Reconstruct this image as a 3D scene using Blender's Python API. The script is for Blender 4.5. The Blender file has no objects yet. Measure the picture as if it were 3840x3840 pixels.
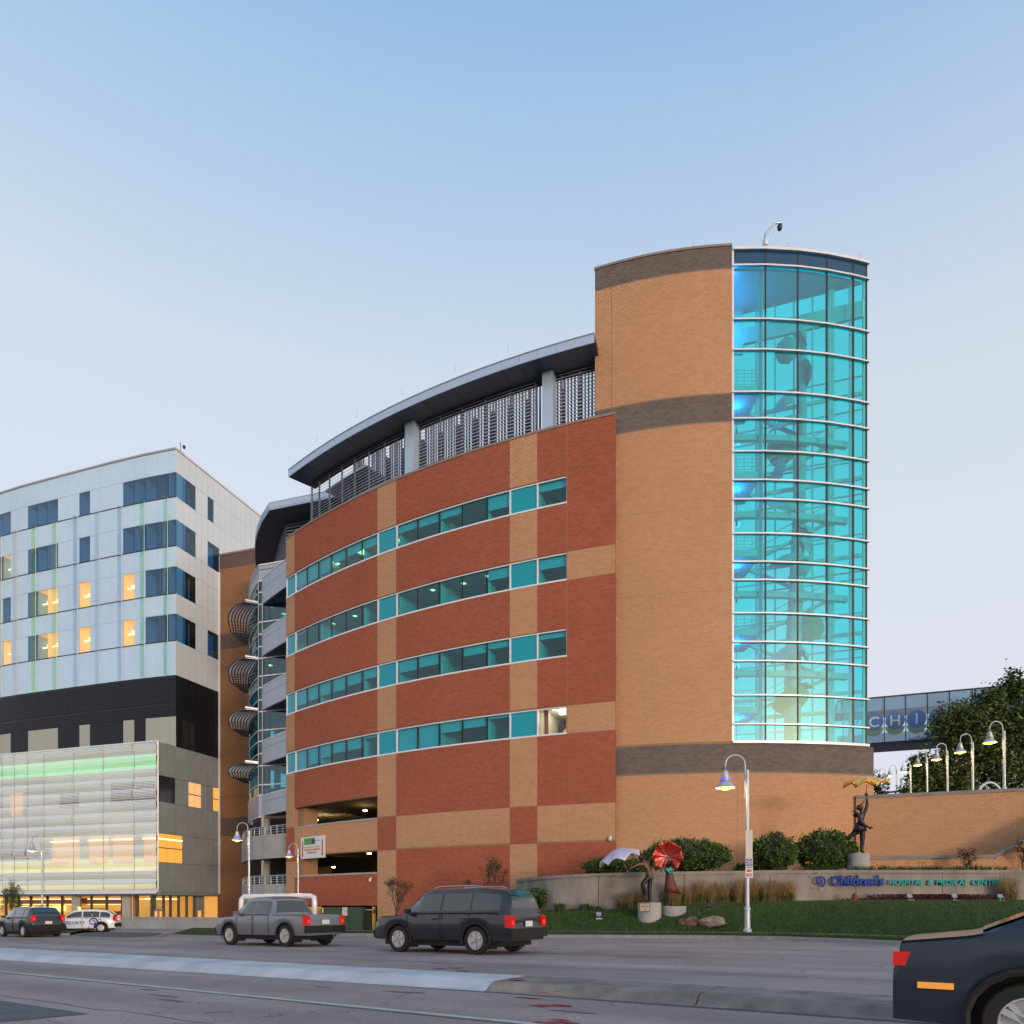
import bpy, math, random
import numpy as np
random.seed(7); rng = np.random.default_rng(7)
R_ = math.radians
S = bpy.context.scene
COL = S.collection
F, HZ, CX, CZ = 2700.0, 3396.0, 1920.0, 1.28      # focal length and horizon of the photo in its own pixels, eye height

# ------------------------------------------------------------------ camera, sky, sun, exposure
cam = bpy.data.cameras.new('camera'); camo = bpy.data.objects.new('camera', cam); COL.objects.link(camo)
camo.location = (0, 0, CZ); camo.rotation_euler = (math.pi/2, 0, 0)
cam.sensor_width = 36; cam.lens = 36*F/3840; cam.shift_y = (HZ-1920)/3840
cam.clip_start = 0.2; cam.clip_end = 6000
S.camera = camo
SUN_EL, SUN_AZ = 3.0, 150.0         # azimuth clockwise from +Y: low sun behind the photographer
wd = bpy.data.worlds.new('World'); S.world = wd; wd.use_nodes = True
nt = wd.node_tree; N = nt.nodes; L = nt.links
sk = N.new('ShaderNodeTexSky'); sk.sky_type = 'NISHITA'; sk.sun_disc = False
sk.sun_elevation = R_(SUN_EL); sk.sun_rotation = R_(SUN_AZ)
sep = N.new('ShaderNodeSeparateColor'); com = N.new('ShaderNodeCombineColor')
L.new(sk.outputs[0], sep.inputs[0])
for i, (p, a) in enumerate(((.55, 4.4), (.45, 5.87), (.20, 8.06))):     # film-like response of the dusk sky, channel by channel
    pw = N.new('ShaderNodeMath'); pw.operation = 'POWER'; pw.inputs[1].default_value = p
    ml = N.new('ShaderNodeMath'); ml.operation = 'MULTIPLY'; ml.inputs[1].default_value = a
    L.new(sep.outputs[i], pw.inputs[0]); L.new(pw.outputs[0], ml.inputs[0]); L.new(ml.outputs[0], com.inputs[i])
tcw = N.new('ShaderNodeTexCoord'); sxw = N.new('ShaderNodeSeparateXYZ'); L.new(tcw.outputs['Generated'], sxw.inputs[0])   # pale haze thickening towards the horizon, all round
hf = N.new('ShaderNodeValToRGB'); hc = N.new('ShaderNodeValToRGB')
for ramp, stops in ((hf, ((.0, (1, 1, 1)), (.358, (.95,)*3), (.588, (.72,)*3), (.695, (.38,)*3), (.80, (.02,)*3))), (hc, ((.0, (7.75, 7.55, 7.4)), (.26, (7.55, 7.7, 7.65)), (.45, (7.35, 7.7, 8.05)), (.7, (7.3, 7.8, 8.4))))):
    el = ramp.color_ramp.elements; el[0].position = stops[0][0]; el[0].color = (*stops[0][1], 1); el[1].position = stops[-1][0]; el[1].color = (*stops[-1][1], 1)
    for ps, cc in stops[1:-1]: q = el.new(ps); q.color = (*cc, 1)
    L.new(sxw.outputs[2], ramp.inputs[0])
hm = N.new('ShaderNodeMix'); hm.data_type = 'RGBA'; hm.blend_type = 'LIGHTEN'; hm.clamp_result = False
nzw = N.new('ShaderNodeTexNoise'); nzw.inputs['Scale'].default_value = 2.2; nzw.inputs['Detail'].default_value = 4; mpw = N.new('ShaderNodeMapping'); mpw.inputs['Scale'].default_value = (1, 1, 4); L.new(tcw.outputs['Generated'], mpw.inputs[0]); L.new(mpw.outputs[0], nzw.inputs[0])
nrw = N.new('ShaderNodeMapRange'); nrw.inputs[3].default_value = .86; nrw.inputs[4].default_value = 1.10; L.new(nzw.outputs[0], nrw.inputs[0]); mfw = N.new('ShaderNodeMath'); mfw.operation = 'MULTIPLY'; mfw.use_clamp = True; L.new(hf.outputs[0], mfw.inputs[0]); L.new(nrw.outputs[0], mfw.inputs[1])      # faint unevenness of the haze
L.new(mfw.outputs[0], hm.inputs[0]); L.new(com.outputs[0], hm.inputs[6]); L.new(hc.outputs[0], hm.inputs[7])
gs = N.new('ShaderNodeVectorMath'); gs.operation = 'SUBTRACT'; gs.inputs[1].default_value = (2.8, 2.9, 1.95); L.new(sk.outputs[0], gs.inputs[0])   # the sunset glow itself stays bright
gm_ = N.new('ShaderNodeVectorMath'); gm_.operation = 'MAXIMUM'; gm_.inputs[1].default_value = (0, 0, 0); L.new(gs.outputs[0], gm_.inputs[0])
ga_ = N.new('ShaderNodeVectorMath'); ga_.operation = 'MULTIPLY_ADD'; ga_.inputs[1].default_value = (3.1, 3.6, 5.2); L.new(gm_.outputs[0], ga_.inputs[0]); L.new(hm.outputs[2], ga_.inputs[2])
L.new(ga_.outputs[0], N['Background'].inputs[0]); N['Background'].inputs[1].default_value = 0.10
sun = bpy.data.lights.new('sun', 'SUN'); sun.energy = 1.3; sun.angle = R_(10); sun.color = (1, .93, .86)
suno = bpy.data.objects.new('sun', sun); COL.objects.link(suno)
_el = R_(SUN_EL)
sd = (math.sin(R_(SUN_AZ))*math.cos(_el), math.cos(R_(SUN_AZ))*math.cos(_el), math.sin(_el))
from mathutils import Vector, Matrix, Euler
suno.rotation_euler = Vector(sd).to_track_quat('Z', 'Y').to_euler()
vs = S.view_settings; vs.view_transform = 'Standard'; vs.look = 'None'; vs.gamma = 1; vs.exposure = 0.0; vs.use_curve_mapping = False
S.cycles.use_denoising = True; S.cycles.max_bounces = 7; S.cycles.diffuse_bounces = 3; S.cycles.glossy_bounces = 3
S.cycles.transmission_bounces = 4; S.cycles.transparent_max_bounces = 16; S.cycles.caustics_reflective = False; S.cycles.caustics_refractive = False
S.cycles.sample_clamp_indirect = 4

# ------------------------------------------------------------------ small helpers
def W(x, y, z):                       # photo pixel at depth z -> place in the world
    return Vector(((x-CX)/F*z, z, (HZ-y)/F*z + CZ))
def PX(x, z): return (x-CX)/F*z
def HT(y, z): return (HZ-y)/F*z + CZ
UX, UY = -.8235, .567                 # along the road (to the left and away)
def road_z(X, Y): return -0.0103*max(-70, min(110, X*UX+Y*UY))
def G(x, y, up=0.0):                  # photo pixel on the sloping road plane
    dx, dz = (x-CX)/F, (HZ-y)/F
    t = (-CZ+up)/(dz + 0.0103*(dx*UX+UY))
    return Vector((dx*t, t, CZ+dz*t))
def tag(o, label=None, cat=None, group=None, kind=None):
    if label: o['label'] = label
    if cat: o['category'] = cat
    if group: o['group'] = group
    if kind: o['kind'] = kind
    return o
def empty(name, loc=(0, 0, 0), rz=0, **k):
    o = bpy.data.objects.new(name, None); COL.objects.link(o); o.location = loc; o.rotation_euler = (0, 0, rz)
    return tag(o, **k)
def link(name, me, mat=None, parent=None, **k):
    o = bpy.data.objects.new(name, me); COL.objects.link(o)
    if mat is not None and not me.materials: me.materials.append(mat)
    if parent is not None: o.parent = parent
    return tag(o, **k)
class MB:
    def __init__(s): s.v = []; s.f = []; s.uv = None
    def add(s, vs_, fs):
        n = len(s.v); s.v += [tuple(p) for p in vs_]; s.f += [tuple(i+n for i in f) for f in fs]; return s
    def quad(s, a, b, c, d): return s.add((a, b, c, d), ((0, 1, 2, 3),))
    def box(s, c, sz, rz=0, m=None):
        x, y, z = sz[0]/2, sz[1]/2, sz[2]/2
        ps = [Vector((i*x, j*y, k*z)) for k in (-1, 1) for j in (-1, 1) for i in (-1, 1)]
        if m is not None: ps = [m @ p for p in ps]
        elif rz:
            ca, sa = math.cos(rz), math.sin(rz); ps = [Vector((p.x*ca-p.y*sa, p.x*sa+p.y*ca, p.z)) for p in ps]
        c = Vector(c)
        return s.add([p+c for p in ps], ((0, 2, 3, 1), (4, 5, 7, 6), (0, 1, 5, 4), (2, 6, 7, 3), (0, 4, 6, 2), (1, 3, 7, 5)))
    def bar(s, a, b, w, h):            # box from a to b, width w (sideways), height h
        a, b = Vector(a), Vector(b); d = (b-a); ln = d.length
        if ln < 1e-6: return s
        d /= ln; side = d.cross(Vector((0, 0, 1)))
        if side.length < 1e-4: side = Vector((1, 0, 0))
        side.normalize(); up = side.cross(d)
        ps = []
        for p in (a, b):
            for j in (-1, 1):
                for k in (-1, 1): ps.append(p+side*(j*w/2)+up*(k*h/2))
        return s.add(ps, ((0, 1, 3, 2), (4, 6, 7, 5), (0, 4, 5, 1), (2, 3, 7, 6), (0, 2, 6, 4), (1, 5, 7, 3)))
    def prism(s, poly, z0, z1):
        n = len(poly)
        z0s = z0 if hasattr(z0, '__len__') else [z0]*n; z1s = z1 if hasattr(z1, '__len__') else [z1]*n
        vs_ = [(p[0], p[1], z) for p, z in zip(poly, z0s)]+[(p[0], p[1], z) for p, z in zip(poly, z1s)]
        fs = [tuple(range(n-1, -1, -1)), tuple(range(n, 2*n))]+[(i, (i+1) % n, n+(i+1) % n, n+i) for i in range(n)]
        return s.add(vs_, fs)
    def tube(s, pts, r, n=8, cap=True):
        pts = [Vector(p) for p in pts]; rs = r if hasattr(r, '__len__') else [r]*len(pts)
        base = len(s.v); prev = None
        for i, p in enumerate(pts):
            d = (pts[min(i+1, len(pts)-1)]-pts[max(i-1, 0)])
            d = d.normalized() if d.length > 1e-9 else Vector((0, 0, 1))
            if prev is None:
                a = d.cross(Vector((0, 0, 1)))
                if a.length < 1e-3: a = d.cross(Vector((1, 0, 0)))
            else:
                a = prev - d*prev.dot(d)
                if a.length < 1e-4: a = d.cross(Vector((1, 0, 0)))
            a.normalize(); prev = a; b = d.cross(a)
            for k in range(n):
                t = 2*math.pi*k/n; s.v.append(tuple(p+a*(rs[i]*math.cos(t))+b*(rs[i]*math.sin(t))))
        for i in range(len(pts)-1):
            for k in range(n):
                s.f.append((base+i*n+k, base+i*n+(k+1) % n, base+(i+1)*n+(k+1) % n, base+(i+1)*n+k))
        if cap:
            s.f.append(tuple(base+k for k in range(n-1, -1, -1))); m = base+(len(pts)-1)*n; s.f.append(tuple(m+k for k in range(n)))
        return s
    def lathe(s, prof, n=16, c=(0, 0, 0), cap=True):
        base = len(s.v)
        for r, z in prof:
            for k in range(n):
                t = 2*math.pi*k/n; s.v.append((c[0]+r*math.cos(t), c[1]+r*math.sin(t), c[2]+z))
        for i in range(len(prof)-1):
            for k in range(n): s.f.append((base+i*n+k, base+i*n+(k+1) % n, base+(i+1)*n+(k+1) % n, base+(i+1)*n+k))
        if cap: s.f.append(tuple(base+k for k in range(n-1, -1, -1))); m = base+(len(prof)-1)*n; s.f.append(tuple(m+k for k in range(n)))
        return s
    def grid(s, rows):                 # rows of equally long point lists
        base = len(s.v); w = len(rows[0])
        for r in rows: s.v += [tuple(p) for p in r]
        for i in range(len(rows)-1):
            for j in range(w-1): s.f.append((base+i*w+j, base+i*w+j+1, base+(i+1)*w+j+1, base+(i+1)*w+j))
        return s
    def mesh(s, name, mat=None, smooth=False):
        me = bpy.data.meshes.new(name); me.from_pydata(s.v, [], s.f)
        if mat is not None: me.materials.append(mat)
        if smooth: me.polygons.foreach_set('use_smooth', [True]*len(me.polygons))
        me.update(); return me
    def build(s, name, mat, parent=None, smooth=False, **k): return link(name, s.mesh(name, mat, smooth), None, parent, **k)
def copy_tree(o, parent=None):
    c = o.copy(); COL.objects.link(c); c.parent = parent
    for ch in list(o.children): copy_tree(ch, c)
    return c

# ------------------------------------------------------------------ materials
MATS = {}
def pmat(name, col, rough=.6, metal=0, spec=.5, coat=0, emit=None, es=0, noise=0, nscale=8, bump=0, bscale=40, rndattr=False, alpha=1, sub=None, detail=4):
    m = bpy.data.materials.new(name); m.use_nodes = True; t = m.node_tree; b = t.nodes['Principled BSDF']
    b.inputs['Base Color'].default_value = (*col, 1); b.inputs['Roughness'].default_value = rough; b.inputs['Metallic'].default_value = metal
    b.inputs['Specular IOR Level'].default_value = spec; b.inputs['Coat Weight'].default_value = coat
    b.inputs['Coat Roughness'].default_value = .05
    if emit: b.inputs['Emission Color'].default_value = (*emit, 1); b.inputs['Emission Strength'].default_value = es
    tc = None; src = None
    if noise or bump:
        tc = t.nodes.new('ShaderNodeTexCoord')
    if rndattr:
        at = t.nodes.new('ShaderNodeAttribute'); at.attribute_name = 'rnd'
        cr = t.nodes.new('ShaderNodeValToRGB'); e = cr.color_ramp.elements
        cols = rndattr; e[0].color = (*cols[0], 1); e[1].color = (*cols[-1], 1)
        for i, c in enumerate(cols[1:-1]):
            q = e.new((i+1)/(len(cols)-1)); q.color = (*c, 1)
        t.links.new(at.outputs['Fac'], cr.inputs[0]); src = cr.outputs[0]
    if noise:
        no = t.nodes.new('ShaderNodeTexNoise'); no.inputs['Scale'].default_value = nscale; no.inputs['Detail'].default_value = detail
        t.links.new(tc.outputs['Object'], no.inputs['Vector'])
        mr = t.nodes.new('ShaderNodeMapRange'); mr.inputs[1].default_value = .25; mr.inputs[2].default_value = .75
        mr.inputs[3].default_value = 1-noise; mr.inputs[4].default_value = 1+noise
        t.links.new(no.outputs[0], mr.inputs[0])
        mx = t.nodes.new('ShaderNodeMix'); mx.data_type = 'RGBA'; mx.blend_type = 'MULTIPLY'; mx.inputs[0].default_value = 1
        if src is not None: t.links.new(src, mx.inputs[6])
        else: mx.inputs[6].default_value = (*col, 1)
        t.links.new(mr.outputs[0], mx.inputs[7]); src = mx.outputs[2]
    if src is not None: t.links.new(src, b.inputs['Base Color'])
    if bump:
        nb = t.nodes.new('ShaderNodeTexNoise'); nb.inputs['Scale'].default_value = bscale; nb.inputs['Detail'].default_value = 5
        t.links.new(tc.outputs['Object'], nb.inputs['Vector'])
        bp = t.nodes.new('ShaderNodeBump'); bp.inputs['Strength'].default_value = bump; bp.inputs['Distance'].default_value = .02
        t.links.new(nb.outputs[0], bp.inputs['Height']); t.links.new(bp.outputs[0], b.inputs['Normal'])
    MATS[name] = m; return m
def gmat(name, tint, refl=.12, rough=.0, edge=.5):
    """thin tinted pane: straight-through tint plus a mirror that grows at grazing angles"""
    m = bpy.data.materials.new(name); m.use_nodes = True; t = m.node_tree; t.nodes.clear()
    out = t.nodes.new('ShaderNodeOutputMaterial'); tr = t.nodes.new('ShaderNodeBsdfTransparent'); tr.inputs[0].default_value = (*tint, 1)
    gl = t.nodes.new('ShaderNodeBsdfGlossy'); gl.inputs['Roughness'].default_value = rough
    lw = t.nodes.new('ShaderNodeLayerWeight'); lw.inputs[0].default_value = .5
    mr = t.nodes.new('ShaderNodeMapRange'); mr.inputs[3].default_value = refl; mr.inputs[4].default_value = edge
    pf = t.nodes.new('ShaderNodeMath'); pf.operation = 'POWER'; pf.inputs[1].default_value = 3; t.links.new(lw.outputs['Facing'], pf.inputs[0]); t.links.new(pf.outputs[0], mr.inputs[0])
    ms = t.nodes.new('ShaderNodeMixShader'); t.links.new(mr.outputs[0], ms.inputs[0]); t.links.new(tr.outputs[0], ms.inputs[1]); t.links.new(gl.outputs[0], ms.inputs[2])
    t.links.new(ms.outputs[0], out.inputs[0]); MATS[name] = m; return m
def emat(name, col, st): return pmat(name, (.02, .02, .02), emit=col, es=st)
M = MATS
RED = [(.315, .090, .051), (.338, .101, .057), (.350, .107, .061), (.365, .115, .067)]
TAN = [(.455, .256, .142), (.478, .272, .152), (.492, .283, .160), (.508, .296, .170)]
DRK = [(.122, .103, .096), (.142, .121, .114), (.158, .135, .128)]
pmat('red_brick', RED[1], .85, spec=.3, rndattr=RED, noise=.06, nscale=.25); pmat('tan_brick', TAN[1], .85, spec=.3, rndattr=TAN, noise=.045, nscale=.22)
pmat('dark_brick', DRK[1], .85, spec=.3, rndattr=DRK, noise=.08, nscale=.5)
pmat('red_mortar', (.27, .10, .06), .95); pmat('tan_mortar', (.30, .175, .105), .95); pmat('dark_mortar', (.22, .185, .165), .95)
pmat('coping_stone', (.24, .20, .18), .8, noise=.1, nscale=2); pmat('white_metal', (.72, .74, .78), .35, metal=.2, coat=.2)
pmat('grey_metal', (.36, .41, .48), .38, metal=.5); pmat('soffit_metal', (.085, .10, .14), .45, metal=.3); pmat('fascia_metal', (.42, .54, .68), .34, metal=.35)
pmat('panel_metal', (.40, .42, .48), .36, metal=.5); pmat('slat_metal', (.52, .55, .62), .45, metal=.2); pmat('dark_metal', (.03, .033, .04), .45, metal=.4)
pmat('frame_dark', (.018, .016, .016), .5); pmat('galvanised', (.30, .34, .40), .42, metal=.6)
pmat('spandrel_cyan', (.0, .30, .40), .2, spec=.4, coat=.08); pmat('spandrel_navy', (.006, .05, .12), .12, coat=.5)
gmat('pane_teal', (.22, .86, .92), .06, 0, .5); gmat('pane_cyan', (.10, .955, .975), .15, 0, .4); gmat('pane_back', (.75, .955, .95), .02, 0, .2)
gmat('pane_clear', (.92, .94, .94), .03, 0, .3); gmat('pane_blue', (.45, .74, .90), .08, 0, .45); gmat('pane_bow', (.17, .60, .66), .10, 0, .6)
pmat('blind', (.62, .66, .64), .8); pmat('room_wall', (.6, .6, .56), .9); pmat('room_dark', (.05, .05, .05), .9); pmat('ceiling_tile', (.6, .6, .56), .9)
emat('light_warm', (1, .78, .38), 3.2); emat('light_white', (1, .86, .58), 2.2); emat('light_ceiling', (1, .16, .07), 12); pmat('joint_dark', (.05, .035, .028), .95); emat('light_blue', (.05, .4, 1.0), 6.0); emat('garage_lamp', (1, .60, .18), 30)
emat('lamp_glow', (1, .50, .09), 4.0); emat('amber_room', (1, .46, .07), 1.0); emat('amber_strip', (1, .62, .16), 3.0); emat('taillight_on', (1, .015, .01), 1.3)
pmat('taillight', (.30, .006, .006), .2, coat=.6, emit=(1, .01, .005), es=.28); emat('amber_light', (1, .42, .05), 14)
pmat('concrete', (.215, .205, .195), .9, noise=.16, nscale=1.2, bump=.25, bscale=30); pmat('concrete_light', (.33, .335, .33), .9, noise=.14, nscale=.9, bump=.2, bscale=25)
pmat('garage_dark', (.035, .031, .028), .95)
pmat('bronze', (.040, .026, .018), .42, metal=.55, noise=.3, nscale=6); pmat('bronze_blue', (.018, .018, .040), .45, metal=.45, noise=.25, nscale=8)
pmat('bronze_brown', (.085, .055, .032), .45, metal=.5, noise=.25, nscale=7); pmat('bronze_rust', (.115, .034, .022), .5, metal=.35, noise=.2, nscale=5)
pmat('patina', (.03, .30, .28), .4, metal=.5, noise=.2, nscale=9); pmat('trouser_bronze', (.013, .014, .022), .5, metal=.4)

# ------------------------------------------------------------------ curved walls: circles in plan
class Arc:
    def __init__(s, cx, cy, r): s.c = Vector((cx, cy)); s.r = r
    def ang(s, px, dr=0):              # angle where the sight line through photo column px meets the circle
        d = Vector(((px-CX)/F, 1)); r = s.r+dr
        a = d.dot(d); b = -2*d.dot(s.c); c = s.c.dot(s.c)-r*r
        t = (-b-math.sqrt(max(0, b*b-4*a*c)))/(2*a); p = d*t-s.c
        return math.atan2(p.y, p.x) % (2*math.pi)
    def pt(s, th, dr=0, z=0): return Vector((s.c.x+(s.r+dr)*math.cos(th), s.c.y+(s.r+dr)*math.sin(th), z))
    def slab(s, mb, t0, t1, z0, z1, d0, d1, step=.9):      # solid curved block between radii r+d0 (inner) and r+d1 (outer)
        n = max(1, int(abs(t1-t0)*s.r/step)); base = len(mb.v)
        z1s = z1 if callable(z1) else (lambda t: z1)
        for i in range(n+1):
            t = t0+(t1-t0)*i/n
            for d in (d1, d0):
                mb.v.append(tuple(s.pt(t, d, z0))); mb.v.append(tuple(s.pt(t, d, z1s(t))))
        for i in range(n):
            a = base+4*i; b = a+4
            mb.f += [(a, b, b+1, a+1), (a+2, a+3, b+3, b+2), (a+1, b+1, b+3, a+3), (a, a+2, b+2, b)]
        a = base; mb.f.append((a, a+1, a+3, a+2)); a = base+4*n; mb.f.append((a, a+2, a+3, a+1)); return mb
BL, BH, BJ = .32, .132, .011           # brick length and course height with joint
def brick_rows(place, s0, s1, z0, z1, out, tone, zbase=0.0):
    """lay a running bond over a wall patch, s along the wall; place(s) -> (x, y, heading of the wall)"""
    k = math.ceil((z0-zbase)/BH-1e-6)
    while zbase+k*BH < z1-.02:
        a0 = max(z0, zbase+k*BH); a1 = min(z1, zbase+(k+1)*BH)
        off = (k % 2)*BL/2; j = math.floor((s0-off)/BL)
        while off+j*BL < s1-.02:
            b0 = max(s0, off+j*BL); b1 = min(s1, off+(j+1)*BL)
            if b1-b0 > .05: out.append(((b0+b1)/2, (a0+a1)/2, b1-b0-BJ, a1-a0-BJ, tone))
            j += 1
        k += 1
def build_bricks(place, cells, parent, own=300, proud=.012, key=None):
    """nearest ones as single bricks sharing meshes, the rest as one mass per tone"""
    rows = []
    for (s, z, l, h, tone) in cells:
        x, y, hd = place(s); rows.append((x, y, z, hd, l, h, tone))
    full = [i for i, r in enumerate(rows) if abs(r[4]-(BL-BJ)) < .002 and abs(r[5]-(BH-BJ)) < .002]
    full.sort(key=key and (lambda i: key(rows[i])) or (lambda i: rows[i][0]**2+rows[i][1]**2+(rows[i][2]-CZ)**2*1.0))
    single = set(full[:own])
    cache = {}
    for n_, i in enumerate(full[:own]):
        x, y, z, hd, l, h, tone = rows[i]; kk = (tone, n_ % 4)
        if kk not in cache:
            mb = MB().box((0, -.03+proud, 0), (l, .06, h)); me = mb.mesh('brick', M[tone+'_brick'])
            at = me.attributes.new('rnd', 'FLOAT', 'FACE'); at.data.foreach_set('value', [(.12, .38, .62, .85)[n_ % 4]]*len(me.polygons)); cache[kk] = me
        o = link('brick', cache[kk], None, parent); o.location = (x, y, z); o.rotation_euler = (0, 0, hd)
    for tone in sorted(set(r[6] for r in rows)):
        rr = np.array([r[:6] for i, r in enumerate(rows) if r[6] == tone and i not in single])
        if not len(rr): continue
        n = len(rr); ca, sa = np.cos(rr[:, 3]), np.sin(rr[:, 3])
        tx = np.array([-1, 1, 1, -1, -1, 1, 1, -1])*.5; tz = np.array([-1, -1, 1, 1, -1, -1, 1, 1])*.5; ty = np.array([1, 1, 1, 1, -1, -1, -1, -1])
        dy = np.where(ty > 0, proud, -.04)
        lx = rr[:, 4:5]*tx; lz = rr[:, 5:6]*tz
        X = rr[:, 0:1]+lx*ca[:, None]-dy*sa[:, None]; Y = rr[:, 1:2]+lx*sa[:, None]+dy*ca[:, None]; Z = rr[:, 2:3]+lz
        V = np.stack([X, Y, Z], -1).reshape(-1, 3)
        q = np.array([[0, 1, 2, 3], [0, 4, 5, 1], [3, 2, 6, 7], [0, 3, 7, 4], [1, 5, 6, 2]])
        Fc = (np.arange(n)[:, None, None]*8+q).reshape(-1, 4)
        me = bpy.data.meshes.new('brick_field'); me.vertices.add(len(V)); me.vertices.foreach_set('co', V.ravel())
        me.loops.add(Fc.size); me.loops.foreach_set('vertex_index', Fc.ravel()); me.polygons.add(len(Fc))
        me.polygons.foreach_set('loop_start', np.arange(len(Fc))*4); me.polygons.foreach_set('loop_total', np.full(len(Fc), 4))
        me.update(calc_edges=True); me.shade_flat(); at = me.attributes.new('rnd', 'FLOAT', 'FACE'); at.data.foreach_set('value', np.repeat(rng.random(n), 5))
        link('brick_field', me, M[tone+'_brick'], parent, kind='stuff')

# ------------------------------------------------------------------ curved brick building
A0 = Arc(26.261, 106.132, 64.34)       # its street front
bld = empty('medical_building', A0.pt(A0.ang(1700)), label='curved red and tan brick medical building with teal ribbon windows', cat='building')
def P0(o): o.matrix_parent_inverse = Matrix.Translation(-bld.location); return o
def bput(mb, name, mat, parent=None, **k):
    o = mb.build(name, M[mat], parent or bld, **k)
    if parent is None: P0(o)
    else: o.matrix_parent_inverse = Matrix.Identity(4)
    return o
th = A0.ang
zs = lambda px, y: HT(y, A0.pt(th(px)).y)          # height of a photo row on the front at column px
TOP = zs(2120, 1597)
ROWS = [(zs(2122, a), zs(2122, b)) for a, b in ((1784, 1888), (2071, 2177), (2357, 2463), (2647, 2753))]
BT, BB = zs(2018, 3023), zs(2018, 3163)            # tan belt low on the wall
GT1, GS1, GT2, GS2 = zs(1416, 2986), zs(1416, 3066), zs(1416, 3190), zs(1416, 3270)
WB = zs(1416, 3396); GB = -1.2
xL, xA0, xA1, xB0, xB1, xC, xE = 1073, 1105, 1415.5, 1486, 1912, 2015, 2126
xEnd = 2307
tl = {k: th(v) for k, v in dict(L=xL, a=xA0, b=xA1, c=xB0, d=xB1, e=xC, f=xE, g=xEnd).items()}
patches = []                                        # (column from, to, z0, z1, tone)
r1, r2, r3, r4 = ROWS
def col(c0, c1, spans):
    for z0, z1, tone in spans: patches.append((tl[c0], tl[c1], z0, z1, tone))
gaps = [(r1[0], TOP), (r2[0], r1[1]), (r3[0], r2[1]), (r4[0], r3[1])]
LT = zs(1090, 3105); LB = zs(1090, 3232)
col('L', 'a', [(a, b, 'tan') for a, b in gaps]+[(LT, r4[1], 'tan'), (LB, LT, 'red'), (GB, LB, 'tan')])
col('a', 'b', [(a, b, 'red') for a, b in gaps]+[(GT1, r4[1], 'red'), (GT2, GS1-.14, 'tan'), (WB, GS2-.14, 'red')])
col('b', 'c', [(a, b, 'tan') for a, b in gaps]+[(BT, r4[1], 'tan'), (BB, BT, 'red'), (GB, BB, 'tan')])
col('c', 'd', [(a, b, 'red') for a, b in gaps]+[(BT, r4[1], 'red'), (BB, BT, 'tan'), (GB, BB, 'red')])
col('d', 'e', [(a, b, 'tan') for a, b in gaps]+[(BT, r4[1], 'tan'), (BB, BT, 'red'), (GB, BB, 'tan')])
col('e', 'f', [(a, b, 'red') for a, b in gaps]+[(BT, r4[1], 'red'), (BB, BT, 'tan'), (GB, BB, 'red')])
col('f', 'g', [(r2[0], TOP, 'red'), (r2[1], r2[0], 'tan'), (r4[0], r2[1], 'red'), (r4[1], r4[0], 'tan'), (BT, r4[1], 'red'), (BB, BT, 'tan'), (GB, BB, 'red')])
place0 = lambda s: (*A0.pt(s/A0.r)[:2], s/A0.r+math.pi/2)
# heading so that local +y looks out of the wall
def place_arc(A): return lambda s: (A.pt(s/A.r).x, A.pt(s/A.r).y, s/A.r-math.pi/2)
cells = []; backs = {}
for a, b, z0, z1, tone in patches:
    brick_rows(None, a*A0.r, b*A0.r, z0, z1, cells, tone)
    mb = MB(); A0.slab(mb, a, b, z0, z1, -.34, 0); bput(mb, 'wall', tone+'_mortar')
class _Hold: pass
def bricks_for(place, cells, root, own=300, key=None):
    before = set(bpy.data.objects); build_bricks(place, cells, root, own, key=key)
    for o in bpy.data.objects:
        if o not in before: o.matrix_parent_inverse = Matrix.Translation(-root.location)
bricks_for(place_arc(A0), cells, bld)
# movement joint lines and coping
mb = MB(); A0.slab(mb, tl['f']-.0004, tl['f']+.0004, r4[1], TOP, .0, .016); bput(mb, 'movement_joint', 'tan_mortar')
for zz, a, b in ((zs(2300, 2913), 'c', 'g'), (zs(2200, 2330), 'e', 'g'), (zs(2200, 1751), 'f', 'g')):
    mb = MB(); A0.slab(mb, tl[a], tl[b], zz-.012, zz+.012, -.01, .0125); bput(mb, 'movement_joint', 'joint_dark')
mb = MB(); A0.slab(mb, tl['L']-.001, tl['g'], TOP, TOP+.16, -.5, .06); bput(mb, 'coping', 'coping_stone')
mb = MB(); A0.slab(mb, tl['a'], tl['b'], GS1-.14, GS1, -.5, .05); A0.slab(mb, tl['a'], tl['b'], GS2-.14, GS2, -.5, .05); bput(mb, 'parapet_cap', 'concrete_light')
# ribbon windows
cuts = [1073, 1106.5, 1147, 1190.5, 1239, 1293, 1353, 1415.5, 1486, 1562, 1643, 1730, 1822, 1912, 2015, 2126]
kinds = ['s', 'v', 'v', 'v', 'v', 'v', 'v', 's', 'v', 'v', 'v', 'v', 'v', 's', 'v']
frm = MB(); lit = {(0, 2): 1, (0, 3): 1, (0, 4): 1, (0, 5): 1, (3, 14): 2}
blinds = {0: {1: .75, 2: .72, 3: .68, 4: .45, 5: .4, 6: .4, 8: .3, 9: .35, 10: .3, 12: .55, 14: .3}, 1: {1: .1, 12: .4, 14: .4},
          2: {1: .7, 2: .65, 3: .6, 4: .6, 5: .5, 6: .4, 8: .5, 9: .45, 11: .35, 12: .25, 14: .2}, 3: {1: 1, 2: .8, 3: .6, 4: .5, 5: .5, 6: .1, 8: 1, 9: 1, 10: .42, 11: .35, 12: .1}}
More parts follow.
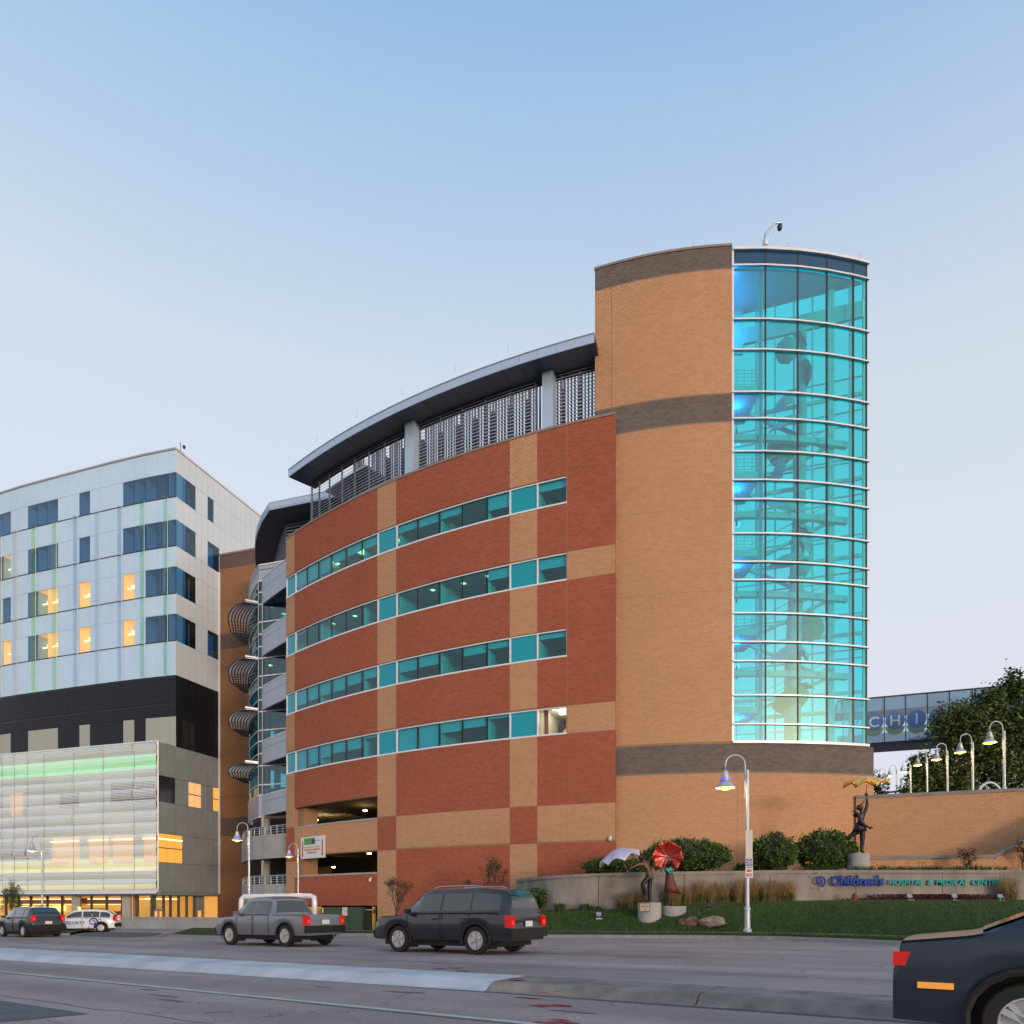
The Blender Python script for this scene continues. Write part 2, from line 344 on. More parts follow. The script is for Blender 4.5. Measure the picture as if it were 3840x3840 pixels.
for ri, (zt, zb) in enumerate(ROWS):
    A0.slab(frm, tl['L'], tl['f'], zt-.09, zt-.005, -.2, -.045); A0.slab(frm, tl['L'], tl['f'], zb+.005, zb+.11, -.2, .03)
    for i, c in enumerate(cuts):
        heavy = c in (1073, 1106.5, 1415.5, 1486, 1912, 2015, 2126); t = th(c)
        p = A0.pt(t, -.12, (zt+zb)/2); w = .11 if heavy else .035
        if heavy: frm.box(p, (w, .15, zt-zb-.2), t-math.pi/2)
    for i, kd in enumerate(kinds):
        t0, t1 = th(cuts[i])+.0008, th(cuts[i+1])-.0008
        a, b = A0.pt(t0, -.13), A0.pt(t1, -.13); z0, z1 = zb+.1, zt-.08
        d = (b-a).normalized(); nrm = Vector((d.y, -d.x, 0)); off = nrm*.012
        m2 = MB().prism([a-off, b-off, b+off, a+off], z0, z1)
        if kd == 's': bput(m2, 'spandrel_panel', 'spandrel_cyan'); continue
        pane = bput(m2, 'window_pane', 'pane_clear' if (ri, i) == (3, 14) else 'pane_teal')
        bl = blinds[ri].get(i, 0)
        if bl:
            inn = -nrm*.12 if nrm.dot(A0.pt(t0)-Vector((A0.c.x, A0.c.y, 0))) > 0 else nrm*.12
            hh = (z1-z0)*min(bl, .98); a2, b2 = a+inn, b+inn
            mm = MB().prism([a2, b2, b2+inn*.06, a2+inn*.06], z1-hh, z1)
            o = mm.build('roller_blind', M['blind'], pane)
        if cuts[i+1] not in (1106.5, 1415.5, 1486, 1912, 2015, 2126):
            mq = MB().box(A0.pt(t1+.0008, -.13, (z0+z1)/2), (.045, .09, z1-z0), t1-math.pi/2)
            o = mq.build('mullion', M['frame_dark'], pane)
bput(frm, 'window_frame', 'white_metal')
# rooms behind the glass
fl, ce, bw = MB(), MB(), MB()
for zt, zb in ROWS:
    A0.slab(fl, tl['L']+.004, tl['g'], zb-.45, zb-.2, -6.5, -.345); A0.slab(ce, tl['L']+.004, tl['g'], zt+.25, zt+.45, -6.5, -.345)
    A0.slab(bw, tl['L']+.004, tl['g'], zb-.2, zt+.25, -6.6, -6.45)
bput(fl, 'room_floor', 'room_dark'); bput(ce, 'room_ceiling', 'ceiling_tile'); bput(bw, 'room_wall', 'room_wall')
mb = MB()
for zt, zb in ROWS:
    for px in (1075, 1190, 1353, 1486, 1643, 1822, 2015, 2126, 2300):
        t = th(px); a, b = A0.pt(t, -.345), A0.pt(t, -6.45); mb.prism([a, b, b+Vector((.12, .05, 0)), a+Vector((.12, .05, 0))], zb-.2, zt+.25)
bput(mb, 'partition', 'room_wall')
def light_panel(ri, px, dep, w=1.0, l=.6, mat='light_ceiling'):
    if px > 2000: mat = 'light_white'
    t = th(px); p = A0.pt(t, -dep, ROWS[ri][0]+.235); bput(MB().box(p, (w, l, .02), t-math.pi/2), 'ceiling_light', mat)
for ri, px, dep in ((0, 1185, 1.6), (0, 1225, 3.2), (0, 1300, 1.8), (0, 1330, 4.0), (0, 1405, 2.0), (3, 2078, 1.3), (3, 2085, 2.6)): light_panel(ri, px, dep, 1.2, .6)
for ri, px, dep in ((1, 1190, 1.5), (1, 1270, 1.6), (1, 1338, 1.8), (1, 1400, 3), (1, 1575, 1.5), (1, 1585, 4), (1, 1690, 1.7), (1, 1790, 1.5), (3, 1370, 2), (2, 1310, 2.4)): light_panel(ri, px, dep, .28, .28)
pl = bpy.data.lights.new('room_light', 'POINT'); pl.energy = 55; pl.color = (1, .80, .48); pl.shadow_soft_size = .3; po_ = bpy.data.objects.new('room_light', pl); COL.objects.link(po_); po_.location = A0.pt(th(2078), -1.8, r4[0]-.1); po_.parent = bld; P0(po_)
# the lit corner room: red walls, clock, bottle
t = th(2072); zb4 = r4[1]
mb = MB(); A0.slab(mb, th(2016), th(2128), r4[1]-.2, r4[0]-.15, -4.05, -3.9); bput(mb, 'red_wall', 'bronze_rust')
p = A0.pt(th(2058), -3.85, r4[0]-.75); q = MB().lathe([(.0, -.02), (.26, -.02), (.28, .0), (.26, .02), (.0, .02)], 20)
o = bput(q, 'wall_clock', 'blind'); o.matrix_parent_inverse = Matrix.Translation(-bld.location) @ Matrix.Translation(p) @ Matrix.Rotation(t-math.pi/2, 4, 'Z') @ Matrix.Rotation(math.pi/2, 4, 'X')
mb = MB(); A0.slab(mb, th(2018), th(2034), r4[1]-.2, r4[0]+.2, -1.2, -1.1); bput(mb, 'red_wall', 'red_mortar')
# ------------------------------------------------------------------ louvred plant storey and its roof
ld = -1.3                               # louvres stand back from the wall below
ROOFO = .75                             # eaves overhang beyond the wall face
EH = (HZ-1250)/F*A0.pt(A0.ang(2231, ROOFO), ROOFO).y + CZ
LTOP = EH-.50
posts_px = [1170, 1198, 1236, 1283, 1330, 1384, 1444, 1518, 1556, 1653, 1734, 1821, 1914, 2010, 2075, 2107, 2175, 2232]
po = MB()
for px in posts_px:
    t = th(px, ld); po.box(A0.pt(t, ld, (TOP+LTOP)/2), (.07, .12, LTOP-TOP), t-math.pi/2)
bput(po, 'louvre_post', 'slat_metal')
NS = 18
for i in range(len(posts_px)-1):
    if i in (7, 13): continue
    t0, t1 = th(posts_px[i], ld), th(posts_px[i+1], ld)
    a, b = A0.pt(t0, ld+.1), A0.pt(t1, ld+.1); d = (b-a); n = Vector((-d.y, d.x, 0)).normalized()
    if n.y > 0: n = -n
    me = None
    for k in range(NS):
        z = TOP+.25+(LTOP-TOP-.3)*k/(NS-1)
        if me is None:
            ps = [Vector((0, 0, -.075))+n*.10, Vector((0, 0, -.075))+n*.13, Vector((0, 0, .075))-n*.0, Vector((0, 0, .075))-n*.03]
            m2 = MB().add([p for p in ps]+[p+d for p in ps], ((0, 1, 2, 3), (7, 6, 5, 4), (0, 4, 5, 1), (1, 5, 6, 2), (2, 6, 7, 3), (3, 7, 4, 0)))
            me = m2.mesh('slat', M['slat_metal'])
        o = link('slat', me, None, bld); o.location = Vector((a.x, a.y, z)); P0(o)
for px0, px1 in ((1520, 1553), (2034, 2074)):
    mb = MB(); A0.slab(mb, th(px0, -.6), th(px1, -.6), TOP+.16, LTOP+.02, -1.2, -.55); bput(mb, 'pillar', 'fascia_metal')
# equipment and back louvres seen through the slats
mb = MB(); A0.slab(mb, tl['L'], tl['g']+.02, TOP-.4, TOP-.05, -14, -.5); bput(mb, 'plant_floor', 'dark_metal')
mb = MB()
for k in range(34):
    t = tl['L']+.02+(tl['g']-tl['L'])*k/33
    if k % 2: A0.slab(mb, t-.0022, t+.0022, TOP, LTOP-.1, -9.2, -9.1)
A0.slab(mb, tl['L'], tl['g'], LTOP-1.0, LTOP, -9.1, -9.0); A0.slab(mb, tl['L'], tl['g'], TOP, TOP+1.0, -9.1, -9.0)
bput(mb, 'rear_louvre', 'dark_metal')
mb = MB()
for k in range(15):
    t = th(1190+72*k); mb.box(A0.pt(t, -3.2, (TOP+LTOP)/2), (.30, .28, LTOP-TOP+.8), t); 
    for q in range(6): mb.box(A0.pt(t+.004*q, -3.6, (TOP+LTOP)/2+.9), ((.15, .06, .10)[q % 3], .1, LTOP-TOP+1.8), t)
    mb.bar(A0.pt(t, -3.3, TOP+1.7), A0.pt(t+.035, -3.3, TOP+1.7), .12, .2)
bput(mb, 'steel_frame', 'soffit_metal')
for px, w, h in ((1640, 3.0, 2.0), (1880, 2.4, 1.7), (2050, 2.0, 2.4), (1420, 2.6, 1.8), (1270, 3, 2.6)):
    t = th(px); p = A0.pt(t, -5.5, TOP+h/2); m2 = MB().box(p, (w, 1.6, h), t-math.pi/2); m2.lathe([(.55, 0), (.6, .3), (.6, .5)], 14, (p.x, p.y, TOP+h)); bput(m2, 'air_handler', 'grey_metal')
tE0 = th(1081, ROOFO); tE1 = th(2229, ROOFO)
mb = MB(); rows = [[], [], []]
nseg = 22
for k in range(nseg+1):
    t = tE0+(tE1-tE0)*k/nseg
    rows[0].append(A0.pt(t, ROOFO-.02, EH-.52)); rows[1].append(A0.pt(t, ld+.2, LTOP+.03)); rows[2].append(A0.pt(t, -1.75, LTOP+.03))
mb.grid(rows); soff = bput(mb, 'soffit', 'soffit_metal')
jn = MB()
for k in range(0, nseg+1):
    t = tE0+(tE1-tE0)*k/nseg; jn.bar(A0.pt(t, ROOFO-.05, EH-.527), A0.pt(t, ld+.25, LTOP+.035), .03, .012)
o = jn.build('joint', M['frame_dark'], soff)
for k in range(nseg):
    t0 = tE0+(tE1-tE0)*k/nseg+.00012; t1 = tE0+(tE1-tE0)*(k+1)/nseg-.00012
    m2 = MB(); A0.slab(m2, t0, t1, EH-.55, EH, ROOFO-.05, ROOFO); bput(m2, 'fascia_panel', 'fascia_metal')
mb = MB(); A0.slab(mb, tE0, tE1, EH-.12, EH-.02, -1.75, ROOFO-.06); A0.slab(mb, tE0, th(1270), EH-.30, EH-.14, -12, -2.7); A0.slab(mb, tE0, tE1, EH-.0, EH+.05, ROOFO-.2, ROOFO+.04); bput(mb, 'roof', 'grey_metal')
mb = MB()
for px in (1180, 1330, 1500, 1700, 1900): mb.tube([A0.pt(th(px, 1.5), 1.3, EH), A0.pt(th(px, 1.5), 1.3, EH+.45)], .012, 5)
bput(mb, 'lightning_rod', 'grey_metal')
# caged ladder beside the stair tower
mb = MB(); q = A0.pt(th(2221), -2.5)
zt = HT(1105, q.y); zb = EH
for k in range(7):
    a = math.pi+math.pi*k/6; mb.tube([(q.x+.45*math.cos(a)+.35, q.y+.4*math.sin(a), zb), (q.x+.45*math.cos(a)+.35, q.y+.4*math.sin(a), zt)], .018, 5)
for z in (zb+.5, (zb+zt)/2, zt):
    mb.tube([(q.x+.35+.45*math.cos(math.pi*.9+math.pi*1.2*k/10), q.y+.4*math.sin(math.pi*.9+math.pi*1.2*k/10), z) for k in range(11)], .03, 5)
bput(mb, 'caged_ladder', 'grey_metal')
# ------------------------------------------------------------------ parking levels inside the left third
mb = MB()
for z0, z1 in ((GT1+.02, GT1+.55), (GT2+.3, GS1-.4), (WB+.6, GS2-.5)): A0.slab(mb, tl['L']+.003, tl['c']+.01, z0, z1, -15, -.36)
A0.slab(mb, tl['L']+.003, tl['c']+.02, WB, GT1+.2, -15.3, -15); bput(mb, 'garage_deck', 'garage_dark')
mb = MB()
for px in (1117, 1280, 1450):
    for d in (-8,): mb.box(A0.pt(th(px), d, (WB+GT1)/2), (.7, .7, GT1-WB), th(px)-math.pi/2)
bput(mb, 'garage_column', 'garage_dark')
mb = MB()
for zt in (GT1, GT2):
    mb = MB(); A0.slab(mb, th(1105), th(1127), (GS1 if zt == GT1 else GS2), zt, -1.6, -.35); bput(mb, 'garage_pier', 'tan_mortar')
for px, py, d in ((1186, 3074, 3.0), (1369, 3038, 3.0), (1385, 3199, 1.6), (1250, 3250, 6.0)):
    t = th(px, -d); zz = A0.pt(t, -d).y; p = W(px, py, zz)
    m2 = MB().lathe([(.03, -.10), (.14, -.085), (.18, -.02), (.15, .0), (.02, .015)], 14, p); bput(m2, 'garage_lamp', 'garage_lamp')
    pl = bpy.data.lights.new('garage_light', 'POINT'); pl.energy = 60; pl.color = (1, .6, .22); pl.shadow_soft_size = .15
    po_ = bpy.data.objects.new('garage_light', pl); COL.objects.link(po_); po_.location = p-Vector((0, 0, .3)); po_.parent = bld; P0(po_)
p = A0.pt(th(1190, -7), -7, GS2+.5); bput(MB().box(p, (4.5, .2, 1.7), th(1190)-math.pi/2), 'lit_office', 'tan_mortar')
bput(MB().box(p+Vector((.6, -.25, .1)), (1.4, .1, .9), th(1190)-math.pi/2), 'office_window', 'frame_dark')
# under the building: dark recess, green switchgear is built later
mb = MB(); A0.slab(mb, tl['L'], tl['c'], GB-.3, WB-.02, -4.2, -4); bput(mb, 'recess_wall', 'concrete')
mb = MB(); A0.slab(mb, tl['L'], tl['c'], WB, WB+.3, -5, -.35); bput(mb, 'recess_ceiling', 'concrete')
# security cameras on the wall are things of their own

# ------------------------------------------------------------------ stair tower: brick to the left, glass to the right
A1 = Arc(14.856, 72.111, 27.996)
twr = empty('stair_tower', A1.pt(A1.ang(2760)), label='tall curved stair tower, tan brick on one side and teal glass on the other', cat='tower')
def put(root, mb, name, mat, parent=None, smooth=False, **k):
    o = mb.build(name, M[mat] if isinstance(mat, str) else mat, parent or root, smooth=smooth, **k)
    if parent is None: o.matrix_parent_inverse = Matrix.Translation(-root.location)
    return o
ta = A1.ang; h1 = lambda y: HT(y, 44.15)
T0, T1, T2, T3 = ta(2231), ta(2745), ta(3249), A1.ang(3276)
TB = [h1(y) for y in (924, 1009, 1477, 1583, 2788, 2899)]
cells = []; backs = {}
for z0, z1, tone in ((TB[1], TB[0], 'dark'), (TB[2], TB[1], 'tan'), (TB[3], TB[2], 'dark'), (TB[4], TB[3], 'tan')):
    for q0, q1 in (((z0, TOP), (TOP, z1)) if z0 < TOP < z1 else ((z0, z1),)):
        a = T0 if q0 >= TOP else ta(2300)
        brick_rows(None, a*A1.r, T1*A1.r, q0, q1, cells, tone); mb = MB(); A1.slab(mb, a, T1, q0, q1, -.4, 0); put(twr, mb, 'wall', tone+'_mortar')
for z0, z1, tone in ((TB[5], TB[4], 'dark'), (.6, TB[5], 'tan')):
    brick_rows(None, ta(2300)*A1.r, T3*A1.r, z0, z1, cells, tone); mb = MB(); A1.slab(mb, ta(2300), T3, z0, z1, -.4, 0); put(twr, mb, 'wall', tone+'_mortar')
bricks_for(place_arc(A1), cells, twr)
for y, b in ((1262-60, T1), (1590+15, T1), (1915, T1), (2230, T1), (2510, T1), (2805, T1), (3003, T3)):
    z = HT(y-15, 44.15); mb = MB(); A1.slab(mb, T0 if z > TOP else ta(2300), b, z-.011, z+.011, -.01, .0125); put(twr, mb, 'movement_joint', 'joint_dark')
mb = MB(); A1.slab(mb, ta(2294)-.0005, ta(2294)+.0005, TOP, TB[0], -.01, .015); A1.slab(mb, ta(2765)-.0004, ta(2765)+.0004, .6, TB[4], -.01, .015); put(twr, mb, 'movement_joint', 'red_mortar')
mb = MB(); A1.slab(mb, T0-.001, T1, TB[0], TB[0]+.14, -.6, .07); put(twr, mb, 'coping', 'coping_stone')
# end walls, right corner and glazed rear wall parallel to the street grid
gx, gy = .951, -.31
cr_ = A1.pt(T2, -.1); cl = A1.pt(T0)
RB = lambda px: (lambda d: d*((cr_.x*gy-cr_.y*gx-.0)/(d.x*gy-d.y*gx)))(Vector(((px-CX)/F, 1, 0)))   # rear wall at photo column px
bl_ = RB(2745)+Vector((-gx, -gy, 0))*9
mb = MB(); rr_ = A1.pt(T0, -9); mb.prism([A1.pt(T0, -.4), A1.pt(T0, 0), rr_+Vector((-.4, 0, 0)), rr_], .5, TB[0]); put(twr, mb, 'side_wall', 'tan_mortar')
mb = MB(); a, b = A1.pt(T3, -.02), A1.pt(T3, -6); mb.prism([a, b, b+Vector((-.4, 0, 0)), A1.pt(T3, -.4)], .5, TB[4]); put(twr, mb, 'side_wall', 'dark_brick')
mb = MB(); poly = [A1.pt(T0+(T2-T0)*k/20, -.35) for k in range(21)]+[RB(2745)+Vector((0, .3, 0)), bl_, A1.pt(T0, -8.5)]
mb.prism(poly, h1(1000), h1(990)); put(twr, mb, 'roof', 'white_metal')
mb = MB(); mb.prism([p for p in poly], TB[4]-.3, TB[4]-.02); put(twr, mb, 'base_slab', 'concrete')
RY = [936, 999, 1201, 1315, 1473.6, 1572.7, 1695.7, 1803, 1875, 2003, 2109, 2177, 2301, 2408.6, 2480, 2608, 2716, 2783]
RZ = [h1(y) for y in RY]
PXS = [2748, 2871, 2992, 3101, 3200, 3249]
pts = [A1.pt(ta(p) if p < 3249 else T2) for p in PXS]
def inset(p, d): v = Vector((p.x-A1.c.x, p.y-A1.c.y, 0)).normalized(); return p+v*d
for r in range(len(RZ)-1):
    for c in range(5):
        a, b = pts[c], pts[c+1]; m2 = MB().prism([inset(a, -.02), inset(b, -.02), inset(b, .0), inset(a, .0)], RZ[r+1]+.05, RZ[r]-.05)
        put(twr, m2, 'glass_pane' if r else 'spandrel_pane', 'pane_cyan' if r else 'spandrel_navy')
for r, z in enumerate(RZ):
    ring = MB(); hh = .09 if 0 < r < len(RZ)-1 else .16
    for c in range(5):
        a, b = pts[c], pts[c+1]; e = Vector((0, 0, 0))
        if c == 4: e = (b-a).normalized()*.14
        ring.prism([inset(a, -.05), inset(b, -.05)+e, inset(b, .14)+e, inset(a, .14)], z-hh/2, z+hh/2)
    put(twr, ring, 'transom', 'white_metal')
for c, p in enumerate(pts):
    m2 = MB(); w = .12 if c == 0 else .07
    m2.prism([inset(p, -.12)+Vector((-w/2, 0, 0)), inset(p, -.12)+Vector((w/2, 0, 0)), inset(p, .03)+Vector((w/2, 0, 0)), inset(p, .03)+Vector((-w/2, 0, 0))], RZ[-1], RZ[0])
    put(twr, m2, 'mullion', 'white_metal' if c == 0 else 'frame_dark')
# rear glass
rpx = [2745, 2835, 2905, 2975, 3045, 3115, 3185, 3236]
FL = [h1(y) for y in (1431, 1755, 2052, 2350, 2646)]
MID = [h1(y) for y in (1614, 1908, 2210, 2510)]
rp = [RB(x) for x in rpx]
for c in range(len(rp)-1):
    for z0, z1 in zip([TB[4]]+FL[::-1], FL[::-1]+[h1(1135)]):
        m2 = MB().prism([rp[c], rp[c+1], rp[c+1]+Vector((0, .02, 0)), rp[c]+Vector((0, .02, 0))], z0+.04, z1-.04); put(twr, m2, 'rear_pane', 'pane_back')
pmat('stair_steel', (.66, .72, .72), .6)
mb = MB()
for p, w in zip(rp, (.12, .1, .06, .06, .06, .34, .08, .12)): mb.box(p+Vector((0, -.08, (TB[4]+RZ[1])/2)), (w, .14, RZ[1]-TB[4]))
for z in FL: mb.bar(rp[0]+Vector((0, -.1, z)), rp[-1]+Vector((0, -.1, z)), .12, .22)
for z in FL+MID:
    for dz in (-1.0, 1.1): mb.bar(rp[0]+Vector((0, -.1, z+dz)), rp[-1]+Vector((0, -.1, z+dz)), .08, .07)
mb.bar(rp[0]+Vector((0, -.1, h1(1110))), rp[-1]+Vector((0, -.1, h1(1110))), .2, 1.0)
put(twr, mb, 'rear_frame', 'stair_steel')
# landings, ring beams, stair flights, rails, blue lights
for i, z in enumerate(FL):
    a, b = ta(2740), ta(2862)
    poly = [A1.pt(a+(b-a)*k/4, -.45) for k in range(5)]+[A1.pt(b, -3.4), A1.pt(a, -3.6)]
    land = put(twr, MB().prism(poly, z-.36, z+.05), 'landing', 'stair_steel')
    rail = MB()
    for k in range(5): rail.tube([A1.pt(a+(b-a)*k/4, -.55, z), A1.pt(a+(b-a)*k/4, -.55, z+1.1)], .025, 5)
    for k in range(5): rail.tube([A1.pt(a, -.55, z+.22*(k+1)), A1.pt(b, -.55, z+.22*(k+1))], .018, 5)
    rail.build('railing', M['white_metal'], land)
    lp = A1.pt(ta(2790), -1.6, z-.42); put(twr, MB().lathe([(.02, -.06), (.22, -.05), (.24, 0), (.02, .01)], 14, lp), 'blue_light', 'light_blue')
    q = bpy.data.lights.new('blue_glow', 'POINT'); q.energy = 65; q.color = (.03, .32, 1); q.shadow_soft_size = .2
    qo = bpy.data.objects.new('blue_glow', q); COL.objects.link(qo); qo.location = lp-Vector((0, 0, .25)); qo.parent = twr; qo.matrix_parent_inverse = Matrix.Translation(-twr.location)
    put(twr, MB().tube([lp-Vector((0, 0, .05)), lp-Vector((0, 0, 1.5)), ], .02, 5).tube([lp-Vector((0, 0, 1.5)), lp-Vector((0, 0, 2.3))], .06, 6), 'hanging_lamp', 'dark_metal')
p = A1.pt(ta(2790), -2.2, h1(1105)); q = bpy.data.lights.new('blue_glow', 'POINT'); q.energy = 110; q.color = (.03, .32, 1); q.shadow_soft_size = .25
qo = bpy.data.objects.new('blue_glow', q); COL.objects.link(qo); qo.location = p; qo.parent = twr; qo.matrix_parent_inverse = Matrix.Translation(-twr.location)
m2 = MB(); m2.box(A1.pt(ta(2792), -3.2, h1(1090)), (1.7, .15, 3.0)); put(twr, m2, 'core_wall', 'stair_steel')
for z in MID:
    m2 = MB(); A1.slab(m2, ta(2745), ta(3205), z-.2, z+.16, -.9, -.6); put(twr, m2, 'ring_beam', 'stair_steel')
for i in range(4):
    z1_, z0_ = FL[i], FL[i+1]; zm = MID[i]
    a, b = A1.pt(ta(2850), -2.2), A1.pt(ta(3150), -1.0)
    m2 = MB().bar(Vector((a.x, a.y, z0_)), Vector((b.x, b.y, zm)), .25, .16); m2.bar(Vector((a.x, a.y+.6, z1_)), Vector((b.x, b.y+.3, zm)), .25, .16)
    for dz in (.6, 1.0): m2.bar(Vector((a.x, a.y-.45, z0_+dz)), Vector((b.x, b.y-.3, zm+dz)), .05, .05)
    put(twr, m2, 'stair_flight', 'stair_steel')
m2 = MB()
for px, d in ((2758, -1.0), (2862, -.45)): m2.box(A1.pt(ta(px), d, (TB[4]+RZ[1])/2), (.2, .2, RZ[1]-TB[4]))
put(twr, m2, 'steel_column', 'stair_steel')
# roof gear
cm = empty('roof_camera', W(2860, 930, 44.6), label='pole mounted dome cameras on top of the glass stair tower', cat='camera')
b0 = W(2862, 925, 44.6)
put(cm, MB().tube([b0, W(2870, 880, 44.6), W(2905, 838, 44.6), W(2920, 836, 44.6), W(2924, 834, 44.6)], [.07, .06, .05, .05, .05], 8), 'bracket_arm', 'grey_metal')
put(cm, MB().lathe([(.02, -.28), (.12, -.22), (.15, -.1), (.16, 0), (.1, .12), (.03, .14)], 14, W(2924, 848, 44.6)), 'camera_dome', 'dark_metal')
put(cm, MB().lathe([(.02, -.25), (.12, -.2), (.15, -.1), (.16, .1), (.1, .2), (.03, .22)], 14, W(2872, 908, 44.6)), 'camera_dome', 'white_metal')
m2 = MB()
for px, py in ((2242, 1010), (2600, 932), (2953, 938), (3223, 975)):
    p = W(px, py, 44.5); m2.tube([p, p+Vector((0, 0, .45))], .012, 5)
put(twr, m2, 'lightning_rod', 'grey_metal')

# ------------------------------------------------------------------ umbrellas: scalloped canopies (used inside the tower and by the statues)
def canopy_mesh(r, depth, ribs=8, scallop=.22, name='canopy', droop=0.0):
    mb = MB(); nr, nt = 6, ribs*6; rows = []
    for i in range(nr+1):
        f = i/nr; row = []
        for k in range(nt):
            t = 2*math.pi*k/nt; ph = (k % 6)/6; sc = math.sin(math.pi*ph)
            rad = r*f*(1-.09*sc*f); z = -depth*(f**1.7)+depth*scallop*sc*f**2.2*1.2
            row.append((rad*math.cos(t), rad*math.sin(t), z))
        row.append(row[0]); rows.append(row)
    mb.grid(rows); return mb
def orient(o, pos, axis):
    q = Vector((0, 0, 1)).rotation_difference(Vector(axis).normalized()); o.rotation_mode = 'QUATERNION'; o.rotation_quaternion = q; o.location = pos
pmat('umbrella_bronze', (.52, .58, .58), .5); pmat('umbrella_gold', (.42, .34, .16), .45); pmat('umbrella_copper', (.42, .20, .12), .45)
scu = empty('umbrella_sculpture', W(2975, 2790, 46.0), label='column of floating metal umbrellas inside the glass stair tower', cat='sculpture')
put(scu, MB().tube([W(2972, 2785, 45.9), W(2972, 2500, 45.9), W(2990, 2100, 45.8), W(3003, 1700, 45.7), W(3012, 1240, 45.7)], [.52, .5, .42, .34, .2], 12), 'mast', 'umbrella_bronze', smooth=True)
UM = [(2945, 1315, .75, (-.5, -.6, -.5), 'b'), (3012, 1262, .6, (.7, -.2, .7), 'b'), (2935, 1490, .85, (-.6, -.5, .5), 'b'), (2950, 1560, 1.25, (-.3, -.4, .85), 'b'), (3035, 1395, .8, (.9, .1, .3), 'b'),
      (2932, 1680, .95, (-.2, -.9, -.2), 'c'), (2905, 1760, .75, (-.9, -.2, .1), 'b'), (2945, 1865, 1.3, (.1, -.6, .75), 'b'), (3035, 1975, .75, (.5, -.4, .75), 'b'), (3045, 2030, .75, (.6, -.7, .2), 'b'),
      (2962, 2075, 1.35, (-.1, -.3, .95), 'b'), (3020, 2150, 1.0, (.5, -.5, -.6), 'b'), (3050, 2335, 1.05, (.1, -.9, .1), 'g'), (2940, 2430, 1.1, (-.5, -.4, .75), 'b'), (3030, 2450, .6, (.8, -.3, .4), 'b'),
      (3030, 2560, .55, (.3, -.3, .9), 'g'), (2975, 2645, 1.2, (.1, -.5, -.75), 'g')]
for px, py, r, ax, kd in UM:
    me = canopy_mesh(r, r*.5).mesh('umbrella', M[{'b': 'umbrella_bronze', 'g': 'umbrella_gold', 'c': 'umbrella_copper'}[kd]], True)
    o = link('umbrella', me, None, scu); orient(o, W(px, py, 45.4), ax); o.matrix_parent_inverse = Matrix.Translation(-scu.location)

# ------------------------------------------------------------------ bow-fronted glass bay with balconies, at the far end of the brick front
bay = empty('glass_bay', W(970, 3480, 65.5), label='bowed glass bay with curved metal balconies beside the brick front', cat='building')
zC = 65.5; Cc = Vector((PX(970.5, zC), zC, 0))
side = [Cc]+[Vector((PX(x, zC*1276/d), zC*1276/d, 0)) for x, d in ((961, 1261), (952.4, 1245), (942, 1222), (934, 1198), (930.7, 1151))]
side[-1] = side[-1]; side.append(side[-1]+Vector((-.3, 3.5, 0)))
gd = Vector((gx, gy, 0)); front = [Cc, Cc+gd*1.2, Cc+gd*4.2, Cc+gd*9]
path = side[::-1]+front[1:]
BF = h1  # unused alias
bz = lambda y: HT(y, zC)
def wallpath(mb, path, z0, z1, t=.06, out=0.0):
    for a, b in zip(path[:-1], path[1:]):
        d = (b-a).normalized(); n = Vector((d.y, -d.x, 0)); mb.prism([a+n*out, b+n*out, b+n*(out-t), a+n*(out-t)], z0, z1)
    return mb
yl = [2120, 2180, 2223, 2268, 2335, 2380, 2426, 2470, 2537, 2580, 2626, 2670, 2740, 2781, 2827, 2873, 2944, 2982, 3066]
yt = [('p', 2120, 2180), ('g', 2180, 2982), ('p', 2982, 3066)]
put(bay, wallpath(MB(), path, bz(2182), bz(2120)), 'parapet_panel', 'panel_metal'); put(bay, wallpath(MB(), path, bz(3066), bz(2982), .06, .02), 'parapet_panel', 'panel_metal')
for a, b in zip(path[:-1], path[1:]):
    for ya, yb in ((2180, 2335), (2335, 2380), (2380, 2537), (2537, 2626), (2626, 2740), (2740, 2827), (2827, 2944), (2944, 2982)):
        d = (b-a).normalized(); n = Vector((d.y, -d.x, 0)); put(bay, MB().prism([a+d*.03, b-d*.03, b-d*.03-n*.02, a+d*.03-n*.02], bz(yb)+.05, bz(ya)-.05), 'window_pane', 'pane_bow')
tr = MB()
for y in (2120, 2180, 2223, 2268, 2335, 2380, 2426, 2470, 2537, 2580, 2626, 2670, 2740, 2781, 2827, 2873, 2944, 2982, 3064): wallpath(tr, path, bz(y)-.05, bz(y)+.05, .14, .05)
put(bay, tr, 'transom', 'white_metal')
mb = MB()
for p, n_ in ((Cc, 0), (Cc+gd*.45, 1)):
    mb.box(p+Vector((0, -.06, (bz(2982)+bz(2180))/2)), (.07, .1, bz(2180)-bz(2982)))
put(bay, mb, 'mullion', 'panel_metal')
# floors and cyan columns inside
mb = MB()
inner = [p+Vector((.3, .4, 0)) for p in path]+[Vector((-8, 80, 0)), Vector((-24, 86, 0))]
for y in (2205, 2425, 2604, 2782, 2962, 3060): mb.prism([(p.x, p.y) for p in inner], bz(y)-.2, bz(y)+.2)
put(bay, mb, 'floor_slab', 'room_wall')
pmat('cyan_column', (.05, .5, .6), .5)
for k, (dx, dy) in enumerate(((1.3, 1.2), (5.5, 2.5))): put(bay, MB().tube([Cc+Vector((dx, dy, bz(3060))), Cc+Vector((dx, dy, bz(2120)))], .3, 12), 'column', 'cyan_column')
for px, py in ((1022, 2275), (1065, 2302), (1014, 2495)): p = W(px, py, zC+1.5); put(bay, MB().lathe([(.01, -.04), (.2, -.03), (.2, .02)], 12, p), 'ceiling_light', 'light_warm')
